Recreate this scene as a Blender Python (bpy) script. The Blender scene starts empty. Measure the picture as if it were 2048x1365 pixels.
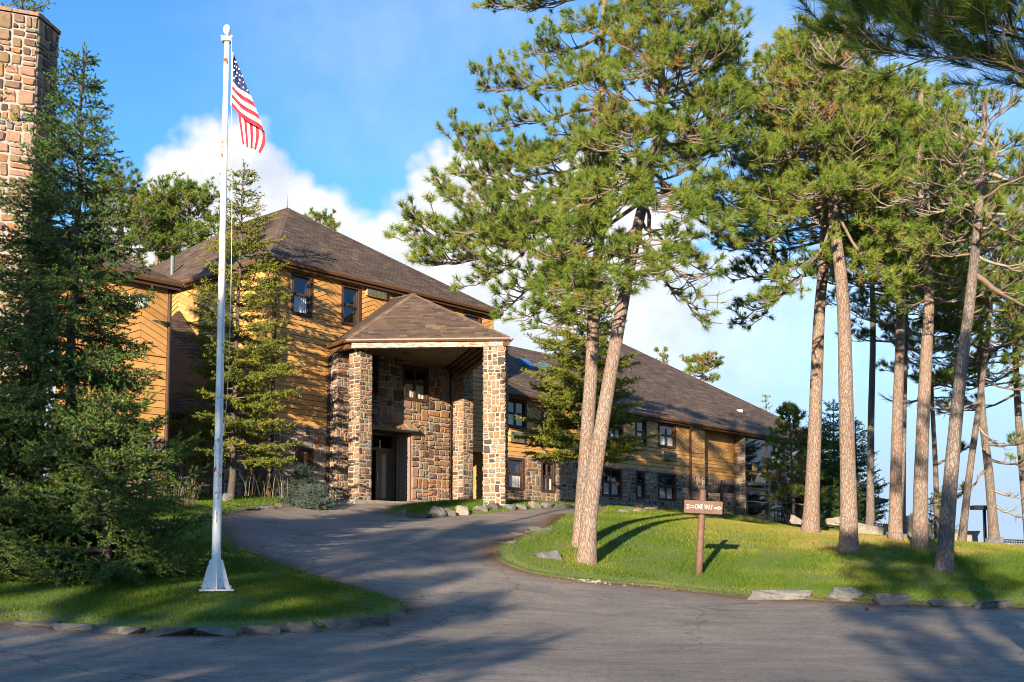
import bpy, bmesh, math, random
import numpy as np
from mathutils import Vector, Matrix
from mathutils.geometry import delaunay_2d_cdt

random.seed(11)
rng = np.random.default_rng(11)
PI = math.pi
R = math.radians
scene = bpy.context.scene
COL = scene.collection

# ------------------------------------------------------------------ camera
F = 2300.0          # focal length in pixels of the 2048 px wide photograph
YH = 1125.0         # eye level in the photograph
PITCH = R(5.0)
YP = YH - F * math.tan(PITCH)
cam = bpy.data.cameras.new('Camera')
cam_o = bpy.data.objects.new('Camera', cam)
COL.objects.link(cam_o)
cam.sensor_width = 36.0
cam.lens = 36.0 * F / 2048.0
cam.shift_y = (YP - 682.5) / 2048.0
cam.clip_start = 0.1
cam.clip_end = 6000.0
cam_o.location = (0, 0, 0)          # z = 0 is eye level; the road lies 1.6 m below
cam_o.rotation_euler = (PI / 2 + PITCH, 0, 0)
scene.camera = cam_o

# ------------------------------------------------------------------ light
SUN_AZ = R(16.0)        # the light travels towards (sin, cos) of this
SUN_EL = R(11.5)
sun = bpy.data.lights.new('Sun', 'SUN')
sun.energy = 5.0
sun.angle = R(0.55)
sun.color = (1.0, 0.84, 0.62)
sun_o = bpy.data.objects.new('Sun', sun)
COL.objects.link(sun_o)
ldir = Vector((math.sin(SUN_AZ) * math.cos(SUN_EL), math.cos(SUN_AZ) * math.cos(SUN_EL), -math.sin(SUN_EL)))
sun_o.rotation_euler = ldir.to_track_quat('-Z', 'Y').to_euler()
sun_o.location = (-8, -20, 20)

world = bpy.data.worlds.new('World')
scene.world = world
world.use_nodes = True
SKY_STRENGTH = 0.15
world.cycles.sampling_method = 'MANUAL'
world.cycles.sample_map_resolution = 256
scene.cycles.use_light_tree = False

def build_world():
    nt = world.node_tree
    N, L = nt.nodes, nt.links
    N.clear()
    def n(t, **k):
        o = N.new(t)
        for a, b in k.items():
            setattr(o, a, b)
        return o
    def mth(op, a, b=None, c=None, clamp=False):
        o = n('ShaderNodeMath', operation=op, use_clamp=clamp)
        for i, v in enumerate((a, b, c)):
            if v is None:
                continue
            if isinstance(v, (int, float)):
                o.inputs[i].default_value = v
            else:
                L.new(v, o.inputs[i])
        return o.outputs[0]
    out = n('ShaderNodeOutputWorld')
    bg = n('ShaderNodeBackground')
    bg.inputs['Strength'].default_value = SKY_STRENGTH
    sky = n('ShaderNodeTexSky', sky_type='NISHITA')
    sky.sun_disc = False
    sky.sun_elevation = SUN_EL
    sky.sun_rotation = SUN_AZ + PI
    sky.air_density = 1.0
    sky.dust_density = 0.3
    sky.ozone_density = 3.0
    tc = n('ShaderNodeTexCoord')
    sep = n('ShaderNodeSeparateXYZ')
    L.new(tc.outputs['Generated'], sep.inputs[0])
    x, y, z = sep.outputs
    az = mth('ARCTAN2', x, y)
    el = mth('ARCSINE', z)
    # height of the cloud bank round the horizon
    prof = n('ShaderNodeFloatCurve')
    azn = mth('MULTIPLY_ADD', az, 1 / (2 * PI), 0.5, clamp=True)
    L.new(azn, prof.inputs['Value'])
    cv = prof.mapping.curves[0]
    pts = [(-180, 14), (-120, 12), (-70, 15), (-40, 12), (-26, 14), (-21.5, 16.5), (-19.0, 19.4), (-16.4, 20.8), (-12.8, 20.6), (-10.2, 19.8),
           (-7.6, 19.0), (-5, 19.3), (-2.6, 20.4), (0.5, 21.2), (4.0, 21.6), (7.0, 20.0), (11, 17.0), (16, 15.5), (22, 14), (40, 13), (75, 15), (120, 11), (180, 14)]
    while len(cv.points) < len(pts):
        cv.points.new(0.5, 0.5)
    for p, (a, e) in zip(cv.points, pts):
        p.location = (0.5 + a / 360.0, e / 40.0)
        p.handle_type = 'AUTO'
    prof.mapping.update()
    top = mth('MULTIPLY', prof.outputs[0], R(40.0))
    # billows: noise in direction space
    def noise(scale, detail, rough, lac=2.0, off=0.0):
        o = n('ShaderNodeTexNoise')
        o.inputs['Scale'].default_value = scale
        o.inputs['Detail'].default_value = detail
        o.inputs['Roughness'].default_value = rough
        if off:
            mp = n('ShaderNodeMapping')
            mp.inputs['Location'].default_value = (off, off * 1.7, off * .6)
            L.new(tc.outputs['Generated'], mp.inputs[0])
            L.new(mp.outputs[0], o.inputs['Vector'])
        else:
            L.new(tc.outputs['Generated'], o.inputs['Vector'])
        return o.outputs['Fac']
    def billow(scale):
        v = n('ShaderNodeTexVoronoi', feature='F1')
        v.inputs['Scale'].default_value = scale
        warp = n('ShaderNodeTexNoise')
        warp.inputs['Scale'].default_value = scale * 1.3
        warp.inputs['Detail'].default_value = 3
        L.new(tc.outputs['Generated'], warp.inputs['Vector'])
        mx = n('ShaderNodeVectorMath', operation='MULTIPLY_ADD')
        L.new(warp.outputs['Color'], mx.inputs[0])
        mx.inputs[1].default_value = (0.6 / scale,) * 3
        L.new(tc.outputs['Generated'], mx.inputs[2])
        L.new(mx.outputs[0], v.inputs['Vector'])
        return v.outputs['Distance']
    b1, b2, b3 = billow(11), billow(30), billow(75)
    d = mth('SUBTRACT', top, el)
    d = mth('SUBTRACT', d, mth('MULTIPLY', mth('SUBTRACT', b1, 0.42), 0.075))
    d = mth('SUBTRACT', d, mth('MULTIPLY', mth('SUBTRACT', b2, 0.42), 0.032))
    d = mth('SUBTRACT', d, mth('MULTIPLY', mth('SUBTRACT', b3, 0.42), 0.014))
    core = n('ShaderNodeMapRange', interpolation_type='SMOOTHSTEP')
    core.inputs['From Min'].default_value = -0.008
    core.inputs['From Max'].default_value = 0.022
    L.new(d, core.inputs['Value'])
    # the cloud thins into pale haze low down and to the right
    low = n('ShaderNodeMapRange', interpolation_type='SMOOTHSTEP')
    low.inputs['From Min'].default_value = R(2.0)
    low.inputs['From Max'].default_value = R(15.0)
    low.inputs['To Min'].default_value = 0.72
    low.inputs['To Max'].default_value = 1.0
    L.new(el, low.inputs['Value'])
    side = n('ShaderNodeMapRange', interpolation_type='SMOOTHSTEP')
    side.inputs['From Min'].default_value = R(5)
    side.inputs['From Max'].default_value = R(17)
    side.inputs['To Min'].default_value = 1.0
    side.inputs['To Max'].default_value = 0.50
    L.new(az, side.inputs['Value'])
    soft = noise(7.0, 6, 0.62)
    softr = n('ShaderNodeMapRange', interpolation_type='SMOOTHSTEP')
    softr.inputs['From Min'].default_value = 0.30
    softr.inputs['From Max'].default_value = 0.60
    softr.inputs['To Min'].default_value = 0.45
    L.new(soft, softr.inputs['Value'])
    m1 = mth('MAXIMUM', low.outputs[0], mth('MULTIPLY', softr.outputs[0], 0.8))
    mask = mth('MULTIPLY', core.outputs[0], mth('MULTIPLY', m1, side.outputs[0]))
    # faint veil above the bank
    veil = n('ShaderNodeMapRange', interpolation_type='SMOOTHSTEP')
    veil.inputs['From Min'].default_value = 0.46
    veil.inputs['From Max'].default_value = 0.80
    veil.inputs['To Max'].default_value = 0.30
    L.new(noise(3.2, 5, 0.6, off=2.3), veil.inputs['Value'])
    mask = mth('MAXIMUM', mask, veil.outputs[0])
    # cloud brightness with soft relief
    rel = noise(16, 6, 0.6, off=1.1)
    ramp = n('ShaderNodeValToRGB')
    k = 1.0 / SKY_STRENGTH
    ramp.color_ramp.elements[0].position = 0.30
    ramp.color_ramp.elements[0].color = (0.70, 0.77, 0.90, 1)
    ramp.color_ramp.elements[1].position = 0.55
    ramp.color_ramp.elements[1].color = (0.98, 0.975, 0.97, 1)
    L.new(rel, ramp.inputs[0])
    sc = n('ShaderNodeVectorMath', operation='SCALE')
    L.new(ramp.outputs[0], sc.inputs[0])
    sc.inputs['Scale'].default_value = k * CLOUD_GAIN
    skyg = n('ShaderNodeVectorMath', operation='MULTIPLY')
    L.new(sky.outputs[0], skyg.inputs[0])
    skyg.inputs[1].default_value = SKY_TINT
    mix = n('ShaderNodeMix', data_type='RGBA')
    L.new(mask, mix.inputs['Factor'])
    L.new(skyg.outputs[0], mix.inputs['A'])
    L.new(sc.outputs[0], mix.inputs['B'])
    # pale haze along the horizon
    hz = n('ShaderNodeMapRange', interpolation_type='SMOOTHSTEP')
    hz.inputs['From Min'].default_value = R(2.0)
    hz.inputs['From Max'].default_value = R(13.0)
    hz.inputs['To Min'].default_value = 0.95
    hz.inputs['To Max'].default_value = 0.0
    L.new(el, hz.inputs['Value'])
    mix2 = n('ShaderNodeMix', data_type='RGBA')
    L.new(hz.outputs[0], mix2.inputs['Factor'])
    L.new(mix.outputs['Result'], mix2.inputs['A'])
    mix2.inputs['B'].default_value = (*(v * k * CLOUD_GAIN for v in HAZE), 1)
    L.new(mix2.outputs['Result'], bg.inputs['Color'])
    L.new(bg.outputs[0], out.inputs[0])

CLOUD_GAIN = 0.45
SKY_TINT = (0.40, 0.68, 0.88)
HAZE = (0.50, 0.66, 0.90)
build_world()

vs = scene.view_settings
vs.view_transform = 'Standard'
vs.look = 'None'
vs.exposure = 1.27
vs.gamma = 1.0
vs.use_curve_mapping = False
scene.render.engine = 'CYCLES'
scene.cycles.filter_width = 1.0
scene.cycles.max_bounces = 3
scene.cycles.diffuse_bounces = 2
scene.cycles.glossy_bounces = 2
scene.cycles.transmission_bounces = 2
scene.cycles.transparent_max_bounces = 6
scene.cycles.caustics_reflective = False
scene.cycles.caustics_refractive = False

# ------------------------------------------------------------------ measuring helpers
_c, _s = math.cos(PITCH), math.sin(PITCH)
def ray(px, py):
    yc = (YP - py) / F
    d = ((px - 1024.0) / F, _c - _s * yc, _s + _c * yc)
    return (d[0] / d[1], 1.0, d[2] / d[1])
def at(px, py, Z):
    """the place Z metres ahead that the photograph shows at that pixel"""
    r = ray(px, py)
    return Vector((r[0] * Z, Z, r[2] * Z))

# front of the lodge: s runs along it (to the right and back), t out of it, z up
TH = math.atan2(2036.0, F)
DV = Vector((math.sin(TH), math.cos(TH)))
NV = Vector((math.cos(TH), -math.sin(TH)))
OV = Vector(((750 - 1024) / F * 42.5, 42.5))
def W(s, t, z):
    return Vector((OV.x + DV.x * s + NV.x * t, OV.y + DV.y * s + NV.y * t, z))
def FP(px, py, t=0.0):
    """pixel -> (s, z) on the plane t of the front"""
    r = ray(px, py)
    k = (OV.x * NV.x + OV.y * NV.y + t) / (r[0] * NV.x + r[1] * NV.y)
    x, y, z = r[0] * k, k, r[2] * k
    return ((x - OV.x) * DV.x + (y - OV.y) * DV.y, z)
def TP(px, py, s=0.0):
    """pixel -> (t, z) on the plane s across the front"""
    r = ray(px, py)
    k = (OV.x * DV.x + OV.y * DV.y + s) / (r[0] * DV.x + r[1] * DV.y)
    x, y, z = r[0] * k, k, r[2] * k
    return ((x - OV.x) * NV.x + (y - OV.y) * NV.y, z)

# ------------------------------------------------------------------ object helpers
def setp(o, label=None, cat=None, group=None, kind=None):
    if label: o['label'] = label
    if cat: o['category'] = cat
    if group: o['group'] = group
    if kind: o['kind'] = kind
    return o
def link(o, parent=None):
    COL.objects.link(o)
    if parent is not None:
        o.parent = parent
        o.matrix_parent_inverse = PINV.get(parent.name, Matrix.Identity(4))
    return o
PINV = {}
def thing(name, loc, label, cat, group=None):
    o = bpy.data.objects.new(name, None)
    o.empty_display_size = 0.2
    o.location = loc
    COL.objects.link(o)
    PINV[o.name] = Matrix.Translation(-Vector(loc))
    setp(o, label, cat, group)
    return o

class MB:
    """collects faces in world coordinates and links them as one mesh object"""
    def __init__(self):
        self.v, self.f, self.mi = [], [], []
    def face(self, pts, mi=0):
        b = len(self.v)
        self.v.extend(tuple(p) for p in pts)
        self.f.append(tuple(range(b, b + len(pts))))
        self.mi.append(mi)
    def prism(self, ring, off, mi=0, cap0=True):
        """ring of points extruded by the vector off"""
        b = len(self.v)
        n = len(ring)
        off = Vector(off)
        self.v.extend(tuple(p) for p in ring)
        self.v.extend(tuple(Vector(p) + off) for p in ring)
        for i in range(n):
            j = (i + 1) % n
            self.f.append((b + i, b + j, b + n + j, b + n + i)); self.mi.append(mi)
        self.f.append(tuple(b + n + i for i in range(n))); self.mi.append(mi)
        if cap0:
            self.f.append(tuple(b + n - 1 - i for i in range(n))); self.mi.append(mi)
    def box(self, c, ax, ay, az, mi=0):
        """box round c with half-axis vectors"""
        c, ax, ay, az = Vector(c), Vector(ax), Vector(ay), Vector(az)
        self.prism([c - ax - ay - az, c + ax - ay - az, c + ax + ay - az, c - ax + ay - az], az * 2, mi)
    def fbox(self, s0, s1, t0, t1, z0, z1, mi=0):
        """box aligned with the front of the lodge"""
        self.prism([W(s0, t0, z0), W(s1, t0, z0), W(s1, t1, z0), W(s0, t1, z0)], (0, 0, z1 - z0), mi)
    def bar(self, p0, p1, w, h, up=(0, 0, 1), mi=0):
        p0, p1 = Vector(p0), Vector(p1)
        d = (p1 - p0).normalized()
        sd = d.cross(Vector(up)).normalized()
        u = sd.cross(d)
        a, b = sd * (w / 2), u * (h / 2)
        self.prism([p0 - a - b, p0 + a - b, p0 + a + b, p0 - a + b], p1 - p0, mi)
    def tube(self, pts, rads, n=10, mi=0, cap=True):
        pts = [Vector(p) for p in pts]
        b = len(self.v)
        ref = Vector((0.31, 0.9, 0.17))
        for i, p in enumerate(pts):
            d = (pts[min(i + 1, len(pts) - 1)] - pts[max(i - 1, 0)]).normalized()
            a = d.cross(ref).normalized()
            c = d.cross(a)
            r = rads[i] if not isinstance(rads, (int, float)) else rads
            for k in range(n):
                an = 2 * PI * k / n
                self.v.append(tuple(p + a * (r * math.cos(an)) + c * (r * math.sin(an))))
        for i in range(len(pts) - 1):
            for k in range(n):
                k2 = (k + 1) % n
                self.f.append((b + i * n + k, b + i * n + k2, b + (i + 1) * n + k2, b + (i + 1) * n + k)); self.mi.append(mi)
        if cap:
            self.f.append(tuple(b + k for k in range(n))[::-1]); self.mi.append(mi)
            e = b + (len(pts) - 1) * n
            self.f.append(tuple(e + k for k in range(n))); self.mi.append(mi)
    def build(self, name, mats, parent=None, smooth=False, **props):
        me = bpy.data.meshes.new(name)
        me.from_pydata(self.v, [], self.f)
        if not isinstance(mats, (list, tuple)):
            mats = [mats]
        for m in mats:
            me.materials.append(m)
        if len(mats) > 1:
            me.polygons.foreach_set('material_index', self.mi)
        bm = bmesh.new(); bm.from_mesh(me)
        bmesh.ops.recalc_face_normals(bm, faces=bm.faces)
        bm.to_mesh(me); bm.free()
        if smooth:
            me.polygons.foreach_set('use_smooth', [True] * len(me.polygons))
        me.update()
        o = bpy.data.objects.new(name, me)
        link(o, parent)
        setp(o, **props)
        return o

def np_mesh(name, verts, faces, mat, parent=None, tint=None, smooth=False, **props):
    """verts (N,3), faces (M,k) numpy -> one mesh object, quickly"""
    me = bpy.data.meshes.new(name)
    nv, (nf, k) = len(verts), faces.shape
    me.vertices.add(nv)
    me.vertices.foreach_set('co', np.ascontiguousarray(verts, dtype=np.float32).ravel())
    me.loops.add(nf * k)
    me.loops.foreach_set('vertex_index', np.ascontiguousarray(faces, dtype=np.int32).ravel())
    me.polygons.add(nf)
    me.polygons.foreach_set('loop_start', np.arange(0, nf * k, k, dtype=np.int32))
    if smooth:
        me.polygons.foreach_set('use_smooth', np.ones(nf, dtype=bool))
    if tint is not None:
        a = me.attributes.new('tint', 'FLOAT', 'POINT')
        a.data.foreach_set('value', np.ascontiguousarray(tint, dtype=np.float32))
    me.update(calc_edges=True)
    me.materials.append(mat)
    o = bpy.data.objects.new(name, me)
    link(o, parent)
    setp(o, **props)
    return o

# ------------------------------------------------------------------ materials
def new_mat(name):
    m = bpy.data.materials.new(name)
    m.use_nodes = True
    nt = m.node_tree
    b = nt.nodes['Principled BSDF']
    return m, nt, b
def nd(nt, t, **k):
    o = nt.nodes.new(t)
    for a, b in k.items():
        if a.startswith('i_'):
            o.inputs[a[2:]].default_value = b
        else:
            setattr(o, a, b)
    return o
def ramp(nt, fac, stops, interp='LINEAR'):
    r = nt.nodes.new('ShaderNodeValToRGB')
    cr = r.color_ramp
    cr.interpolation = interp
    while len(cr.elements) < len(stops):
        cr.elements.new(0.5)
    for e, (p, c) in zip(cr.elements, stops):
        e.position = p
        e.color = (*c, 1)
    nt.links.new(fac, r.inputs[0])
    return r.outputs[0]
def coords(nt, scale=(1, 1, 1), kind='Object'):
    tc = nt.nodes.new('ShaderNodeTexCoord')
    mp = nt.nodes.new('ShaderNodeMapping')
    mp.inputs['Scale'].default_value = scale
    nt.links.new(tc.outputs[kind], mp.inputs[0])
    return mp.outputs[0]
def noise(nt, vec, scale, detail=4, rough=0.55, dist=0.0):
    o = nd(nt, 'ShaderNodeTexNoise')
    o.inputs['Scale'].default_value = scale
    o.inputs['Detail'].default_value = detail
    o.inputs['Roughness'].default_value = rough
    o.inputs['Distortion'].default_value = dist
    nt.links.new(vec, o.inputs['Vector'])
    return o.outputs['Fac']
def mixc(nt, fac, a, b, mode='MIX'):
    o = nd(nt, 'ShaderNodeMix', data_type='RGBA', blend_type=mode)
    for s, v in (('Factor', fac), ('A', a), ('B', b)):
        if isinstance(v, (int, float)):
            o.inputs[s].default_value = v
        elif isinstance(v, tuple):
            o.inputs[s].default_value = (*v, 1)
        else:
            nt.links.new(v, o.inputs[s])
    return o.outputs['Result']
def mth(nt, op, a, b=None, clamp=False):
    o = nd(nt, 'ShaderNodeMath', operation=op, use_clamp=clamp)
    for i, v in enumerate((a, b)):
        if v is None: continue
        if isinstance(v, (int, float)): o.inputs[i].default_value = v
        else: nt.links.new(v, o.inputs[i])
    return o.outputs[0]
def bump(nt, b, h, strength=0.4, dist=0.01):
    o = nd(nt, 'ShaderNodeBump')
    o.inputs['Strength'].default_value = strength
    o.inputs['Distance'].default_value = dist
    nt.links.new(h, o.inputs['Height'])
    nt.links.new(o.outputs[0], b.inputs['Normal'])
def attr(nt, name='tint'):
    return nd(nt, 'ShaderNodeAttribute', attribute_name=name).outputs['Fac']

M = {}
def simple(name, col, rough=0.6, metal=0.0, var=0.0, scale=6.0, spec=0.4):
    m, nt, b = new_mat(name)
    b.inputs['Roughness'].default_value = rough
    b.inputs['Metallic'].default_value = metal
    b.inputs['Specular IOR Level'].default_value = spec
    if var:
        v = coords(nt)
        nz = noise(nt, v, scale, 5, 0.6)
        c = ramp(nt, nz, [(0.25, tuple(x * (1 - var) for x in col)), (0.75, tuple(min(1, x * (1 + var)) for x in col))])
        nt.links.new(c, b.inputs['Base Color'])
    else:
        b.inputs['Base Color'].default_value = (*col, 1)
    M[name] = m
    return m

simple('trim', (0.060, 0.028, 0.018), 0.75, var=0.25)
simple('gutter', (0.135, 0.068, 0.032), 0.45, var=0.2)
simple('soffit', (0.10, 0.062, 0.035), 0.7, var=0.2)
simple('ceiling', (0.16, 0.11, 0.065), 0.7, var=0.2)
simple('dark_room', (0.02, 0.018, 0.016), 0.9)
simple('curtain', (0.62, 0.58, 0.50), 0.9, var=0.12, scale=14)
simple('black_metal', (0.015, 0.016, 0.02), 0.45, var=0.2)
simple('ac_grille', (0.17, 0.16, 0.105), 0.6, var=0.35, scale=9)
simple('ac_case', (0.36, 0.28, 0.16), 0.5, var=0.1)
simple('white_metal', (0.72, 0.72, 0.70), 0.4, var=0.06)
simple('lamp_glass', (0.62, 0.63, 0.58), 0.25)
simple('lamp_cap', (0.30, 0.33, 0.33), 0.4)
simple('blue_plastic', (0.05, 0.22, 0.55), 0.4)
simple('bronze', (0.16, 0.115, 0.075), 0.35, metal=0.3, var=0.15)
simple('jamb', (0.33, 0.24, 0.19), 0.45, var=0.15)
simple('sign_brown', (0.150, 0.080, 0.056), 0.7, var=0.28, scale=11)
simple('sign_dark', (0.035, 0.026, 0.022), 0.8, var=0.3)
simple('sign_white', (0.47, 0.50, 0.46), 0.7, var=0.15, scale=30)
simple('steel', (0.45, 0.46, 0.47), 0.3, metal=0.8)
simple('rope', (0.45, 0.43, 0.38), 0.8)
simple('flag_red', (0.56, 0.018, 0.035), 0.75)
simple('flag_white', (0.78, 0.77, 0.75), 0.75)
simple('flag_blue', (0.018, 0.032, 0.115), 0.75)
simple('chair_wood', (0.45, 0.26, 0.09), 0.5, var=0.2)
simple('red_wall', (0.28, 0.02, 0.025), 0.8)
simple('tan_wall', (0.42, 0.33, 0.22), 0.8)
simple('mulch', (0.10, 0.07, 0.045), 0.95, var=0.4)
simple('dry_stem', (0.42, 0.34, 0.22), 0.8, var=0.3, scale=3)
simple('pipe_green', (0.12, 0.14, 0.12), 0.5)
simple('skylight', (0.05, 0.16, 0.38), 0.08, spec=0.8)
simple('chip', (0.62, 0.52, 0.40), 0.8, var=0.3, scale=5)
simple('cone_brown', (0.17, 0.06, 0.03), 0.8, var=0.3, scale=20)

def m_stone():
    m, nt, b = new_mat('field_stone')
    t = attr(nt)
    v = coords(nt)
    base = ramp(nt, t, [(0.0, (0.075, 0.050, 0.036)), (0.09, (0.150, 0.086, 0.050)), (0.25, (0.225, 0.148, 0.082)), (0.40, (0.305, 0.155, 0.070)),
                        (0.53, (0.265, 0.165, 0.100)), (0.64, (0.340, 0.190, 0.130)), (0.75, (0.295, 0.215, 0.145)), (0.84, (0.205, 0.125, 0.095)), (0.94, (0.18, 0.165, 0.145)), (1.0, (0.38, 0.175, 0.080))], 'CONSTANT')
    n1 = noise(nt, v, 5.0, 6, 0.65, 0.4)
    n2 = noise(nt, v, 26.0, 5, 0.7)
    c = mixc(nt, 1.0, base, ramp(nt, n1, [(0.25, (0.62, 0.6, 0.58)), (0.5, (1, 1, 1)), (0.78, (1.35, 1.22, 1.08))]), 'MULTIPLY')
    c = mixc(nt, 1.0, c, ramp(nt, n2, [(0.3, (0.74, 0.74, 0.74)), (0.65, (1.12, 1.12, 1.12))]), 'MULTIPLY')
    nt.links.new(c, b.inputs['Base Color'])
    b.inputs['Roughness'].default_value = 0.82
    h = mth(nt, 'ADD', mth(nt, 'MULTIPLY', n1, 1.4), n2)
    bump(nt, b, h, 0.8, 0.022)
    return m
M['stone'] = m_stone()

def m_mortar():
    m, nt, b = new_mat('mortar')
    v = coords(nt)
    n1 = noise(nt, v, 9, 6, 0.7)
    nt.links.new(ramp(nt, n1, [(0.3, (0.25, 0.22, 0.185)), (0.7, (0.42, 0.38, 0.325))]), b.inputs['Base Color'])
    b.inputs['Roughness'].default_value = 0.95
    bump(nt, b, n1, 0.6, 0.02)
    return m
M['mortar'] = m_mortar()

def m_siding():
    m, nt, b = new_mat('stained_siding')
    t = attr(nt)
    v = coords(nt)
    base = ramp(nt, t, [(0.0, (0.47, 0.235, 0.066)), (0.35, (0.56, 0.290, 0.084)), (0.7, (0.62, 0.330, 0.100)), (1.0, (0.52, 0.270, 0.088))])
    n1 = noise(nt, v, 0.8, 6, 0.68)
    g = noise(nt, coords(nt, (7, 7, 60)), 1.0, 4, 0.6, 0.6)
    c = mixc(nt, 1.0, base, ramp(nt, n1, [(0.3, (0.68, 0.64, 0.60)), (0.45, (0.95, 0.95, 0.95)), (0.7, (1.12, 1.12, 1.14))]), 'MULTIPLY')
    c = mixc(nt, 1.0, c, ramp(nt, g, [(0.3, (0.84, 0.82, 0.8)), (0.6, (1.04, 1.04, 1.04))]), 'MULTIPLY')
    nt.links.new(c, b.inputs['Base Color'])
    b.inputs['Roughness'].default_value = 0.62
    bump(nt, b, g, 0.15, 0.004)
    return m
M['siding'] = m_siding()

def m_shingle():
    m, nt, b = new_mat('asphalt_shingle')
    t = attr(nt)
    v = coords(nt)
    base = ramp(nt, t, [(0.0, (0.062, 0.039, 0.028)), (0.3, (0.096, 0.062, 0.044)), (0.6, (0.128, 0.084, 0.057)), (0.85, (0.168, 0.112, 0.072)), (1.0, (0.215, 0.144, 0.088))])
    n1 = noise(nt, v, 0.7, 4, 0.6)
    n2 = noise(nt, v, 70, 3, 0.7)
    c = mixc(nt, 1.0, base, ramp(nt, n1, [(0.3, (0.78, 0.78, 0.8)), (0.7, (1.12, 1.1, 1.08))]), 'MULTIPLY')
    c = mixc(nt, 1.0, c, ramp(nt, n2, [(0.3, (0.75, 0.75, 0.75)), (0.7, (1.15, 1.15, 1.15))]), 'MULTIPLY')
    nt.links.new(c, b.inputs['Base Color'])
    b.inputs['Roughness'].default_value = 0.9
    bump(nt, b, n2, 0.4, 0.004)
    return m
M['shingle'] = m_shingle()

def m_beam():
    m, nt, b = new_mat('peeling_beam')
    v = coords(nt, (1.2, 1.2, 9))
    n1 = noise(nt, v, 3.5, 7, 0.72, 0.8)
    nt.links.new(ramp(nt, n1, [(0.40, (0.17, 0.095, 0.065)), (0.50, (0.33, 0.26, 0.21)), (0.58, (0.60, 0.55, 0.48))]), b.inputs['Base Color'])
    b.inputs['Roughness'].default_value = 0.8
    bump(nt, b, n1, 0.3, 0.006)
    return m
M['beam'] = m_beam()

def m_glass():
    m, nt, b = new_mat('window_glass')
    nt.nodes.remove(b)
    out = nt.nodes['Material Output']
    gl = nd(nt, 'ShaderNodeBsdfGlossy')
    gl.inputs['Roughness'].default_value = 0.015
    gl.inputs['Color'].default_value = (0.9, 0.94, 1.0, 1)
    tr = nd(nt, 'ShaderNodeBsdfTransparent')
    tr.inputs['Color'].default_value = (0.90, 0.92, 0.92, 1)
    lw = nd(nt, 'ShaderNodeLayerWeight')
    lw.inputs['Blend'].default_value = 0.5
    v = coords(nt)
    nz = noise(nt, v, 1.3, 2, 0.5)
    bp = nd(nt, 'ShaderNodeBump')
    bp.inputs['Strength'].default_value = 0.06
    bp.inputs['Distance'].default_value = 0.05
    nt.links.new(nz, bp.inputs['Height'])
    nt.links.new(bp.outputs[0], gl.inputs['Normal'])
    fac = mth(nt, 'ADD', mth(nt, 'MULTIPLY', mth(nt, 'POWER', lw.outputs['Facing'], 4.0), 0.9), 0.085, clamp=True)
    mx = nd(nt, 'ShaderNodeMixShader')
    nt.links.new(fac, mx.inputs[0])
    nt.links.new(tr.outputs[0], mx.inputs[1])
    nt.links.new(gl.outputs[0], mx.inputs[2])
    nt.links.new(mx.outputs[0], out.inputs[0])
    return m
M['glass'] = m_glass()

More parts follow.
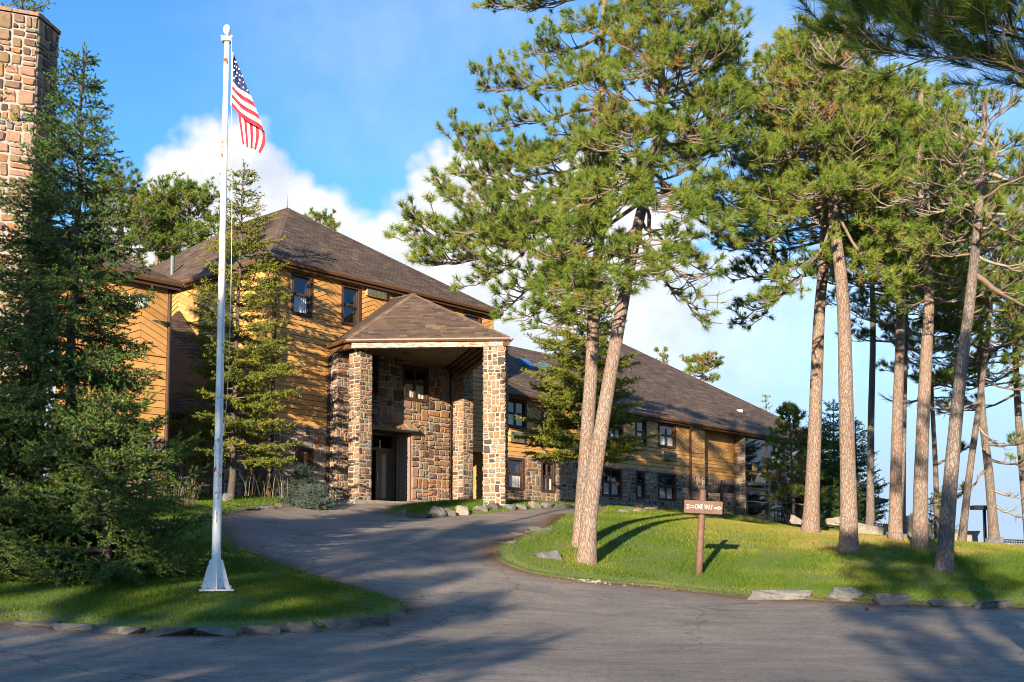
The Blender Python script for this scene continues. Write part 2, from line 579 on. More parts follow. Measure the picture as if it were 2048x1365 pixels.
def m_asphalt():
    m, nt, b = new_mat('asphalt')
    v = coords(nt)
    v2 = coords(nt, (1.0, 0.16, 1.0))
    n0 = noise(nt, v, 0.16, 5, 0.6)
    n1 = noise(nt, v, 1.2, 6, 0.65)
    n2 = noise(nt, v, 55, 4, 0.75)
    n3 = noise(nt, coords(nt, (0.6, 1.5, 1)), 0.9, 7, 0.68, 1.2)
    c = ramp(nt, n0, [(0.3, (0.205, 0.178, 0.155)), (0.7, (0.300, 0.255, 0.212))])
    c = mixc(nt, 1.0, c, ramp(nt, n1, [(0.3, (0.82, 0.82, 0.83)), (0.7, (1.18, 1.15, 1.12))]), 'MULTIPLY')
    c = mixc(nt, 1.0, c, ramp(nt, n3, [(0.32, (0.78, 0.78, 0.79)), (0.5, (1, 1, 1)), (0.72, (1.14, 1.13, 1.10))]), 'MULTIPLY')
    c = mixc(nt, 1.0, c, ramp(nt, n2, [(0.28, (0.55, 0.55, 0.55)), (0.5, (1, 1, 1)), (0.74, (1.7, 1.65, 1.55))]), 'MULTIPLY')
    n4 = noise(nt, v, 13, 6, 0.7)
    c = mixc(nt, 1.0, c, ramp(nt, n4, [(0.32, (0.74, 0.74, 0.75)), (0.5, (1, 1, 1)), (0.7, (1.22, 1.2, 1.17))]), 'MULTIPLY')
    stn = noise(nt, v, 0.55, 5, 0.7, 1.5)
    c = mixc(nt, 1.0, c, ramp(nt, stn, [(0.28, (0.62, 0.62, 0.64)), (0.40, (1, 1, 1))]), 'MULTIPLY')
    # hair cracks
    vo = nd(nt, 'ShaderNodeTexVoronoi', feature='DISTANCE_TO_EDGE')
    vo.inputs['Scale'].default_value = 0.23
    wn = nd(nt, 'ShaderNodeTexNoise'); wn.inputs['Scale'].default_value = 0.9; wn.inputs['Detail'].default_value = 5
    nt.links.new(v, wn.inputs['Vector'])
    ad = nd(nt, 'ShaderNodeVectorMath', operation='MULTIPLY_ADD')
    nt.links.new(wn.outputs['Color'], ad.inputs[0]); ad.inputs[1].default_value = (1.6, 1.6, 0); nt.links.new(v, ad.inputs[2])
    nt.links.new(ad.outputs[0], vo.inputs['Vector'])
    crack = ramp(nt, vo.outputs['Distance'], [(0.0, (0.5, 0.5, 0.5)), (0.006, (1, 1, 1))])
    c = mixc(nt, 1.0, c, crack, 'MULTIPLY')
    # pine straw and grit gathered at the edges
    e = attr(nt, 'edge')
    em = mth(nt, 'MULTIPLY', e, mth(nt, 'ADD', mth(nt, 'MULTIPLY', n1, 1.6), -0.15), clamp=True)
    straw = ramp(nt, n2, [(0.3, (0.12, 0.06, 0.03)), (0.7, (0.36, 0.21, 0.11))])
    c = mixc(nt, em, c, straw)
    nt.links.new(c, b.inputs['Base Color'])
    b.inputs['Roughness'].default_value = 0.88
    b.inputs['Specular IOR Level'].default_value = 0.25
    bump(nt, b, mth(nt, 'ADD', n2, mth(nt, 'MULTIPLY', n1, 0.6)), 0.8, 0.012)
    return m
M['asphalt'] = m_asphalt()

def m_soil(name, a, bcol, c2):
    m, nt, b = new_mat(name)
    v = coords(nt)
    n0 = noise(nt, v, 0.35, 5, 0.6)
    n1 = noise(nt, v, 9, 6, 0.7)
    c = ramp(nt, n0, [(0.35, a), (0.62, bcol)])
    c = mixc(nt, ramp(nt, n1, [(0.45, (0, 0, 0)), (0.75, (1, 1, 1))]), c, c2)
    nt.links.new(c, b.inputs['Base Color'])
    b.inputs['Roughness'].default_value = 0.95
    bump(nt, b, n1, 0.7, 0.03)
    return m
M['ground'] = m_soil('ground_soil', (0.11, 0.085, 0.045), (0.15, 0.11, 0.06), (0.09, 0.10, 0.03))
M['lawn'] = m_soil('lawn_soil', (0.105, 0.165, 0.028), (0.165, 0.185, 0.045), (0.085, 0.130, 0.022))

def m_leaf(name, stops, trans=0.25, rough=0.55):
    m, nt, b = new_mat(name)
    out = nt.nodes['Material Output']
    t = attr(nt)
    c = ramp(nt, t, stops)
    nt.nodes.remove(b)
    b = nd(nt, 'ShaderNodeBsdfDiffuse')
    nt.links.new(c, b.inputs['Color'])
    tr = nd(nt, 'ShaderNodeBsdfTranslucent')
    nt.links.new(c, tr.inputs['Color'])
    mx = nd(nt, 'ShaderNodeMixShader')
    mx.inputs[0].default_value = trans
    nt.links.new(b.outputs[0], mx.inputs[1])
    nt.links.new(tr.outputs[0], mx.inputs[2])
    nt.links.new(mx.outputs[0], out.inputs[0])
    return m
M['pine'] = m_leaf('pine_needles', [(0.0, (0.060, 0.118, 0.028)), (0.35, (0.115, 0.185, 0.034)), (0.65, (0.190, 0.258, 0.044)), (0.9, (0.275, 0.310, 0.058)), (0.97, (0.30, 0.22, 0.06)), (1.0, (0.34, 0.18, 0.07))])
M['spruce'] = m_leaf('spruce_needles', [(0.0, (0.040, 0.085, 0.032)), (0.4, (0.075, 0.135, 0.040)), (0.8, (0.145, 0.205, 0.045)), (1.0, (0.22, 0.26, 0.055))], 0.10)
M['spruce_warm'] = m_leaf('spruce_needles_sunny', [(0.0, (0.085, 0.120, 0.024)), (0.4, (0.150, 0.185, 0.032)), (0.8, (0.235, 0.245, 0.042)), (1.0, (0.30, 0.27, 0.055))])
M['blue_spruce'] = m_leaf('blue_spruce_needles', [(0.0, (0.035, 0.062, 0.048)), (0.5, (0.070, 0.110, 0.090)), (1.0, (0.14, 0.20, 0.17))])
M['grass'] = m_leaf('grass_blades', [(0.0, (0.060, 0.120, 0.016)), (0.35, (0.110, 0.180, 0.024)), (0.6, (0.185, 0.230, 0.036)), (0.8, (0.29, 0.265, 0.055)), (1.0, (0.38, 0.29, 0.10))], 0.35)
M['straw'] = m_leaf('dry_grass', [(0.0, (0.25, 0.18, 0.09)), (1.0, (0.48, 0.42, 0.30))], 0.3)

def m_bark(name, plate, edge, crack, sc=1.0):
    m, nt, b = new_mat(name)
    v = coords(nt, (1, 1, 0.30))
    wn = nd(nt, 'ShaderNodeTexNoise'); wn.inputs['Scale'].default_value = 6 * sc; wn.inputs['Detail'].default_value = 5
    nt.links.new(v, wn.inputs['Vector'])
    ad = nd(nt, 'ShaderNodeVectorMath', operation='MULTIPLY_ADD')
    nt.links.new(wn.outputs['Color'], ad.inputs[0]); ad.inputs[1].default_value = (0.16 / sc,) * 3; nt.links.new(v, ad.inputs[2])
    vo = nd(nt, 'ShaderNodeTexVoronoi', feature='DISTANCE_TO_EDGE')
    vo.inputs['Scale'].default_value = 21 * sc
    nt.links.new(ad.outputs[0], vo.inputs['Vector'])
    vc = nd(nt, 'ShaderNodeTexVoronoi', feature='F1')
    vc.inputs['Scale'].default_value = 21 * sc
    nt.links.new(ad.outputs[0], vc.inputs['Vector'])
    sepc = nd(nt, 'ShaderNodeSeparateColor')
    nt.links.new(vc.outputs['Color'], sepc.inputs[0])
    pl = mixc(nt, ramp(nt, sepc.outputs[0], [(0.45, (0, 0, 0)), (0.95, (1, 1, 1))]), plate, edge)
    n2 = noise(nt, coords(nt, (1, 1, 0.4)), 34 * sc, 5, 0.75)
    pl = mixc(nt, 1.0, pl, ramp(nt, n2, [(0.3, (0.66, 0.64, 0.62)), (0.68, (1.2, 1.18, 1.16))]), 'MULTIPLY')
    c = mixc(nt, ramp(nt, vo.outputs['Distance'], [(0.0, (0.7, 0.7, 0.7)), (0.11, (0, 0, 0))]), pl, crack)
    n3 = noise(nt, v, 1.5, 3, 0.5)
    c = mixc(nt, 1.0, c, ramp(nt, n3, [(0.3, (0.82, 0.80, 0.80)), (0.7, (1.1, 1.1, 1.1))]), 'MULTIPLY')
    nt.links.new(c, b.inputs['Base Color'])
    b.inputs['Roughness'].default_value = 0.9
    h = mth(nt, 'ADD', mth(nt, 'MULTIPLY', mth(nt, 'MINIMUM', vo.outputs['Distance'], 0.12), 9.0), mth(nt, 'MULTIPLY', n2, 0.5))
    bump(nt, b, h, 0.8, 0.022)
    return m
M['bark'] = m_bark('ponderosa_bark', (0.31, 0.245, 0.20), (0.34, 0.205, 0.145), (0.14, 0.10, 0.08))
M['bark_grey'] = m_bark('grey_pine_bark', (0.235, 0.195, 0.17), (0.21, 0.15, 0.12), (0.09, 0.07, 0.06))
M['bark_dark'] = m_bark('spruce_bark', (0.13, 0.105, 0.085), (0.16, 0.12, 0.10), (0.05, 0.04, 0.03), 1.6)
simple('branch', (0.20, 0.145, 0.105), 0.9, var=0.35, scale=4)
simple('branch_dead', (0.30, 0.245, 0.185), 0.9, var=0.3, scale=4)
simple('spruce_wood', (0.15, 0.115, 0.085), 0.9, var=0.35, scale=4)

def m_rock(name, a, b_, c_):
    m, nt, b = new_mat(name)
    v = coords(nt)
    n0 = noise(nt, v, 1.6, 6, 0.6, 0.6)
    n1 = noise(nt, v, 12, 6, 0.7)
    c = ramp(nt, n0, [(0.30, a), (0.5, b_), (0.68, c_)])
    c = mixc(nt, 1.0, c, ramp(nt, n1, [(0.3, (0.7, 0.7, 0.7)), (0.7, (1.2, 1.2, 1.2))]), 'MULTIPLY')
    nt.links.new(c, b.inputs['Base Color'])
    b.inputs['Roughness'].default_value = 0.85
    bump(nt, b, mth(nt, 'ADD', n1, mth(nt, 'MULTIPLY', n0, 1.5)), 0.8, 0.03)
    return m
M['rock_grey'] = m_rock('slate_rock', (0.085, 0.085, 0.085), (0.145, 0.140, 0.135), (0.22, 0.195, 0.16))
M['rock_tan'] = m_rock('granite_rock', (0.17, 0.145, 0.115), (0.27, 0.235, 0.185), (0.33, 0.30, 0.25))
M['rock_dark'] = m_rock('dark_slate', (0.055, 0.055, 0.055), (0.10, 0.098, 0.092), (0.17, 0.15, 0.12))

def m_pole():
    m, nt, b = new_mat('rusty_white_paint')
    v = coords(nt, (1, 1, 0.5))
    n1 = noise(nt, v, 7, 6, 0.7, 0.5)
    n2 = noise(nt, coords(nt, (0.4, 0.4, 3.0)), 1.6, 4, 0.6)
    sel = mth(nt, 'ADD', n1, mth(nt, 'MULTIPLY', n2, 0.42))
    c = ramp(nt, sel, [(0.0, (0.80, 0.80, 0.79)), (0.79, (0.76, 0.75, 0.73)), (0.825, (0.48, 0.34, 0.25)), (0.86, (0.16, 0.07, 0.04))])
    nt.links.new(c, b.inputs['Base Color'])
    b.inputs['Roughness'].default_value = 0.45
    bump(nt, b, n1, 0.1, 0.004)
    return m
M['pole'] = m_pole()

# ------------------------------------------------------------------ terrain
# heights read at places whose distance is known, joined by a thin-plate surface
_cp = [(1024, 1365, 11), (300, 1268, 15.8), (815, 1228, 19.2), (1600, 1196, 22.6), (2000, 1214, 20.6), (1400, 1184, 24.3), (430, 1186, 18.5),
       (1395, 1156, 26), (1180, 1137, 26.5), (1160, 1102, 28.6), (1697, 1112, 29), (1620, 1072, 34), (1885, 1152, 25), (1790, 1088, 32), (1840, 1103, 30),
       (1000, 1100, 27), (1100, 1052, 33), (700, 1085, 26.5), (480, 1100, 24.5), (600, 1045, 31.5), (470, 1020, 35), (830, 1036, 36), (960, 1030, 37.5),
       (950, 1004, 41), (718, 1005, 40), (672, 1001, 41), (800, 1006, 42.6), (1020, 1003, 47.6), (1110, 1012, 44), (1205, 1022, 50), (1375, 1026, 57),
       (1320, 1026, 47), (1480, 1036, 52), (1540, 1046, 60), (1500, 1055, 42), (1925, 1099, 37), (1985, 1106, 37), (1750, 1084, 38), (1650, 1046, 48),
       (900, 1170, 22), (120, 1170, 19.5), (200, 1000, 29), (440, 1000, 36.5), (1190, 1032, 40), (560, 1075, 27)]
_P = [at(*c) for c in _cp]
_P += [Vector(p) for p in ((0, 0, -1.6), (-8, 0, -1.6), (8, 0, -1.6), (0, -15, -2.2), (-16, -16, -2.2), (16, -16, -2.3), (-20, 10, -1.2), (20, 10, -1.4),
                           (-22, 30, 1.2), (-20, 50, 2.4), (0, 60, 2.5), (0, 80, 2.0), (30, 80, 1.0), (28, 45, -1.0), (26, 30, -0.6), (34, 60, -2.5),
                           (-40, 10, -1.0), (-40, 60, 2.0), (45, 10, -2.0), (-40, -30, -2.5), (40, -30, -2.8), (-20, 95, 2.0), (14.5, 38, 0.15), (12, 48, 0.9), (18, 50, -0.9))]
_X = np.array([(p.x, p.y) for p in _P]); _Zv = np.array([p.z for p in _P])
def _phi(r2):
    return 0.5 * r2 * np.log(np.maximum(r2, 1e-9))
_n = len(_X)
_A = np.zeros((_n + 3, _n + 3))
_A[:_n, :_n] = _phi(((_X[:, None] - _X[None]) ** 2).sum(-1)) + np.eye(_n) * 4.0
_A[:_n, _n] = 1; _A[:_n, _n + 1:] = _X; _A[_n, :_n] = 1; _A[_n + 1:, :_n] = _X.T
_wt = np.linalg.solve(_A, np.concatenate([_Zv, np.zeros(3)]))
def ground_z(x, y):
    x = np.atleast_1d(np.asarray(x, float)); y = np.atleast_1d(np.asarray(y, float))
    cx, cy = np.clip(x, -42, 46), np.clip(y, -32, 95)
    out = np.zeros(len(x))
    for a in range(0, len(x), 20000):
        q = np.stack([cx[a:a + 20000], cy[a:a + 20000]], -1)
        out[a:a + 20000] = _phi(((q[:, None] - _X[None]) ** 2).sum(-1)) @ _wt[:_n] + _wt[_n] + q @ _wt[_n + 1:]
    far = np.hypot(x - cx, y - cy)
    return out - far * 0.22 * np.clip(far / 30, 0, 1)
def gz(x, y):
    return float(ground_z([x], [y])[0])
def hit(px, py, zoff=0.0):
    """place on the ground that the photograph shows at a pixel"""
    r = ray(px, py)
    ks = np.linspace(5, 75, 1401)
    d = r[2] * ks - (ground_z(r[0] * ks, ks) + zoff)
    sg = np.where((d[:-1] > 0) & (d[1:] <= 0))[0]
    if len(sg):
        i = sg[0]
        f = d[i] / (d[i] - d[i + 1])
        k = ks[i] + f * (ks[i + 1] - ks[i])
    else:
        k = ks[np.argmin(np.abs(d))]
    x = r[0] * k
    return Vector((x, k, gz(x, k)))

def grid_sheet(name, x0, x1, y0, y1, step, dz, mat, edge_fn=None, **props):
    xs = np.arange(x0, x1 + 1e-6, step); ys = np.arange(y0, y1 + 1e-6, step)
    X, Y = np.meshgrid(xs, ys)
    Z = ground_z(X.ravel(), Y.ravel()).reshape(X.shape) + dz
    v = np.stack([X.ravel(), Y.ravel(), Z.ravel()], -1)
    nx, ny = len(xs), len(ys)
    i = (np.arange(ny - 1)[:, None] * nx + np.arange(nx - 1)[None]).ravel()
    f = np.stack([i, i + 1, i + nx + 1, i + nx], -1)
    o = np_mesh(name, v, f, mat, smooth=True, **props)
    if edge_fn is not None:
        a = o.data.attributes.new('edge', 'FLOAT', 'POINT')
        a.data.foreach_set('value', edge_fn(X.ravel(), Y.ravel()).astype(np.float32))
    return o

def poly_dist(x, y, poly):
    """distance to the outline and inside flag"""
    P = np.asarray(poly, float)
    d = np.full(len(x), 1e9); ins = np.zeros(len(x), bool)
    for i in range(len(P)):
        a, b = P[i], P[(i + 1) % len(P)]
        ab = b - a
        t = np.clip(((x - a[0]) * ab[0] + (y - a[1]) * ab[1]) / max(ab @ ab, 1e-9), 0, 1)
        d = np.minimum(d, np.hypot(x - a[0] - t * ab[0], y - a[1] - t * ab[1]))
        c = ((a[1] > y) != (b[1] > y))
        with np.errstate(divide='ignore', invalid='ignore'):
            xi = (b[0] - a[0]) * (y - a[1]) / (b[1] - a[1] if b[1] != a[1] else 1e-9) + a[0]
        ins ^= c & (x < xi)
    return d, ins
def smooth_poly(pts, n=4, closed=True, keep=()):
    """Catmull-Rom through the points"""
    out = []
    m = len(pts)
    for i in range(m):
        p0, p1, p2, p3 = (Vector(pts[(i + k - 1) % m]) for k in range(4))
        for j in range(n):
            t = j / n
            out.append(tuple(0.5 * ((2 * p1) + (p2 - p0) * t + (2 * p0 - 5 * p1 + 4 * p2 - p3) * t * t + (3 * p1 - p0 - 3 * p2 + p3) * t ** 3)))
    return out
def hits(px):
    return [hit(*p).to_2d() for p in px]

left_front = [(-80, 1246), (40, 1243), (150, 1257), (280, 1264), (400, 1267), (520, 1265), (640, 1258), (740, 1248), (800, 1234), (819, 1222), (800, 1203), (700, 1173), (600, 1142), (520, 1112), (462, 1085), (434, 1058)]
_lp = smooth_poly(hits(left_front), 3)[:-6]
LEFT_LAWN = [tuple(p) for p in _lp] + [tuple(q) for q in hits([(428, 1040), (445, 1024), (520, 1017), (600, 1010), (655, 1005)])]
LEFT_LAWN += [tuple(W(-2.2, -0.3, 0).to_2d()), tuple(W(-6, -0.3, 0).to_2d()), tuple(W(-8, -14, 0).to_2d()), (-38, 44), (-38, 20)]
ISLAND = [tuple(p) for p in smooth_poly(hits([(768, 1026), (800, 1034), (860, 1035), (920, 1031), (980, 1027), (1040, 1021), (1100, 1016), (1150, 1014)]) + [Vector((4.2, 45.5)), Vector((2.4, 46.2)), Vector((0.6, 44.6)), Vector((-1.2, 42.2)), Vector((-2.8, 40.6)), Vector((-3.9, 38.9))], 3)]
right_front = [(1182, 1034), (1100, 1053), (1040, 1074), (992, 1094), (988, 1110), (1012, 1130), (1080, 1150), (1180, 1163), (1300, 1173), (1400, 1184), (1500, 1196), (1650, 1202), (1800, 1209), (2048, 1216), (2250, 1224)]
RIGHT_LAWN = [tuple(p) for p in smooth_poly(hits(right_front), 3)[:-3]] + [(40, 16), (40, 75), (18, 80)] + [tuple(W(24, -0.2, 0).to_2d()), tuple(W(13.2, -0.2, 0).to_2d()), tuple(W(12.4, 0.9, 0).to_2d())] + [tuple(q) for q in hits([(1205, 1024)])]

def edge_fn(x, y):
    e = np.zeros(len(x))
    for P, wd in ((LEFT_LAWN, 0.55), (ISLAND, 0.35), (RIGHT_LAWN, 0.75)):
        d, ins = poly_dist(x, y, P)
        e = np.maximum(e, np.where(ins, 1.0, np.clip(1 - d / wd, 0, 1)))
    return e
grid_sheet('ground', -90, 110, -60, 130, 2.5, -0.14, M['ground'], kind='structure')
def far_ground():
    mb = MB()
    rings = [(110, -30), (400, -70), (2500, -160)]
    n = 40
    for k in range(len(rings) - 1):
        for i in range(n):
            a, b = 2 * PI * i / n, 2 * PI * (i + 1) / n
            q = []
            for (r, z), an in ((rings[k], a), (rings[k], b), (rings[k + 1], b), (rings[k + 1], a)):
                q.append((10 + r * math.cos(an), 35 + r * math.sin(an), z))
            mb.face(q)
    mb.build('terrain', M['ground'], smooth=True, kind='structure')
far_ground()
grid_sheet('road', -34, 34, -28, 52, 0.30, 0.0, M['asphalt'], edge_fn, kind='structure')

def lawn_sheet(name, poly, step, rise, seed):
    P = np.array(poly)
    x0, y0 = P.min(0); x1, y1 = P.max(0)
    g = np.random.default_rng(seed)
    X, Y = np.meshgrid(np.arange(x0, x1, step), np.arange(y0, y1, step))
    x = X.ravel() + g.uniform(-.3, .3, X.size) * step; y = Y.ravel() + g.uniform(-.3, .3, X.size) * step
    d, ins = poly_dist(x, y, poly)
    k = ins & (d > step * 0.35)
    x, y, d = x[k], y[k], d[k]
    nb = len(P)
    pts = [Vector((float(a), float(b))) for a, b in P] + [Vector((float(a), float(b))) for a, b in zip(x, y)]
    res = delaunay_2d_cdt(pts, [(i, (i + 1) % nb) for i in range(nb)], [], 1, 1e-5)
    vv = np.array([(q.x, q.y) for q in res[0]])
    dd, _ = poly_dist(vv[:, 0], vv[:, 1], poly)
    z = ground_z(vv[:, 0], vv[:, 1]) - 0.03 + (rise + 0.03) * np.clip(dd / 0.35, 0, 1) ** 0.6 + 0.025 * np.sin(vv[:, 0] * 2.3 + 1.3 * np.sin(vv[:, 1] * 1.7)) * np.clip(dd, 0, 1)
    faces = [tuple(f) for f in res[2]]
    me = bpy.data.meshes.new(name)
    me.from_pydata([(a, b, c) for (a, b), c in zip(vv, z)], [], faces)
    me.polygons.foreach_set('use_smooth', [True] * len(me.polygons))
    me.materials.append(M['lawn'])
    o = bpy.data.objects.new(name, me)
    COL.objects.link(o)
    o['kind'] = 'structure'
    return o
RISE = 0.09
lawn_sheet('lawn', LEFT_LAWN, 0.42, RISE, 1)
lawn_sheet('lawn', ISLAND, 0.35, RISE, 2)
lawn_sheet('lawn', RIGHT_LAWN, 0.55, RISE, 3)

# dry patches of turf, the same field for soil and blades
def dry_field(x, y):
    return (np.sin(x * 0.9 + 1.7 * np.sin(y * 0.55)) * np.sin(y * 0.8 + 1.1 * np.sin(x * 0.7 + 2.0)) + 0.5 * np.sin(x * 2.7 + y * 1.9) * np.sin(y * 2.1 - x * 0.6))
def grass(name, poly, dens, label, lo=(0, 0), hi=(1, 1), seed=5, dry_bias=0.0, zmax=60, dryfn=None):
    g = np.random.default_rng(seed)
    P = np.array(poly)
    x0, y0 = P.min(0); x1, y1 = P.max(0)
    y1 = min(y1, zmax)
    n = int((x1 - x0) * (y1 - y0) * dens)
    x = g.uniform(x0, x1, n); y = g.uniform(y0, y1, n)
    # only where the photograph looks, thinner with distance
    px = 1024 + x / np.maximum(y, 1) * F
    k = (px > -120) & (px < 2170) & (y > 8) & (g.uniform(0, 1, n) < np.clip((19.0 / np.maximum(y, 1)) ** 2.0, 0.03, 1))
    x, y = x[k], y[k]
    d, ins = poly_dist(x, y, poly)
    edge_k = np.clip(d / 0.9, 0.22, 1)
    k = ins & (g.uniform(0, 1, len(x)) < edge_k)
    x, y, d = x[k], y[k], d[k]
    n = len(x)
    z = ground_z(x, y) - 0.03 + (RISE + 0.03) * np.clip(d / 0.35, 0, 1) ** 0.6
    far = np.clip(y / 19.0, 0.9, 2.6)
    h = g.uniform(0.028, 0.07, n) * (0.75 + 0.25 * far) * np.clip(0.55 + d * 0.6, 0.6, 1)
    wd = g.uniform(0.008, 0.015, n) * far
    a = g.uniform(0, 2 * PI, n); lean = g.uniform(0.1, 0.75, n) * h; la = g.uniform(0, 2 * PI, n)
    p = np.stack([x, y, z], -1)
    sd = np.stack([np.cos(a), np.sin(a), np.zeros(n)], -1) * (wd / 2)[:, None]
    tip = p + np.stack([np.cos(la) * lean, np.sin(la) * lean, h], -1)
    v = np.stack([p - sd, p + sd, tip], 1).reshape(-1, 3)
    f = np.arange(3 * n).reshape(-1, 3)
    dr = dry_field(x, y)
    t = 0.34 + 0.14 * g.normal(0, 1, n) + np.clip(dr - 0.20 + dry_bias, -0.3, 0.9) * 0.24
    if dryfn is not None:
        t = t + dryfn(x, y) * 0.42
    t = np.clip(t + np.where(d < 0.45, 0.30 * (1 - d / 0.45), 0), 0, 1)
    np_mesh(name, v, f, M['grass'], tint=np.repeat(t, 3), label=label, cat='grass', kind='stuff')
grass('grass', LEFT_LAWN, 3000, 'short green turf round the flagpole on the left', seed=5)
grass('grass', ISLAND, 3600, 'green turf on the rock-edged island before the porch', seed=6)
FEET = [at(*q).to_2d() for q in ((1172, 1136, 26.5), (1160, 1100, 28.6), (1620, 1073, 34), (1697, 1113, 29), (1790, 1088, 32), (1840, 1104, 30), (1886, 1153, 25), (1930, 1120, 29), (1720, 1135, 26.5), (1640, 1092, 30.5))]
def sun_burnt(x, y):
    px = 1024 + x / y * F
    d = np.clip((y - 27.5) / 5.0, 0, 1) * np.clip((px - 1250) / 150, 0, 1)
    for q in FEET:      # needles and worn turf round the trunks
        d = d + 0.9 * np.exp(-((x - q.x) ** 2 + ((y - q.y) * 0.7) ** 2) / 0.7)
    return d
grass('grass', RIGHT_LAWN, 1900, 'turf of the sloping right lawn, yellowing towards its crest', seed=7, dry_bias=0.05, dryfn=sun_burnt)

# ------------------------------------------------------------------ pieces of cladding
class Pieces:
    """stones, boards and shingles; of each kind on a thing the 300 that show largest become parts of their own, the rest one joined part"""
    def __init__(self):
        self.items = []
    def add(self, thing_, name, mat, parent, verts, faces, tint):
        self.items.append((thing_, name, mat, parent, verts, faces, tint))
    def finish(self, cap=300):
        groups = {}
        for it in self.items:
            groups.setdefault((it[0].name, it[1]), []).append(it)
        for (_, name), its in groups.items():
            sc = []
            for it in its:
                v = np.array(it[4])
                c = v.mean(0)
                px = 1024 + c[0] / c[1] * F
                ext = np.linalg.norm(v.max(0) - v.min(0))
                nn = Vector(it[4][it[5][0][1]]) - Vector(it[4][it[5][0][0]])
                fn = np.cross(v[it[5][0][1]] - v[it[5][0][0]], v[it[5][0][2]] - v[it[5][0][0]])
                face = -np.dot(fn, c) / (np.linalg.norm(fn) * np.linalg.norm(c) + 1e-9)
                area = np.linalg.norm(fn) / c[1] ** 2
                sc.append(area * max(face, 0.0) if -40 < px < 2090 else 0.0)
            order = np.argsort(sc)[::-1]
            single = set(int(i) for i in order[:cap] if sc[int(i)] > 0)
            rest = {}
            for i, it in enumerate(its):
                if i in single:
                    me = bpy.data.meshes.new(name)
                    me.from_pydata([tuple(v) for v in it[4]], [], it[5])
                    a = me.attributes.new('tint', 'FLOAT', 'POINT')
                    a.data.foreach_set('value', [it[6]] * len(it[4]))
                    me.materials.append(it[2])
                    o = bpy.data.objects.new(name, me)
                    link(o, it[3])
                else:
                    rest.setdefault((it[3].name, it[2].name), []).append(it)
            for its2 in rest.values():
                V, Fc, T = [], [], []
                for it in its2:
                    b = len(V)
                    V.extend(tuple(v) for v in it[4])
                    Fc.extend(tuple(b + k for k in f) for f in it[5])
                    T.extend([it[6]] * len(it[4]))
                me = bpy.data.meshes.new(name + 's')
                me.from_pydata(V, [], Fc)
                a = me.attributes.new('tint', 'FLOAT', 'POINT')
                a.data.foreach_set('value', T)
                me.materials.append(its2[0][2])
                o = bpy.data.objects.new(name + 's', me)
                link(o, its2[0][3])
                o['kind'] = 'stuff'
PC = Pieces()

def clip_poly(poly, a, b, c):
    """keep the part of a 2D polygon where a*x + b*y <= c"""
    out = []
    n = len(poly)
    for i in range(n):
        p, q = poly[i], poly[(i + 1) % n]
        dp, dq = a * p[0] + b * p[1] - c, a * q[0] + b * q[1] - c
        if dp <= 0: out.append(p)
        if (dp < 0 < dq) or (dq < 0 < dp):
            t = dp / (dp - dq)
            out.append((p[0] + t * (q[0] - p[0]), p[1] + t * (q[1] - p[1])))
    return out
def clip_rect(poly, r):
    for h in ((-1, 0, -r[0]), (1, 0, r[1]), (0, -1, -r[2]), (0, 1, r[3])):
        poly = clip_poly(poly, *h)
        if len(poly) < 3: return []
    return poly
def clip_convex(poly, cv):
    """cv counter-clockwise"""
    n = len(cv)
    for i in range(n):
        (x0, y0), (x1, y1) = cv[i], cv[(i + 1) % n]
        a, b = (y1 - y0), -(x1 - x0)
        poly = clip_poly(poly, a, b, a * x0 + b * y0)
        if len(poly) < 3: return []
    return poly
def parea(p):
    return 0.5 * sum(p[i][0] * p[(i + 1) % len(p)][1] - p[(i + 1) % len(p)][0] * p[i][1] for i in range(len(p)))
def cells(rect, holes, merge='v'):
    """rect (u0,u1,v0,v1) minus holes -> rectangles"""
    u0, u1, v0, v1 = rect
    hs = [h for h in holes if h[0] < u1 and h[1] > u0 and h[2] < v1 and h[3] > v0]
    us = sorted({u0, u1} | {min(max(x, u0), u1) for h in hs for x in h[:2]})
    out = []
    for a, b in zip(us, us[1:]):
        if b - a < 1e-4: continue
        m = (a + b) / 2
        blk = sorted((max(h[2], v0), min(h[3], v1)) for h in hs if h[0] < m < h[1])
        v = v0
        for lo, hi in blk:
            if lo > v + 1e-4: out.append((a, b, v, lo))
            v = max(v, hi)
        if v < v1 - 1e-4: out.append((a, b, v, v1))
    return out

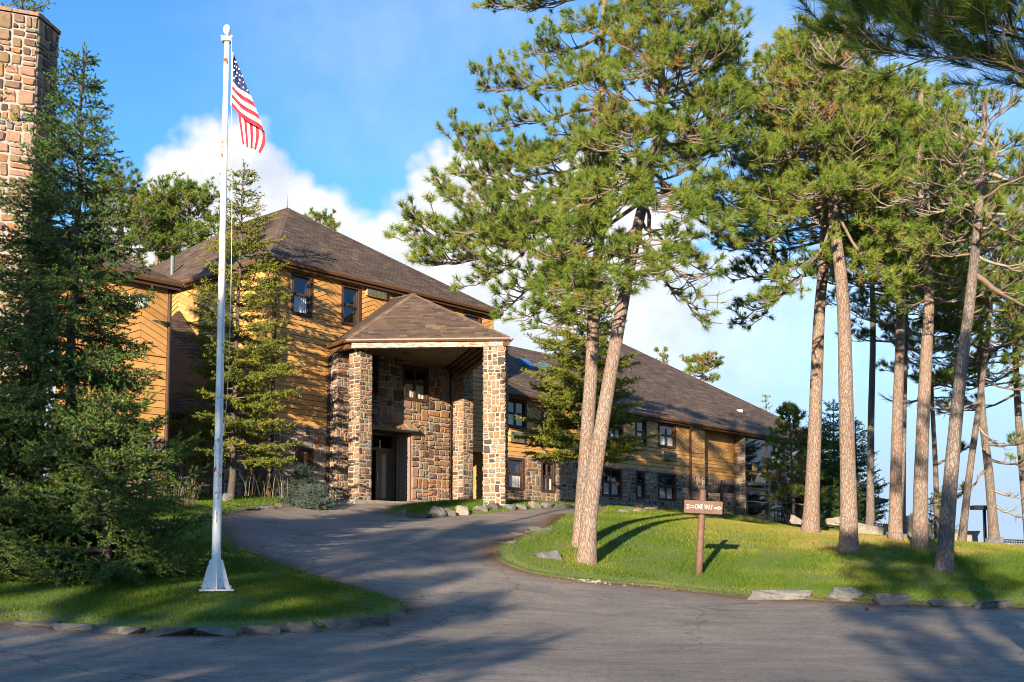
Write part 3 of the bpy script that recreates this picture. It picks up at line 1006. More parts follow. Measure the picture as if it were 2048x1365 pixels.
def mosaic(rect, size, g):
    """random split of a rectangle into stone-sized cells"""
    out, st = [], [rect]
    while st:
        u0, u1, v0, v1 = st.pop()
        w, h = u1 - u0, v1 - v0
        lim_w, lim_h = size * g.uniform(0.65, 2.0), size * g.uniform(0.55, 1.65)
        if w <= lim_w and h <= lim_h:
            out.append((u0, u1, v0, v1)); continue
        if w / lim_w > h / lim_h:
            m = u0 + w * g.uniform(0.36, 0.64); st += [(u0, m, v0, v1), (m, u1, v0, v1)]
        else:
            m = v0 + h * g.uniform(0.36, 0.64); st += [(u0, u1, v0, m), (u0, u1, m, v1)]
    return out
def lay_stones(thing_, parent, mapf, rect, holes=(), size=0.30, seed=0, joint=0.011, proud=0.03, tints=None):
    """mapf(u, v, w) -> world; w is out of the wall"""
    g = random.Random(seed)
    for cell in cells(rect, holes):
        for (u0, u1, v0, v1) in mosaic(cell, size, g):
            w, h = u1 - u0, v1 - v0
            if w < 0.05 or h < 0.05: continue
            j = joint * g.uniform(0.7, 1.3)
            jx, jy = min(0.15 * w, 0.036), min(0.15 * h, 0.036)
            cs = [(u0 + j + g.uniform(0, jx), v0 + j + g.uniform(0, jy)), (u1 - j - g.uniform(0, jx), v0 + j + g.uniform(0, jy)),
                  (u1 - j - g.uniform(0, jx), v1 - j - g.uniform(0, jy)), (u0 + j + g.uniform(0, jx), v1 - j - g.uniform(0, jy))]
            ring = []
            for i in range(4):
                p, a, b = cs[i], cs[i - 1], cs[(i + 1) % 4]
                k1, k2 = g.uniform(0.05, 0.24), g.uniform(0.05, 0.24)
                ring.append((p[0] + (a[0] - p[0]) * k1 * 0.8, p[1] + (a[1] - p[1]) * k1 * 0.8))
                ring.append((p[0] + (b[0] - p[0]) * k2 * 0.8, p[1] + (b[1] - p[1]) * k2 * 0.8))
            cu, cv = (u0 + u1) / 2, (v0 + v1) / 2
            pr = proud * g.uniform(0.6, 1.5)
            V = []
            for (a, b) in ring: V.append(mapf(a, b, -0.005))
            for (a, b) in ring: V.append(mapf(a, b, pr * 0.6))
            for (a, b) in ring: V.append(mapf(cu + (a - cu) * 0.86, cv + (b - cv) * 0.86, pr + g.uniform(-0.006, 0.006)))
            Fc = [tuple(range(16, 24))]
            for k in (0, 8):
                for i in range(8):
                    i2 = (i + 1) % 8
                    Fc.append((k + i, k + i2, k + 8 + i2, k + 8 + i))
            t = g.random() if tints is None else g.choice(tints)
            PC.add(thing_, 'stone', M['stone'], parent, V, Fc, t)

def plane_map(p0, du, dn):
    p0, du, dn = Vector(p0), Vector(du), Vector(dn)
    return lambda u, v, w: (p0.x + du.x * u + dn.x * w, p0.y + du.y * u + dn.y * w, p0.z + v)

def board_piece(thing_, parent, mapf, poly, axis, off, tint, thick=0.022):
    """poly in (u, v); axis is the unit 2D normal across the board: proud at its lower edge"""
    if len(poly) < 3 or abs(parea(poly)) < 0.004: return
    if parea(poly) < 0: poly = poly[::-1]
    ps = [p[0] * axis[0] + p[1] * axis[1] for p in poly]
    lo, hi = min(ps), max(ps)
    n = len(poly)
    V = [mapf(p[0], p[1], off) for p in poly]
    V += [mapf(p[0], p[1], off + thick * (1.25 - 0.85 * ((q - lo) / max(hi - lo, 1e-6)))) for p, q in zip(poly, ps)]
    Fc = [tuple(range(n, 2 * n))]
    for i in range(n):
        j = (i + 1) % n
        Fc.append((i, j, n + j, n + i))
    PC.add(thing_, 'board', M['siding'], parent, V, Fc, tint)
def siding_flat(thing_, parent, mapf, rect, holes, seed, expo=0.185, off=0.0, run=4.2):
    g = random.Random(seed)
    u0, u1, v0, v1 = rect
    v = v0
    while v < v1 - 0.02:
        vt = min(v + expo, v1)
        a = u0
        joints = [u0]
        while a < u1 - run * 1.3:
            a += run * g.uniform(0.75, 1.25); joints.append(a)
        joints.append(u1)
        for a, b in zip(joints, joints[1:]):
            for c in cells((a + 0.002, b - 0.002, v + 0.010, vt - 0.006), holes):
                board_piece(thing_, parent, mapf, [(c[0], c[2]), (c[1], c[2]), (c[1], c[3]), (c[0], c[3])], (0, 1), off, g.random())
        v += expo
def siding_chevron(thing_, parent, mapf, rect, holes, seams, seed, slope=0.43, expo=0.185, off=0.0, up_first=True):
    """zigzag of diagonal boards between vertical seams"""
    g = random.Random(seed)
    u0, u1, v0, v1 = rect
    up = up_first
    for a, b in zip(seams, seams[1:]):
        sl = slope if up else -slope
        up = not up
        lo, hi = max(a, u0), min(b, u1)
        if hi - lo < 0.03: continue
        bot = v0 - abs(slope) * (b - a) - expo
        k = 0
        while True:
            vb = bot + k * expo
            k += 1
            if vb > v1: break
            base_u = a if up is False else b      # board height is measured at the valley side
            f = lambda u: vb + (u - (a if sl > 0 else b)) * sl
            for c in cells((lo + 0.004, hi - 0.004, v0, v1), holes):
                poly = [(c[0], f(c[0]) + 0.010), (c[1], f(c[1]) + 0.010), (c[1], f(c[1]) + expo - 0.006), (c[0], f(c[0]) + expo - 0.006)]
                poly = clip_rect(poly, c)
                if poly:
                    L_ = math.hypot(1, sl)
                    board_piece(thing_, parent, mapf, poly, (-sl / L_, 1 / L_), off, g.random())

def shingle_plane(thing_, parent, poly3, eave_a, eave_b, seed, expo=0.14, tab=(0.22, 0.42), cap_tint=None, lift=0.012):
    """rows of shingle tabs on a convex planar polygon; eave_a -> eave_b is the lower edge direction"""
    g = random.Random(seed)
    P = [Vector(p) for p in poly3]
    u = (Vector(eave_b) - Vector(eave_a)).normalized()
    nrm = Vector((0, 0, 0))
    for i in range(1, len(P) - 1):
        nrm += (P[i] - P[0]).cross(P[i + 1] - P[0])
    nrm.normalize()
    if nrm.z < 0: nrm = -nrm
    vv = nrm.cross(u).normalized()
    if vv.z < 0: vv = -vv
    o = Vector(eave_a)
    cv = [((p - o).dot(u), (p - o).dot(vv)) for p in P]
    if parea(cv) < 0: cv = cv[::-1]
    us = [c[0] for c in cv]; vs_ = [c[1] for c in cv]
    v = min(vs_)
    def w3(a, b, h): return o + u * a + vv * b + nrm * h
    base = MB(); base.face([w3(a, b, 0) for a, b in cv])
    base.build('roof_deck', M['soffit'], parent)
    row = 0
    while v < max(vs_):
        a = min(us) - g.uniform(0, tab[1])
        while a < max(us):
            b = a + g.uniform(*tab)
            q = clip_convex([(a + 0.002, v), (b - 0.002, v), (b - 0.002, v + expo), (a + 0.002, v + expo)], cv)
            if len(q) >= 3 and abs(parea(q)) > 0.002:
                if parea(q) < 0: q = q[::-1]
                dl = g.uniform(0, 0.006)
                n = len(q)
                V = [w3(x, y, 0.004 + dl + lift * (1 - (y - v) / expo)) for x, y in q] + [w3(x, y, 0.0) for x, y in q]
                Fc = [tuple(range(n))] + [(i, n + i, n + (i + 1) % n, (i + 1) % n) for i in range(n)]
                t = min(1, max(0, g.gauss(0.42, 0.24)))
                PC.add(thing_, 'shingle', M['shingle'], parent, V, Fc, t)
            a = b
        v += expo
        row += 1
def hip_cap(thing_, parent, p0, p1, n0, n1, seed, w=0.16, tint=(0.6, 1.0)):
    """overlapping cap shingles along a hip; n0, n1 point down the two slopes"""
    g = random.Random(seed)
    p0, p1 = Vector(p0), Vector(p1)
    L_ = (p1 - p0).length
    d = (p1 - p0) / L_
    n0, n1 = Vector(n0).normalized(), Vector(n1).normalized()
    k = int(L_ / 0.16)
    up = Vector((0, 0, 1))
    for i in range(k):
        a, b = p0 + d * (L_ * i / k), p0 + d * (L_ * (i + 1.06) / k)
        h0, h1 = 0.040, 0.026
        V = [a + n0 * w + up * h0 * .7, a + up * h0, a + n1 * w + up * h0 * .7, b + n0 * w + up * h1 * .7, b + up * h1, b + n1 * w + up * h1 * .7,
             a + n0 * w - up * .01, a + n1 * w - up * .01]
        Fc = [(0, 1, 4, 3), (1, 2, 5, 4), (0, 6, 7, 2, 1)]
        PC.add(thing_, 'shingle', M['shingle'], parent, V, Fc, g.uniform(*tint))

def window_unit(parent, mapf, u0, u1, v0, v1, style='hung', seed=0, curtain=True, depth=0.55, recess=0.05, trim=0.10):
    """trim boards, sash bars, panes, and the dark room with its curtains behind; opening u0..u1, v0..v1 includes the trim"""
    g = random.Random(seed)
    fr = MB()
    def bx(mb, a, b, c, d, w0, w1, mi=0):
        ring = [Vector(mapf(a, c, w0)), Vector(mapf(b, c, w0)), Vector(mapf(b, d, w0)), Vector(mapf(a, d, w0))]
        mb.prism(ring, Vector(mapf(a, c, w1)) - ring[0], mi)
    tr = trim
    bx(fr, u0, u0 + tr, v0, v1, -0.10, 0.055); bx(fr, u1 - tr, u1, v0, v1, -0.10, 0.055)
    bx(fr, u0 + tr, u1 - tr, v1 - tr, v1, -0.10, 0.055); bx(fr, u0 + tr, u1 - tr, v0, v0 + tr * 0.9, -0.10, 0.055)
    o = fr.build('window', M['trim'], parent)
    a, b, c, d = u0 + tr, u1 - tr, v0 + tr * 0.9, v1 - tr
    lights = []
    sash = MB()
    cols = [(a, b)] if style in ('hung',) else [(a, (a + b) / 2), ((a + b) / 2, b)]
    sb = 0.042
    for (x0, x1) in cols:
        vm = c + (d - c) * (0.52 if style != 'plain' else 1.0)
        rows = [(c, vm), (vm, d)] if style != 'plain' else [(c, d)]
        for (y0, y1) in rows:
            bx(sash, x0, x0 + sb, y0, y1, -recess - 0.03, -recess + 0.03); bx(sash, x1 - sb, x1, y0, y1, -recess - 0.03, -recess + 0.03)
            bx(sash, x0 + sb, x1 - sb, y0, y0 + sb, -recess - 0.03, -recess + 0.03); bx(sash, x0 + sb, x1 - sb, y1 - sb, y1, -recess - 0.03, -recess + 0.03)
            lights.append((x0 + sb, x1 - sb, y0 + sb, y1 - sb))
    sash.build('sash', M['trim'], o)
    for (x0, x1, y0, y1) in lights:
        m = MB(); m.face([mapf(x0, y0, -recess), mapf(x1, y0, -recess), mapf(x1, y1, -recess), mapf(x0, y1, -recess)])
        m.build('pane', M['glass'], o)
    rm = MB()
    q = [(a, c), (b, c), (b, d), (a, d)]
    rm.face([mapf(x, y, -depth) for x, y in q])
    for i in range(4):
        (x0, y0), (x1, y1) = q[i], q[(i + 1) % 4]
        rm.face([mapf(x0, y0, -0.1), mapf(x1, y1, -0.1), mapf(x1, y1, -depth), mapf(x0, y0, -depth)])
    rm.build('room', M['dark_room'], o)
    if curtain:
        cm = MB()
        n = 24
        top = d if curtain == 'full' else c + (d - c) * g.uniform(0.48, 0.56)
        wv = lambda i: -0.13 - 0.03 * math.sin(i * 1.9 + seed)
        for i in range(n):
            x0, x1 = a + (b - a) * i / n, a + (b - a) * (i + 1) / n
            cm.face([mapf(x0, c, wv(i)), mapf(x1, c, wv(i + 1)), mapf(x1, top, wv(i + 1)), mapf(x0, top, wv(i))])
        cm.build('curtain', M['curtain'], o, smooth=True)
        if curtain == 'drape':
            cm = MB()
            for x0, x1 in ((b - (b - a) * 0.2, b),):
                for i in range(8):
                    y0, y1 = x0 + (x1 - x0) * i / 8, x0 + (x1 - x0) * (i + 1) / 8
                    cm.face([mapf(y0, c, wv(i) - .03), mapf(y1, c, wv(i + 1) - .03), mapf(y1, d, wv(i + 1) - .03), mapf(y0, d, wv(i) - .03)])
            cm.build('drape', M['siding_plain'], o, smooth=True)
    return o
simple('siding_back', (0.085, 0.04, 0.014), 0.9)
simple('siding_plain', (0.45, 0.25, 0.08), 0.8, var=0.15)
def ac_unit(parent, mapf, u0, u1, v0, v1):
    def bx(mb, a, b, c, d, w0, w1):
        ring = [Vector(mapf(a, c, w0)), Vector(mapf(b, c, w0)), Vector(mapf(b, d, w0)), Vector(mapf(a, d, w0))]
        mb.prism(ring, Vector(mapf(a, c, w1)) - ring[0])
    m = MB(); bx(m, u0, u1, v0, v1, 0.0, 0.15)
    o = m.build('air_conditioner', M['ac_case'], parent)
    m = MB()
    k = 11
    for i in range(k):
        y = v0 + 0.02 + (v1 - v0 - 0.04) * (i + 0.5) / k
        bx(m, u0 + 0.02, u1 - 0.02, y - 0.012, y + 0.006, 0.152, 0.172)
    bx(m, u0 + 0.015, u1 - 0.015, v0 + 0.015, v1 - 0.015, 0.146, 0.156)
    m.build('grille', M['ac_grille'], o)
    return o
def downspout(parent, mapf, u, v0, v1, w=0.05):
    m = MB()
    m.tube([mapf(u, v1, 0.35), mapf(u, v1 - 0.25, 0.10), mapf(u, v1 - 0.4, 0.09), mapf(u, v0 + 0.15, 0.09), mapf(u, v0, 0.2)], w, 8)
    m.build('downspout', M['trim'], parent)
def wall_mesh(name, parent, mapf, rects_holes, mat, w=0.0, back=0.3):
    m = MB()
    for rect, holes in rects_holes:
        for c in cells(rect, holes):
            m.face([mapf(c[0], c[2], w), mapf(c[1], c[2], w), mapf(c[1], c[3], w), mapf(c[0], c[3], w)])
    return m.build(name, mat, parent)
def gutter(parent, p0, p1, out, name='gutter', h=0.14, w=0.13, fas=0.10, mat='gutter'):
    """gutter from p0 to p1; out is the horizontal outward direction"""
    p0, p1, out = Vector(p0), Vector(p1), Vector(out).normalized()
    z = Vector((0, 0, 1))
    m = MB()
    prof = [out * 0.0 - z * h, out * w * 0.65 - z * h, out * w - z * h * 0.45, out * w - z * 0.0, out * (w - 0.025), out * (w - 0.03) - z * h * 0.4, out * 0.02 - z * h * 0.75, -z * 0]
    m.prism([p0 + q for q in prof], p1 - p0)
    m.build(name, M[mat], parent)
    m = MB()
    m.prism([p0 - out * 0.035 - z * (h + fas), p0 - out * 0.003 - z * (h + fas), p0 - out * 0.003 + z * 0.005, p0 - out * 0.035 + z * 0.005], p1 - p0)
    m.build('fascia', M['trim'], parent)

# ------------------------------------------------------------------ the lodge
lodge = thing('lodge', W(5, 0, 2.2), 'long lodge of fieldstone and ochre board siding under brown shingle roofs', 'lodge')
FM = plane_map(W(0, 0, 0), (DV.x, DV.y, 0), (NV.x, NV.y, 0))          # main front, u = s, v = z
BASE = 1.5
STM, CHM, TOPM = 4.76, 8.84, 10.30      # main block: top of stone, foot of chevrons, wall top
STW, CHW, TOPW = 4.47, 5.64, 7.02       # wing: the same
S_L, S_R = -4.86, 6.40                  # main block ends
S_W = 22.7                              # end of the wing's flat front
def rect_px(x0, y0, x1, y1, t=0.0):
    """window rectangle on the front from the pixels of its corners"""
    xm, ym = (x0 + x1) / 2, (y0 + y1) / 2
    s0, _ = FP(x0, ym, t); s1, _ = FP(x1, ym, t)
    _, z1 = FP(xm, y0, t); _, z0 = FP(xm, y1, t)
    return (s0, s1, z0, z1)

# --- main block, front
mw = [rect_px(582, 535.5, 623.5, 624, 0), rect_px(682, 558, 720.5, 643, 0), rect_px(846, 597, 880, 668, 0), rect_px(927, 615, 961, 690, 0)]
mw = [(a, b, 8.62, 10.12) for (a, b, c, d) in mw]
mac = [rect_px(729.5, 573, 768, 596, 0), rect_px(801, 590, 824, 612, 0)]
entry = (-1.55, 3.70)                   # stone entrance bay between the pilasters
hall_w = rect_px(805, 733, 856, 803, 0.15)
hall_w2 = rect_px(728, 700, 756, 790, 0.15)
DOOR = (FP(744, 950, 0.15)[0], FP(822, 950, 0.15)[0], BASE, FP(780, 862, 0.15)[1])
main_wall = wall_mesh('wall', lodge, FM, [((S_L, entry[0], STM, TOPM), mw), ((entry[0], S_R, 7.3, TOPM), mw), ((entry[1], S_R, STW, 7.3), [])], M['siding_back'], -0.004)
stone_l = wall_mesh('wall', lodge, FM, [((S_L - 0.021, entry[0], BASE, STM), [(-3.75, -2.95, 2.9, 4.0)])], M['mortar'], 0.02)
lay_stones(lodge, stone_l, FM, (S_L, entry[0], BASE + 0.3, STM - 0.02), [(-3.75, -2.95, 2.9, 4.0)], 0.36, 3, proud=0.05)
siding_flat(lodge, main_wall, FM, (S_L, S_R, STM, CHM), mw + [(entry[0], entry[1], 0, 7.75)], 5)
siding_flat(lodge, main_wall, FM, (entry[1], S_R, STW, STM), [], 6)
_c1, _c2 = (mw[0][0] + mw[0][1]) / 2, (mw[1][0] + mw[1][1]) / 2
_hp = (_c2 - _c1) / 2
seams = [_c1 + _hp * k for k in range(-2, 11)]
siding_chevron(lodge, main_wall, FM, (S_L, S_R, CHM + 0.03, TOPM), mw + mac, seams, 7, up_first=True)
tr = MB()
for a, b in ((S_L, mw[0][0]), (mw[0][1], mw[1][0]), (mw[1][1], mw[2][0]), (mw[2][1], mw[3][0]), (mw[3][1], S_R)):
    tr.fbox(a, b, -0.01, 0.045, CHM - 0.03, CHM + 0.028)
tr.fbox(S_R - 0.06, S_R + 0.04, -0.06, 0.035, STW, TOPM); tr.fbox(S_L - 0.04, S_L + 0.06, -0.06, 0.035, STM, TOPM)
tr.build('trim_board', M['siding_plain'], main_wall)
for i, w_ in enumerate(mw):
    window_unit(lodge, FM, *w_, style='hung', seed=i, curtain=('half', False, 'half', False)[i])
for a in mac: ac_unit(lodge, FM, *a)
window_unit(lodge, FM, -3.75, -2.95, 2.9, 4.0, style='plain', seed=9, curtain=False)
downspout(lodge, FM, -4.75, 2.2, 10.15)
downspout(lodge, FM, -2.33, 2.2, 7.5)

# --- main block, left side
D_L = -15.0
LM = plane_map(W(S_L, D_L, 0), (NV.x, NV.y, 0), (-DV.x, -DV.y, 0))    # u runs from the back to the front corner
def lrect(x0, y0, x1, y1):
    xm, ym = (x0 + x1) / 2, (y0 + y1) / 2
    t0, _ = TP(x0, ym, S_L); t1, _ = TP(x1, ym, S_L)
    _, z1 = TP(xm, y0, S_L); _, z0 = TP(xm, y1, S_L)
    return (t0 - D_L, t1 - D_L, z0, z1)
lw = [lrect(384, 832, 432, 950)]
side_wall = wall_mesh('wall', lodge, LM, [((0, -D_L, STM, TOPM), [])], M['siding_back'], -0.004)
side_stone = wall_mesh('wall', lodge, LM, [((0, -D_L + 0.021, BASE - 0.5, STM), lw)], M['mortar'], 0.02)
lay_stones(lodge, side_stone, LM, (5, 15, BASE - 0.1, STM - 0.02), lw, 0.36, 13, proud=0.05)
siding_flat(lodge, side_wall, LM, (0, -D_L, STM, CHM), [], 15)
siding_chevron(lodge, side_wall, LM, (0, -D_L, CHM + 0.03, TOPM), [], [0.3 + 1.12 * k for k in range(-1, 15)], 17)
window_unit(lodge, LM, *lw[0], style='plain', seed=21, curtain=False)
wall_mesh('wall', lodge, plane_map(W(S_R, 0, 0), (-NV.x, -NV.y, 0), (DV.x, DV.y, 0)), [((0, -D_L, BASE, TOPM), [])], M['siding_plain'])

# --- main roof: corners of the eave, apex and short ridge
OVH = 0.27
ez = 10.40
eA, eB, eC, eD = W(S_L - OVH, OVH, ez), W(S_R + OVH, OVH, ez), W(S_R + OVH, D_L - OVH, ez), W(S_L - OVH, D_L - OVH, ez)
apx = at(575, 418, 46.0)
_rel = Vector((apx.x - OV.x, apx.y - OV.y)); ap_s, ap_t = _rel.dot(DV), _rel.dot(NV)
apx2 = W(ap_s, ap_t - 3.6, apx.z)
roof = MB(); roof.face([eA, eB, eC, eD]); roof = roof.build('roof', M['soffit'], lodge)
up4 = Vector((0, 0, 0.02))
shingle_plane(lodge, roof, [eA + up4, eB + up4, apx + up4], eA + up4, eB + up4, 31)
shingle_plane(lodge, roof, [eD + up4, eA + up4, apx + up4, apx2 + up4], eD + up4, eA + up4, 32, expo=0.15, tab=(0.3, 0.6))
m = MB(); m.face([eB, eC, apx2, apx]); m.face([eC, eD, apx2]); m.build('roof_deck', M['shingle'], roof)
hip_cap(lodge, roof, eA + up4, apx + up4, eB - eA, eD - eA, 33, w=0.17)
hip_cap(lodge, roof, eB + up4, apx + up4, eA - eB, eC - eB, 34, w=0.1)
hip_cap(lodge, roof, apx + up4, apx2 + up4, (DV.x, DV.y, -0.6), (-DV.x, -DV.y, -0.6), 35, w=0.12)
gutter(roof, eA, eB, (NV.x, NV.y, 0)); gutter(roof, eD, eA, (-DV.x, -DV.y, 0)); gutter(roof, eB, eC, (DV.x, DV.y, 0))
m = MB(); m.face([q - Vector((0, 0, 0.10)) for q in (eA, eB, eC, eD)]); m.build('soffit', M['soffit'], roof)
m = MB(); m.tube([apx, apx + Vector((0, 0, 0.55))], [0.012, 0.004], 6); m.build('lightning_rod', M['black_metal'], lodge)
vp = at(345, 531, 44.5)
m = MB(); m.tube([vp - Vector((0, 0, 0.5)), vp + Vector((0, 0, 0.37))], 0.085, 12); m.build('vent_pipe', M['pipe_green'], lodge)

# --- entrance bay of stone behind the porch
EM = plane_map(W(0, 0.15, 0), (DV.x, DV.y, 0), (NV.x, NV.y, 0))
hl = [hall_w, hall_w2, DOOR]
bay = wall_mesh('wall', lodge, EM, [((entry[0], entry[1], BASE, 7.75), hl)], M['mortar'], 0.0)
lay_stones(lodge, bay, EM, (entry[0], entry[1], BASE + 0.5, 7.7), hl, 0.36, 41, proud=0.05)
m = MB(); m.fbox(entry[1], entry[1] + 0.02, -0.02, 0.17, BASE, 7.75); m.fbox(entry[0] - 0.02, entry[0], -0.02, 0.15, BASE, 7.75); m.build('bay_return', M['mortar'], bay)
window_unit(lodge, EM, *hall_w, style='double', seed=43, curtain='half', depth=0.7)
window_unit(lodge, EM, *hall_w2, style='hung', seed=44, curtain='half', depth=0.7)
m = MB(); m.tube([W(entry[1] + 0.12, 0.1, 7.4), W(entry[1] + 0.12, 0.1, 2.2)], 0.06, 8); m.build('downspout', M['trim'], lodge)
# door recess: jambs, frame, transom, open leaf and its twin
d0, d1, _, dz = DOOR
FL = 2.16
rec = MB()
rec.face([EM(d1, FL - .3, 0), EM(d1, FL - .3, -0.95), EM(d1, dz, -0.95), EM(d1, dz, 0)])
rec.face([EM(d0, FL - .3, 0), EM(d0, FL - .3, -0.95), EM(d0, dz, -0.95), EM(d0, dz, 0)])
rec.face([EM(d0, dz, 0), EM(d1, dz, 0), EM(d1, dz, -0.95), EM(d0, dz, -0.95)])
rec = rec.build('door_recess', M['trim'], lodge)
m = MB()
for k in range(5):      # ribbed pilaster lining the recess
    w0 = -0.06 - k * 0.155
    ring = [Vector(EM(d1 - 0.002, FL - 0.02, w0)), Vector(EM(d1 - 0.07, FL - 0.02, w0 - 0.02)), Vector(EM(d1 - 0.07, FL - 0.02, w0 - 0.075)), Vector(EM(d1 - 0.002, FL - 0.02, w0 - 0.095))]
    m.prism(ring, (0, 0, dz - FL))
m.build('ribbed_jamb', M['jamb'], rec)
def ebox(mb, a, b, c, d, w0, w1):
    ring = [Vector(EM(a, c, w0)), Vector(EM(b, c, w0)), Vector(EM(b, d, w0)), Vector(EM(a, d, w0))]
    mb.prism(ring, Vector(EM(a, c, w1)) - ring[0])
DT = FL + 2.08
dm = (d0 + d1) / 2
m = MB()
ebox(m, d0, d0 + 0.09, FL, dz, -0.95, -0.82); ebox(m, d1 - 0.14, d1 - 0.05, FL, dz, -0.95, -0.82); ebox(m, d0 + 0.09, d1 - 0.14, dz - 0.09, dz, -0.95, -0.82)
ebox(m, d0 + 0.09, d1 - 0.14, DT, DT + 0.10, -0.95, -0.82)
fr = m.build('door_frame', M['bronze'], lodge)
m = MB(); m.face([EM(d0 + 0.09, DT + 0.1, -0.9), EM(d1 - 0.14, DT + 0.1, -0.9), EM(d1 - 0.14, dz - 0.09, -0.9), EM(d0 + 0.09, dz - 0.09, -0.9)]); m.build('pane', M['glass'], fr)
m = MB()
m.face([EM(d0 - 1.0, FL - 0.02, -4), EM(d1 + 1.0, FL - 0.02, -4), EM(d1 + 1.0, dz, -4), EM(d0 - 1, dz, -4)])
m.face([EM(d0 - 1.0, FL, -0.96), EM(d1 + 1.0, FL, -0.96), EM(d1 + 1.0, FL, -4), EM(d0 - 1, FL, -4)])
m.face([EM(d0 - 1.0, FL, -0.96), EM(d0 - 1.0, FL, -4), EM(d0 - 1, dz, -4), EM(d0 - 1, dz, -0.96)])
m.face([EM(d1 + 1.0, FL, -0.96), EM(d1 + 1.0, FL, -4), EM(d1 + 1, dz, -4), EM(d1 + 1, dz, -0.96)])
m.face([EM(d0 - 1.0, dz, -0.96), EM(d1 + 1.0, dz, -0.96), EM(d1 + 1, dz, -4), EM(d0 - 1, dz, -4)])
m.build('room', M['dark_room'], fr)
def door_leaf(a, b, name, shift=0.0):
    m = MB(); ss = 0.12
    ebox(m, a, a + ss, FL + 0.02, DT, -0.93, -0.87); ebox(m, b - ss, b, FL + 0.02, DT, -0.93, -0.87)
    ebox(m, a + ss, b - ss, FL + 0.02, FL + 0.28, -0.93, -0.87); ebox(m, a + ss, b - ss, DT - 0.13, DT, -0.93, -0.87)
    gx0, gx1 = a + (b - a) * 0.36, b - (b - a) * 0.36
    ebox(m, a + ss, gx0, FL + 0.28, DT - 0.13, -0.915, -0.885); ebox(m, gx1, b - ss, FL + 0.28, DT - 0.13, -0.915, -0.885)
    o = m.build('door', M['bronze'], fr)
    m = MB(); m.face([EM(gx0, FL + 0.28, -0.9), EM(gx1, FL + 0.28, -0.9), EM(gx1, DT - 0.13, -0.9), EM(gx0, DT - 0.13, -0.9)]); m.build('glass_strip', M['tan_wall'], o)
    m = MB(); m.tube([EM(a + 0.06, FL + 0.9, -0.84), EM(a + 0.06, FL + 1.2, -0.84)], 0.015, 8); m.build('door_handle', M['steel'], o)
door_leaf(dm - 0.02, d1 - 0.15, 'door')
m = MB(); ebox(m, d0 + 0.10, d0 + 0.15, FL + 0.02, DT, -1.75, -0.93); m.build('door', M['bronze'], fr)
# sloping hood of stones over the door
hood = MB(); hz = dz + 0.03
hood.prism([EM(d0 - 0.35, hz, 0), EM(d0 - 0.35, hz + 0.28, 0), EM(d0 - 0.35, hz + 0.02, 0.34)], Vector(EM(d1 + 0.1, 0, 0)) - Vector(EM(d0 - 0.35, 0, 0)))
hood = hood.build('door_hood', M['mortar'], lodge)
_hd = (Vector(EM(0, 0.02, 0.34)) - Vector(EM(0, 0.28, 0)))
def hoodmap(u, v, w):
    q = Vector(EM(u, hz + 0.28, 0)) + _hd * v + Vector((0, 0, 1)) * (w * 0.8 + 0.012) + Vector((NV.x, NV.y, 0)) * (w * 0.6 + 0.01)
    return tuple(q)
g_ = random.Random(5); u_ = d0 - 0.33
while u_ < d1 + 0.05:
    w_ = g_.uniform(0.22, 0.42)
    lay_stones(lodge, hood, hoodmap, (u_, min(u_ + w_, d1 + 0.1), 0.02, 0.98), (), 2.0, int(u_ * 100), proud=0.04)
    u_ += w_
m = MB(); m.prism([tuple(W(-2.6, -0.9, FL - 0.6)), tuple(W(4.6, -0.9, FL - 0.6)), tuple(W(4.6, 2.2, FL - 0.6)), tuple(W(-2.6, 1.9, FL - 0.6))], (0, 0, 0.585)); m.build('doorstep', M['asphalt'], lodge)

# --- porch: four stone columns, beam, ceiling, hipped roof
def col_centre(px, Z):
    p = at(px, 1000, Z); return Vector((p.x, p.y))
def column(c, du, side, z0, z1, seed, name='porch_column', dep=None):
    """square column, du = unit direction of its front face (left to right seen from outside)"""
    du = Vector(du).normalized(); dn = Vector((du.y, -du.x))
    dep = dep or side
    m = MB()
    a, b = du * (side / 2), dn * (dep / 2)
    m.prism([Vector((*(c - a + b), z0)), Vector((*(c + a + b), z0)), Vector((*(c + a - b), z0)), Vector((*(c - a - b), z0))], (0, 0, z1 - z0))
    o = m.build(name, M['mortar'], lodge)
    fs = [(c - a + b, du, dn, side), (c + a + b, -dn, du, dep), (c + a - b, -du, -dn, side), (c - a - b, dn, -du, dep)]
    for k, (p, u, n_, L_) in enumerate(fs):
        mp = plane_map((p.x, p.y, 0), (u.x, u.y, 0), (n_.x, n_.y, 0))
        lay_stones(lodge, o, mp, (-0.02, L_ + 0.02, z0 + 0.02, z1 - 0.01), (), 0.245, seed * 10 + k, joint=0.010, proud=0.028)
    return o
cB = col_centre(718.5, 40.3); cD = col_centre(991, 39.7); cC = col_centre(925.5, 45.0)
BB = at(703, 697, 39.9).z        # underside of the beam
column(cB, DV, 0.56, 1.7, BB, 51)
bd = (cD - cB).normalized()
column(cD, bd, 0.74, 1.6, BB, 52)
column(cC, DV, 0.55, 1.7, BB + 0.25, 53)
_ca = W(-1.90, 0.22, 0).to_2d()
column(_ca, DV, 0.74, 1.7, BB - 0.02, 54, 'pilaster', dep=0.5)
m = MB(); m.fbox(-1.45, -1.30, 0.15, 0.62, FL - 0.3, BB + 0.2); m.build('downspout', M['trim'], lodge)
pe = BB + 0.24                   # eave of the porch roof
pA, pB, pD, pC = W(-2.35, 0.02, pe), at(693, 683, 39.6), at(1020, 683, 39.25), W(4.75, 0.02, pe)
pB.z = pD.z = pe
Q = at(825, 590, 42.2)
_r = Vector((Q.x - OV.x, Q.y - OV.y)); q_s = _r.dot(DV)
Q2 = W(q_s + 0.02, 0.03, Q.z)
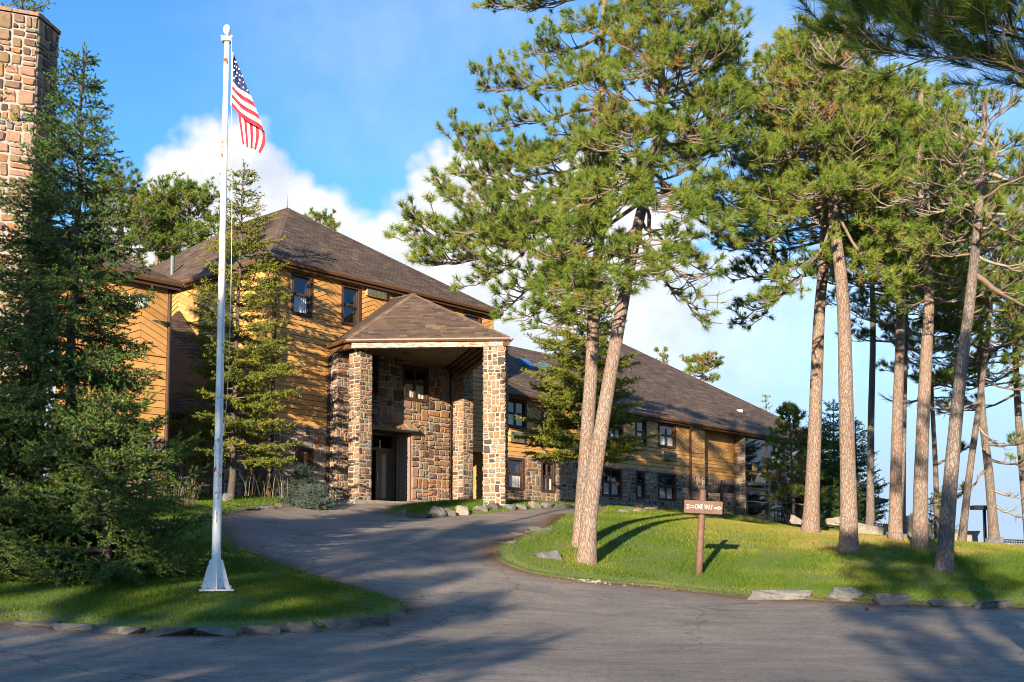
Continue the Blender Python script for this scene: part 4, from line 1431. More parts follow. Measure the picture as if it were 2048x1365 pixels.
pm = MB(); pm.face([pA, pB, pD, pC]); porch = pm.build('porch_roof', M['soffit'], lodge)
shingle_plane(lodge, porch, [pB + up4, pD + up4, Q + up4], pB + up4, pD + up4, 61, expo=0.135, tab=(0.18, 0.42))
shingle_plane(lodge, porch, [pA + up4, pB + up4, Q + up4, ], pA + up4, pB + up4, 62, expo=0.135)
m = MB(); m.face([pA + up4, Q + up4, Q2 + up4]); m.face([pD + up4, pC + up4, Q + up4]); m.face([pC + up4, Q2 + up4, Q + up4]); m.build('roof_deck', M['shingle'], porch)
hip_cap(lodge, porch, pB + up4, Q + up4, pD - pB, pA - pB + Vector((0, 0, 0.2)), 63, w=0.15)
hip_cap(lodge, porch, pD + up4, Q + up4, pB - pD, pC - pD, 64, w=0.13)
hip_cap(lodge, porch, Q + up4, Q2 + up4, (DV.x, DV.y, -.7), (-DV.x, -DV.y, -.7), 65, w=0.12)
def outw(a, b):
    d = (b - a).normalized(); o = Vector((d.y, -d.x, 0))
    return o
gutter(porch, pB, pD, outw(pB, pD), h=0.10, fas=0.0); gutter(porch, pA, pB, outw(pA, pB), h=0.10, fas=0.0); gutter(porch, pD, pC, outw(pD, pC), h=0.10, fas=0.0)
# beam under the gutter: peeling white in front, brown on the sides
def inset(p, q, w): return p - outw(p, q) * w
def beam_on(p, q, name, mat, w_in=0.10, thick=0.18, h0=0.28, h1=0.13):
    o = outw(p, q)
    a, b = p - o * w_in, q - o * w_in
    m = MB()
    m.prism([a - Vector((0, 0, h0)), a - o * thick - Vector((0, 0, h0)), a - o * thick - Vector((0, 0, h1)), a - Vector((0, 0, h1))], b - a)
    m.build(name, M[mat], porch)
fb0, fb1 = pB + bd.to_3d() * 0.18, pD - bd.to_3d() * 0.02
beam_on(fb0, fb1, 'beam', 'beam', w_in=0.02, thick=0.25, h0=0.285, h1=0.09)
beam_on(pA, pB + (pA - pB).normalized() * 0.04, 'beam', 'gutter', w_in=0.06); beam_on(pD, pC, 'beam', 'gutter', w_in=0.06)
# ceiling with stepped mouldings
cz = pe - 0.06
ci = [pA + Vector((0, 0, -0.06)), pB + Vector((0, 0, -0.06)), pD + Vector((0, 0, -0.06)), pC + Vector((0, 0, -0.06))]
m = MB(); m.face(ci); ceil = m.build('porch_ceiling', M['ceiling'], lodge)
for k in range(4):
    o = outw(pD, pC); w_in = 0.32 + k * 0.16
    m = MB(); a, b = pD + (pC - pD).normalized() * 0.75 - o * w_in, pC - o * w_in; zz = Vector((0, 0, 0.40 - k * 0.085))
    m.prism([a - zz, a - o * 0.16 - zz, a - o * 0.16 - Vector((0, 0, 0.07)), a - Vector((0, 0, 0.07))], b - a)
    m.build('ceiling_moulding', M['trim'], ceil)
for px_, py_ in ((885, 708), (812, 707), (872, 722)):
    r = ray(px_, py_); k = (cz - 0.02) / r[2]
    c = Vector((r[0] * k, k, cz - 0.02))
    m = MB(); m.tube([c, c + Vector((0, 0, 0.05))], 0.13, 16); m.build('ceiling_light', M['bronze'], ceil)

# --- wing
wu = [rect_px(1010, 786, 1052, 851), rect_px(1083, 800, 1108, 862), rect_px(1215, 822, 1245, 880), rect_px(1270, 833, 1292, 886), rect_px(1315.5, 840, 1350.5, 894)]
wu = [(a, b, 5.66, 6.88) for a, b, _, _ in wu]
wl = [rect_px(1013, 912, 1047, 980), rect_px(1081, 921, 1109, 986), rect_px(1203, 939, 1242, 997), rect_px(1271, 943, 1289, 994), rect_px(1315, 951, 1351, 1010)]
wl = [(a, b, 3.02, 4.40) for a, b, _, _ in wl]
wac = [rect_px(1016, 854, 1044, 875), rect_px(1090, 864, 1112, 884), rect_px(1217, 885, 1239, 903), rect_px(1322.5, 900.5, 1347, 918.5)]
wac = [(a, b, 5.05, 5.49) for a, b, _, _ in wac]
wing_wall = wall_mesh('wall', lodge, FM, [((S_R, S_W, STW, TOPW), wu)], M['siding_back'], -0.006)
wing_stone = wall_mesh('wall', lodge, FM, [((S_R, S_W, BASE, STW), wl)], M['mortar'], 0.02)
lay_stones(lodge, wing_stone, FM, (S_R, S_W, BASE + 0.75, STW - 0.02), wl, 0.32, 71, proud=0.045)
siding_flat(lodge, wing_wall, FM, (S_R, S_W, STW, CHW), wl + wac, 72)
_sm = [(wu[-1][0] + wu[-1][1]) / 2 + 0.93 * k for k in range(-18, 6)]
siding_chevron(lodge, wing_wall, FM, (S_R, S_W, CHW + 0.03, TOPW), wu, _sm, 73, up_first=True)
tr = MB()
_e = S_R
for a, b, _, _ in wu + [(S_W, S_W, 0, 0)]:
    if a > _e: tr.fbox(_e, a, -0.01, 0.042, CHW - 0.028, CHW + 0.028)
    _e = b
tr.fbox(S_W - 0.08, S_W + 0.03, -0.06, 0.03, STW, TOPW)
tr.build('trim_board', M['siding_plain'], wing_wall)
for i, w_ in enumerate(wu): window_unit(lodge, FM, *w_, style='double' if i in (0, 4, 2) else 'hung', seed=80 + i, curtain='half')
for i, w_ in enumerate(wl): window_unit(lodge, FM, *w_, style='double' if i in (2, 4, 1) else 'hung', seed=90 + i, curtain='half')
for a in wac: ac_unit(lodge, FM, *a)
downspout(lodge, FM, FP(1377, 900)[0], 2.5, 6.98, w=0.055)

# wing end: recessed board wall, stone pier and glazed entrance
tR = -0.6
RM = plane_map(W(0, tR, 0), (DV.x, DV.y, 0), (NV.x, NV.y, 0))
s_p1, s_g1 = FP(1489, 950, 0.0)[0], 33.5
s_p0 = s_p1 - 0.2
m = MB(); m.face([W(S_W, 0, BASE), W(S_W, tR, BASE), W(S_W, tR, TOPW), W(S_W, 0, TOPW)]); m.build('wall', M['siding_plain'], lodge)
rw = wall_mesh('wall', lodge, RM, [((S_W, s_p1 + 0.4, STW, TOPW), [])], M['siding_back'], -0.005)
rs = wall_mesh('wall', lodge, RM, [((S_W, s_p1 + 0.4, BASE, STW), [])], M['mortar'], 0.02)
lay_stones(lodge, rs, RM, (S_W, s_p0 + 0.2, BASE + 0.6, STW - 0.02), (), 0.32, 101, proud=0.045)
siding_flat(lodge, rw, RM, (S_W, s_p0 + 0.2, STW, CHW), [], 102)
siding_chevron(lodge, rw, RM, (S_W, s_p0 + 0.2, CHW, TOPW), [], [S_W - 0.6 + 1.3 * k for k in range(6)], 103)
# stone pier facing left-front
pa, pb_ = W(s_p1, tR + 0.03, 0).to_2d(), W(s_p1, 0.04, 0).to_2d()
pd = (pb_ - pa); pl = pd.length; pd.normalize()
PM = plane_map((pa.x, pa.y, 0), (pd.x, pd.y, 0), (pd.y, -pd.x, 0))
pier = wall_mesh('pier', lodge, PM, [((0, pl, BASE, TOPW), [])], M['mortar'], 0.0)
lay_stones(lodge, pier, PM, (0, pl, BASE + 0.5, TOPW), (), 0.40, 104, proud=0.05, tints=[0.97, 0.97, 0.78, 0.42, 1.0, 0.6, 0.9])
# glazing: two storeys of bronze frames, door leaves below
z_fl, z_mid = 2.35, 4.25
gxs = [s_p1 + 0.06, FP(1535, 900)[0], FP(1560, 900)[0] + 0.5, s_g1]
m = MB()
for x in gxs: m.fbox(x - 0.05, x + 0.05, -0.12, 0.03, BASE, TOPW)
for z in (z_mid - 0.2, z_mid + 0.12, 5.0, TOPW - 0.06): m.fbox(gxs[0] + 0.05, s_g1 - 0.05, -0.11, 0.02, z - 0.045, z + 0.045)
glz = m.build('glazed_wall', M['bronze'], lodge)
for x0, x1 in zip(gxs, gxs[1:]):
    for z0, z1 in ((z_mid + 0.165, 4.955), (5.045, TOPW - 0.1), (z_mid - 0.155, z_mid + 0.075)):
        m = MB(); m.face([W(x0 + 0.05, -0.05, z0), W(x1 - 0.05, -0.05, z0), W(x1 - 0.05, -0.05, z1), W(x0 + 0.05, -0.05, z1)]); m.build('pane', M['glass'], glz)
for x0, x1 in ((gxs[0] + 0.09, gxs[1] - 0.06), (gxs[1] + 0.09, gxs[2] - 0.09)):
    m = MB()
    zt = z_mid - 0.26
    m.fbox(x0, x0 + 0.16, -0.10, -0.03, z_fl, zt); m.fbox(x1 - 0.16, x1, -0.10, -0.03, z_fl, zt)
    m.fbox(x0 + 0.16, x1 - 0.16, -0.10, -0.03, z_fl, z_fl + 0.22); m.fbox(x0 + 0.16, x1 - 0.16, -0.10, -0.03, zt - 0.16, zt)
    dd = m.build('door', M['bronze'], glz)
    m = MB(); m.face([W(x0 + 0.16, -0.065, z_fl + 0.22), W(x1 - 0.16, -0.065, z_fl + 0.22), W(x1 - 0.16, -0.065, zt - 0.16), W(x0 + 0.16, -0.065, zt - 0.16)]); m.build('pane', M['glass'], dd)
    m = MB(); m.fbox(x0 + 0.1, x1 - 0.1, -0.01, 0.03, z_fl + 0.95, z_fl + 1.0); m.build('push_bar', M['steel'], dd)
# hall behind the glass
m = MB()
hx0, hx1 = s_p1 + 0.02, s_g1
m.face([W(hx0, -0.3, z_mid + 0.05), W(hx1, -0.3, z_mid + 0.05), W(hx1, -5, z_mid + 0.05), W(hx0, -5, z_mid + 0.05)])
m.face([W(hx0, -0.3, z_fl - 0.02), W(hx1, -0.3, z_fl - 0.02), W(hx1, -5, z_fl - 0.02), W(hx0, -5, z_fl - 0.02)])
m.face([W(hx0, -0.15, TOPW), W(hx1, -0.15, TOPW), W(hx1, -5, TOPW), W(hx0, -5, TOPW)])
m.face([W(hx1, -0.2, BASE), W(hx1, -5, BASE), W(hx1, -5, TOPW), W(hx1, -0.2, TOPW)])
hall = m.build('hall', M['tan_wall'], lodge)
m = MB(); m.face([W(hx0, -5, z_mid), W(hx1, -5, z_mid), W(hx1, -5, TOPW), W(hx0, -5, TOPW)]); m.face([W(hx0, -5, BASE), W(hx1, -5, BASE), W(hx1, -5, z_mid), W(hx0, -5, z_mid)]); m.build('hall_wall', M['siding_plain'], hall)
m = MB(); m.fbox(hx0 + 0.6, hx0 + 2.6, -2.7, -2.6, z_mid + 0.06, 6.3); m.build('red_partition', M['red_wall'], hall)
m = MB(); m.face([W(hx0, -0.2, BASE), W(hx0, -5, BASE), W(hx0, -5, TOPW), W(hx0, -0.2, TOPW)]); m.build('hall_side', M['dark_room'], hall)
m = MB()
for i in range(10):
    x0 = gxs[2] - 0.75 + i * 0.08
    m.face([W(x0, -0.35 - 0.05 * (i % 2), z_mid + 0.2), W(x0 + 0.08, -0.35 - 0.05 * ((i + 1) % 2), z_mid + 0.2), W(x0 + 0.08, -0.35 - 0.05 * ((i + 1) % 2), TOPW - 0.1), W(x0, -0.35 - 0.05 * (i % 2), TOPW - 0.1)])
m.build('curtain', M['curtain'], hall, smooth=True)

# wing roofs: a lower ridge, then the tall hip at the far end
wz = 7.12
eS0, eS1 = S_R - 0.1, 38.0
H = 0.655
def RP(s, r): return W(s, OVH - r, wz + H * r)       # on the front slope, r metres back from the eave
lowr = 5.2
wing_roof = MB(); wing_roof.face([W(eS0, OVH, wz), W(eS1, OVH, wz), W(eS1, -19, wz), W(eS0, -19, wz)]); wing_roof = wing_roof.build('roof', M['soffit'], lodge)
hipL, pk = 18.0, 10.0
def sp(poly, seed, **k): shingle_plane(lodge, wing_roof, [p + up4 for p in poly], RP(eS0, 0) + up4, RP(eS1, 0) + up4, seed, **k)
sp([RP(eS0, 0), RP(hipL, 0), RP(hipL + lowr, lowr), RP(eS0, lowr)], 111, expo=0.16, tab=(0.35, 0.7))
sp([RP(hipL, 0), RP(eS1, 0), RP(eS1 - pk, pk), RP(hipL + pk, pk)], 112, expo=0.16, tab=(0.35, 0.7))
m = MB()
bk = RP(hipL + pk, pk); br = W(eS1, OVH - 2 * pk, wz)
m.face([RP(eS0, lowr), RP(hipL + lowr, lowr), W(hipL + lowr, OVH - 2 * lowr, wz), W(eS0, OVH - 2 * lowr, wz)])
m.face([RP(eS1, 0), br, bk]); m.face([br, W(hipL, OVH - 2 * pk, wz), bk]); m.face([W(hipL, OVH - 2 * pk, wz), RP(hipL + lowr, lowr), bk])
m.build('roof_deck', M['shingle'], wing_roof)
hip_cap(lodge, wing_roof, RP(hipL + lowr, lowr) + up4, bk + up4, DV.to_3d(), (-DV.x, -DV.y, -.3), 113)
hip_cap(lodge, wing_roof, RP(eS1, 0) + up4, bk + up4, -DV.to_3d(), (-NV.x, -NV.y, 0), 114, w=0.1)
gutter(wing_roof, RP(eS0, 0), RP(eS1, 0), (NV.x, NV.y, 0))
m = MB(); m.face([q - Vector((0, 0, 0.11)) for q in (W(eS0, OVH, wz), W(eS1, OVH, wz), W(eS1, -1.6, wz), W(eS0, -1.6, wz))]); m.build('soffit', M['siding_plain'], wing_roof)
for px_, py_ in ((1055, 731), (1095, 739)):        # skylights
    best = None
    for r_ in np.linspace(0.5, lowr, 60):
        for s_ in (0,):
            t_ = OVH - r_; rr = ray(px_, py_)
            k = (OV.x * NV.x + OV.y * NV.y + t_) / (rr[0] * NV.x + rr[1] * NV.y)
            dz_ = rr[2] * k - (wz + H * r_)
            if best is None or abs(dz_) < best[0]: best = (abs(dz_), r_, ((rr[0] * k - OV.x) * DV.x + (k - OV.y) * DV.y))
    _, r_, s_ = best
    m = MB(); a = [RP(s_ - 0.3, r_ - 0.35), RP(s_ + 0.3, r_ - 0.35), RP(s_ + 0.3, r_ + 0.35), RP(s_ - 0.3, r_ + 0.35)]
    m.prism(a, (NV.x * 0.06, NV.y * 0.06, 0.13)); m.build('skylight', M['skylight'], wing_roof)
cp = at(1479, 826, 66.5)
m = MB(); m.tube([cp - Vector((0, 0, 0.2)), cp + Vector((0, 0, 0.02))], 0.05, 8); m.tube([cp + Vector((-0.15, 0, 0.06)), cp + Vector((0.17, -0.1, 0.10))], [0.12, 0.09], 10); m.build('roof_camera', M['white_metal'], lodge)

# --- side building with the chimney, nearer on the left
side = thing('side_building', at(300, 1000, 31), 'ochre-sided side building behind the dark spruce at the left', 'building')
c0 = at(330, 800, 33.0)
SW_ = 3.3
SM = plane_map((c0.x - DV.x * SW_, c0.y - DV.y * SW_, 0), (DV.x, DV.y, 0), (NV.x, NV.y, 0))
sz0, szs, szc, szt = 1.0, 3.59, 5.95, 8.05
sw_ = wall_mesh('wall', side, SM, [((0, SW_, szs, szt), [])], M['siding_back'], -0.005)
ss_ = wall_mesh('wall', side, SM, [((0, SW_, sz0, szs), [])], M['mortar'], 0.0)
lay_stones(side, ss_, SM, (0, SW_, sz0 + 0.2, szs - 0.02), (), 0.32, 201, proud=0.05)
siding_flat(side, sw_, SM, (0, SW_, szs, szc), [], 202, expo=0.21)
siding_chevron(side, sw_, SM, (0, SW_, szc + 0.03, szt), [], [-0.05 + 1.25 * k for k in range(5)], 203, expo=0.21, up_first=False)
m = MB()
q0, q1 = Vector(SM(0, szc - 0.03, 0)), Vector(SM(SW_, szc - 0.03, 0)); nn = Vector((NV.x, NV.y, 0))
m.prism([q0, q0 + nn * 0.05, q0 + nn * 0.05 + Vector((0, 0, 0.055)), q0 + Vector((0, 0, 0.055))], q1 - q0); m.build('trim_board', M['siding_plain'], sw_)
dbk = Vector((-NV.x, -NV.y, 0)); du_ = Vector((DV.x, DV.y, 0))
m = MB(); m.face([Vector(SM(SW_, sz0, 0)), Vector(SM(SW_, sz0, 0)) + dbk * 6, Vector(SM(SW_, szt, 0)) + dbk * 6, Vector(SM(SW_, szt, 0))]); m.build('wall', M['siding_plain'], side)
m = MB(); m.tube([SM(SW_ + 0.06, szt, 0.02), SM(SW_ + 0.06, sz0 + 0.4, 0.02)], 0.06, 8); m.build('downspout', M['trim'], side)
r0 = Vector(SM(SW_ + 0.26, szt + 0.08, 0.26)); r1 = Vector(SM(0, szt + 0.08, 0.26))
pk_ = r0 + dbk * 3.3 - du_ * 3.3 + Vector((0, 0, 2.0)); pk2 = r1 + dbk * 3.3 + Vector((0, 0, 2.0))
m = MB(); m.face([r0, r1, r1 + dbk * 6.6, r0 + dbk * 6.6]); sroof = m.build('roof', M['soffit'], side)
shingle_plane(side, sroof, [r1 + up4, r0 + up4, pk_ + up4, pk2 + up4], r1 + up4, r0 + up4, 204, expo=0.15)
m = MB(); m.face([r0, r0 + dbk * 6.6, pk_]); m.face([pk_, r0 + dbk * 6.6, r1 + dbk * 6.6, pk2]); m.build('roof_deck', M['shingle'], sroof)
hip_cap(side, sroof, r0 + up4, pk_ + up4, -du_, dbk, 205, w=0.14)
gutter(sroof, r1, r0, (NV.x, NV.y, 0)); gutter(sroof, r0, r0 + dbk * 6.6, du_)
# low link roof between the two buildings
m = MB()
la, lb = W(S_L - 0.02, -2.2, 6.05), W(S_L - 0.02, -8.6, 8.0)
k0 = at(318, 830, 34.0)
lk = [W(S_L - 0.02, -1.2, 5.35), W(S_L - 0.02, -7.6, 7.75), at(312, 655, 39.5), at(312, 835, 35.0)]
link_roof = MB(); link_roof.face([q - Vector((0, 0, 0.05)) for q in lk]); link_roof = link_roof.build('link_roof', M['soffit'], lodge)
shingle_plane(lodge, link_roof, [lk[3], lk[0], lk[1], lk[2]], lk[3], lk[0], 206, expo=0.15, tab=(0.3, 0.6))
lw0, lw1 = W(S_L - 0.6, -1.7, 0), at(300, 900, 35.5)
lu = Vector((lw0.x - lw1.x, lw0.y - lw1.y, 0)); ll = lu.length; lu.normalize()
KM = plane_map((lw1.x, lw1.y, 0), lu, (lu.y, -lu.x, 0))
lst = wall_mesh('wall', lodge, KM, [((0, ll, 1.0, 5.1), [])], M['mortar'], 0.0)
lay_stones(lodge, lst, KM, (0, ll, 1.2, 5.1), (), 0.3, 207, proud=0.05)

chim = thing('stone_chimney', at(30, 1050, 30.5), 'tall fieldstone chimney at the left edge behind the spruce', 'chimney')
f1 = at(75, 34, 30.0).to_2d()
fdv = Vector((0.919, 0.394)); rdv = Vector((0.153, 0.988))
hexp = [f1 - fdv * 1.25, f1, f1 + rdv * 1.04]
hexp += [hexp[2] + Vector((-0.78, 0.62)) * 1.2, hexp[0] + rdv * 1.55 + Vector((-0.3, 0.2)), hexp[0] + Vector((-0.72, 0.69)) * 1.1]
ctop = at(75, 34, 30.0).z
m = MB(); m.prism([Vector((p.x, p.y, -0.5)) for p in hexp], (0, 0, ctop + 0.5)); shaft = m.build('shaft', M['mortar'], chim)
for i in range(6):
    a, b = hexp[i], hexp[(i + 1) % 6]
    d = (b - a); L_ = d.length; d.normalize()
    lay_stones(chim, shaft, plane_map((a.x, a.y, 0), (d.x, d.y, 0), (d.y, -d.x, 0)), (-0.01, L_ + 0.01, 0.3, ctop - 0.02), (), 0.38, 300 + i, joint=0.013, proud=0.045,
               tints=[0.13, 0.3, 0.42, 0.45, 0.55, 0.6, 0.66, 0.7, 0.8, 0.88, 0.97, 1.0, 0.05] if i == 0 else None)
cc = sum(hexp, Vector((0, 0))) / 6
g_ = random.Random(3)
for i in range(6):       # coping slabs
    a, b = cc + (hexp[i] - cc) * 1.07, cc + (hexp[(i + 1) % 6] - cc) * 1.07
    ai, bi = cc + (hexp[i] - cc) * 0.6, cc + (hexp[(i + 1) % 6] - cc) * 0.6
    n_ = 2
    for k in range(n_):
        p, q = a.lerp(b, k / n_ + 0.01), a.lerp(b, (k + 1) / n_ - 0.01)
        pi, qi = ai.lerp(bi, k / n_ + 0.01), ai.lerp(bi, (k + 1) / n_ - 0.01)
        h_ = g_.uniform(0.09, 0.14)
        V = [Vector((v.x, v.y, ctop)) for v in (p, q, qi, pi)] + [Vector((v.x, v.y, ctop + h_)) for v in (p, q, qi, pi)]
        PC.add(chim, 'coping', M['stone'], shaft, V, [(4, 5, 6, 7), (0, 1, 5, 4), (1, 2, 6, 5), (2, 3, 7, 6), (3, 0, 4, 7)], g_.choice([0.42, 0.6, 0.66]))
PC.finish()
# trees out of view behind the camera: x, y, top, crown start, limb length, limbs
SHADE = [(-14.4, -15, 10.6, 0.08, 2.5, 60), (-18.3, -15, 14.0, 0.10, 1.7, 60), (-22.2, -17, 11.0, 0.10, 2.6, 50), (-27, -14, 10.5, 0.1, 3.0, 44), (-11.4, -14, 6.0, 0.08, 2.2, 44), (-8.9, -13, 4.5, 0.08, 1.8, 36),
         (-2.4, -15, 9.6, 0.22, 2.2, 40), (2.6, -18, 10.5, 0.18, 2.6, 44), (8.5, -17, 11.0, 0.2, 2.8, 46)]
SHADE_LABELS = ['dense pine', 'tall narrow pine', 'broad pine', 'leftmost broad pine', 'small bushy pine', 'lowest bushy pine', 'loose pine', 'open pine', 'rightmost pine']

# ------------------------------------------------------------------ trees
def seg_tubes(segs, n=4):
    """array of (p0, p1, r0, r1) -> tube quads"""
    S = np.array(segs, float)
    p0, p1, r0, r1 = S[:, 0:3], S[:, 3:6], S[:, 6], S[:, 7]
    d = p1 - p0
    d /= np.linalg.norm(d, axis=1, keepdims=True) + 1e-9
    ref = np.where(np.abs(d[:, 2:3]) > 0.9, np.array([[1.0, 0, 0]]), np.array([[0, 0, 1.0]]))
    a = np.cross(d, ref); a /= np.linalg.norm(a, axis=1, keepdims=True) + 1e-9
    b = np.cross(d, a)
    an = 2 * PI * np.arange(n) / n
    off = a[:, None] * np.cos(an)[None, :, None] + b[:, None] * np.sin(an)[None, :, None]
    v = np.concatenate([p0[:, None] + off * r0[:, None, None], p1[:, None] + off * r1[:, None, None]], 1)
    m = len(S)
    k = np.arange(n); k2 = (k + 1) % n
    f = np.stack([k, k2, n + k2, n + k], -1)[None] + (np.arange(m) * 2 * n)[:, None, None]
    return v.reshape(-1, 3), f.reshape(-1, 4)
def brush(pos, axis, K, axlen, nlen, width, phi, g, tint, tvar=0.1):
    """needle tufts: K thin triangles spread round an axis"""
    pos, axis = np.asarray(pos, float), np.asarray(axis, float)
    N = len(pos)
    axis = axis / (np.linalg.norm(axis, axis=1, keepdims=True) + 1e-9)
    r = g.normal(size=(N, 3)); u = np.cross(axis, r); u /= np.linalg.norm(u, axis=1, keepdims=True) + 1e-9
    w = np.cross(axis, u)
    ps = g.uniform(0, 2 * PI, (N, K)); ph = g.uniform(phi[0], phi[1], (N, K)); bb = g.uniform(0, 1, (N, K)) ** 0.8
    size = g.uniform(0.68, 1.28, N)
    axlen = np.broadcast_to(np.asarray(axlen, float), (N,)) * size
    rad = u[:, None] * np.cos(ps)[..., None] + w[:, None] * np.sin(ps)[..., None]
    nd_ = axis[:, None] * np.cos(ph)[..., None] + rad * np.sin(ph)[..., None]
    base = pos[:, None] + axis[:, None] * (bb * axlen[:, None])[..., None]
    ln = g.uniform(nlen[0], nlen[1], (N, K)) * size[:, None]
    sd = np.cross(nd_, g.normal(size=(N, K, 3))); sd /= np.linalg.norm(sd, axis=2, keepdims=True) + 1e-9
    sd *= width / 2
    v = np.stack([base - sd, base + sd, base + nd_ * ln[..., None]], 2).reshape(-1, 3)
    f = np.arange(N * K * 3).reshape(-1, 3)
    t = np.clip(np.asarray(tint)[:, None] + g.normal(0, tvar, (N, K)), 0, 1)
    return v, f, np.repeat(t.reshape(-1), 3)

def V3(*a): return Vector(a)
def resample(pts, n):
    """smooth path through points"""
    P = [Vector(p) for p in pts]
    P = [P[0] * 2 - P[1]] + P + [P[-1] * 2 - P[-2]]
    out = []
    m = len(P) - 3
    for i in range(n + 1):
        f = i / n * m
        k = min(int(f), m - 1); t = f - k
        p0, p1, p2, p3 = P[k:k + 4]
        out.append(0.5 * ((2 * p1) + (p2 - p0) * t + (2 * p0 - 5 * p1 + 4 * p2 - p3) * t * t + (3 * p1 - p0 - 3 * p2 + p3) * t ** 3))
    return out
def trunk_mesh(path, r0, r1, g, flare=1.25, n=14):
    mb = MB()
    L_ = len(path) - 1
    rads = []
    for i in range(L_ + 1):
        f = i / L_
        r = r0 + (r1 - r0) * f ** 0.9
        r *= 1 + (flare - 1) * math.exp(-f * 34) + g.uniform(-0.018, 0.018)
        rads.append(r)
    mb.tube(path, rads, n)
    return mb
class PineGrow:
    def __init__(self, seed):
        self.g = random.Random(seed)
        self.segs, self.dead, self.tp, self.ta, self.tt = [], [], [], [], []
    def seg(self, p, q, r0, r1, dead=False):
        (self.dead if dead else self.segs).append((*p, *q, r0, r1))
    def tuft(self, p, d, t):
        self.tp.append(tuple(p)); self.ta.append(tuple(d)); self.tt.append(t)
    def limb(self, p, tip, r, dens=1.0, thin=1.0, sag=0.12, bare=0.3, tone=0.5, dead=False, spread=1.0):
        """limb from p to tip with side branches, twigs and tufts"""
        g = self.g
        p, tip = Vector(p), Vector(tip)
        L_ = (tip - p).length
        if L_ < 0.05: return
        n = 7
        side = (tip - p).cross(Vector((0, 0, 1)))
        if side.length < 1e-3: side = Vector((1, 0, 0))
        side.normalize()
        wob = g.uniform(-0.10, 0.10) * L_
        pts = []
        for i in range(n + 1):
            f = i / n
            q = p.lerp(tip, f)
            q = q - Vector((0, 0, 1)) * (sag * L_ * math.sin(f * PI) * (1 if f < .9 else .9)) + side * (wob * math.sin(f * PI * 1.3)) + Vector((g.uniform(-1, 1), g.uniform(-1, 1), g.uniform(-1, 1))) * 0.025 * L_ * (f > 0)
            pts.append(q)
        for i in range(n):
            self.seg(pts[i], pts[i + 1], r * (1 - 0.82 * i / n), r * (1 - 0.82 * (i + 1) / n), dead)
        k = max(3, int(L_ * 6.0 * spread))
        for j in range(k):
            f = bare + (1 - bare) * (j + g.random()) / k
            i = min(int(f * n), n - 1)
            q = pts[i].lerp(pts[i + 1], f * n - i)
            d = (pts[i + 1] - pts[i]).normalized()
            sgn = 1 if j % 2 else -1
            a = g.uniform(0.5, 1.15)
            bd_ = (d * math.cos(a) + side * sgn * math.sin(a) + Vector((0, 0, 1)) * g.uniform(0.05, 0.6)).normalized()
            bl = g.uniform(0.22, 0.48) * L_ * (1.05 - 0.55 * f) + 0.12
            bl = min(bl, 1.1)
            mid = q + bd_ * bl * 0.5 - Vector((0, 0, 0.03 * bl)) + side * g.uniform(-.05, .05)
            end = q + bd_ * bl + Vector((0, 0, 0.14 * bl))
            rb = (0.011 + 0.012 * bl) * thin
            self.seg(q, mid, rb, rb * .7, dead); self.seg(mid, end, rb * .7, rb * .4, dead)
            if dead:
                for _ in range(2):
                    e2 = mid + (bd_ + Vector((g.uniform(-1, 1), g.uniform(-1, 1), g.uniform(-.8, .6)))).normalized() * bl * 0.5
                    self.seg(mid, e2, rb * .6, rb * .25, True)
                continue
            if g.random() > dens: continue
            tn = tone + g.gauss(0, 0.12)
            self.tuft(end, bd_ + Vector((0, 0, 0.35)), tn)
            for _ in range(int(1 + bl * 4.2)):
                ff = g.uniform(0.35, 0.95)
                qq = q.lerp(mid, ff * 2) if ff < .5 else mid.lerp(end, ff * 2 - 1)
                td = (bd_ + Vector((g.uniform(-1, 1), g.uniform(-1, 1), g.uniform(-0.1, 1.1)))).normalized()
                tl = g.uniform(0.08, 0.24)
                self.seg(qq, qq + td * tl, rb * .5, rb * .35)
                self.tuft(qq + td * tl, td + Vector((0, 0, 0.25)), tn + g.gauss(0, 0.08))
        if not dead:
            self.tuft(pts[-1], pts[-1] - pts[-2], tone)
    def crown(self, path, lo, n, Lmax, tone=0.5, dens=1.0, shape=None, el=(-0.05, 0.9), az_bias=None, r=0.05, bare=0.3, dead_lo=0.0, spread=1.0):
        g = self.g
        m = len(path) - 1
        for i in range(n):
            f = lo + (1 - lo) * (i + g.random()) / n
            k = min(int(f * m), m - 1)
            p = path[k].lerp(path[k + 1], f * m - k)
            h = (f - lo) / (1 - lo)
            az = i * 2.39996 + g.uniform(-.5, .5)
            prof = shape(h) if shape else (math.sin(min(1, h * 0.9 + 0.22) * PI) ** 0.7)
            L_ = Lmax * prof * g.uniform(0.62, 1.12)
            e = el[0] + (el[1] - el[0]) * h + g.uniform(-0.18, 0.18)
            d = Vector((math.cos(az) * math.cos(e), math.sin(az) * math.cos(e), math.sin(e)))
            if az_bias: d = (d + Vector(az_bias)).normalized()
            dead = g.random() < dead_lo * (1 - h) ** 2
            self.limb(p, p + d * L_, r * (0.45 + 0.55 * (1 - h)) * (0.5 + 0.5 * L_ / Lmax), dens, sag=g.uniform(0.03, 0.14), bare=bare, tone=tone + g.gauss(0, 0.15), dead=dead, spread=spread)
    def build(self, root, g2, mat='pine', K=34, nlen=(0.10, 0.19), width=0.010, axlen=0.15, phi=(0.35, 1.35), wood='branch'):
        allv = []
        if self.segs:
            v, f = seg_tubes(self.segs, 4)
            np_mesh('branches', v, f, M[wood], root, kind='stuff')
        if self.dead:
            v, f = seg_tubes(self.dead, 4)
            np_mesh('dead_branches', v, f, M['branch_dead'], root, kind='stuff')
        if self.tp:
            v, f, t = brush(self.tp, self.ta, K, axlen, nlen, width, phi, g2, self.tt)
            np_mesh('crown', v, f, M[mat], root, tint=t)
PINES = 'pine trees of the grounds'
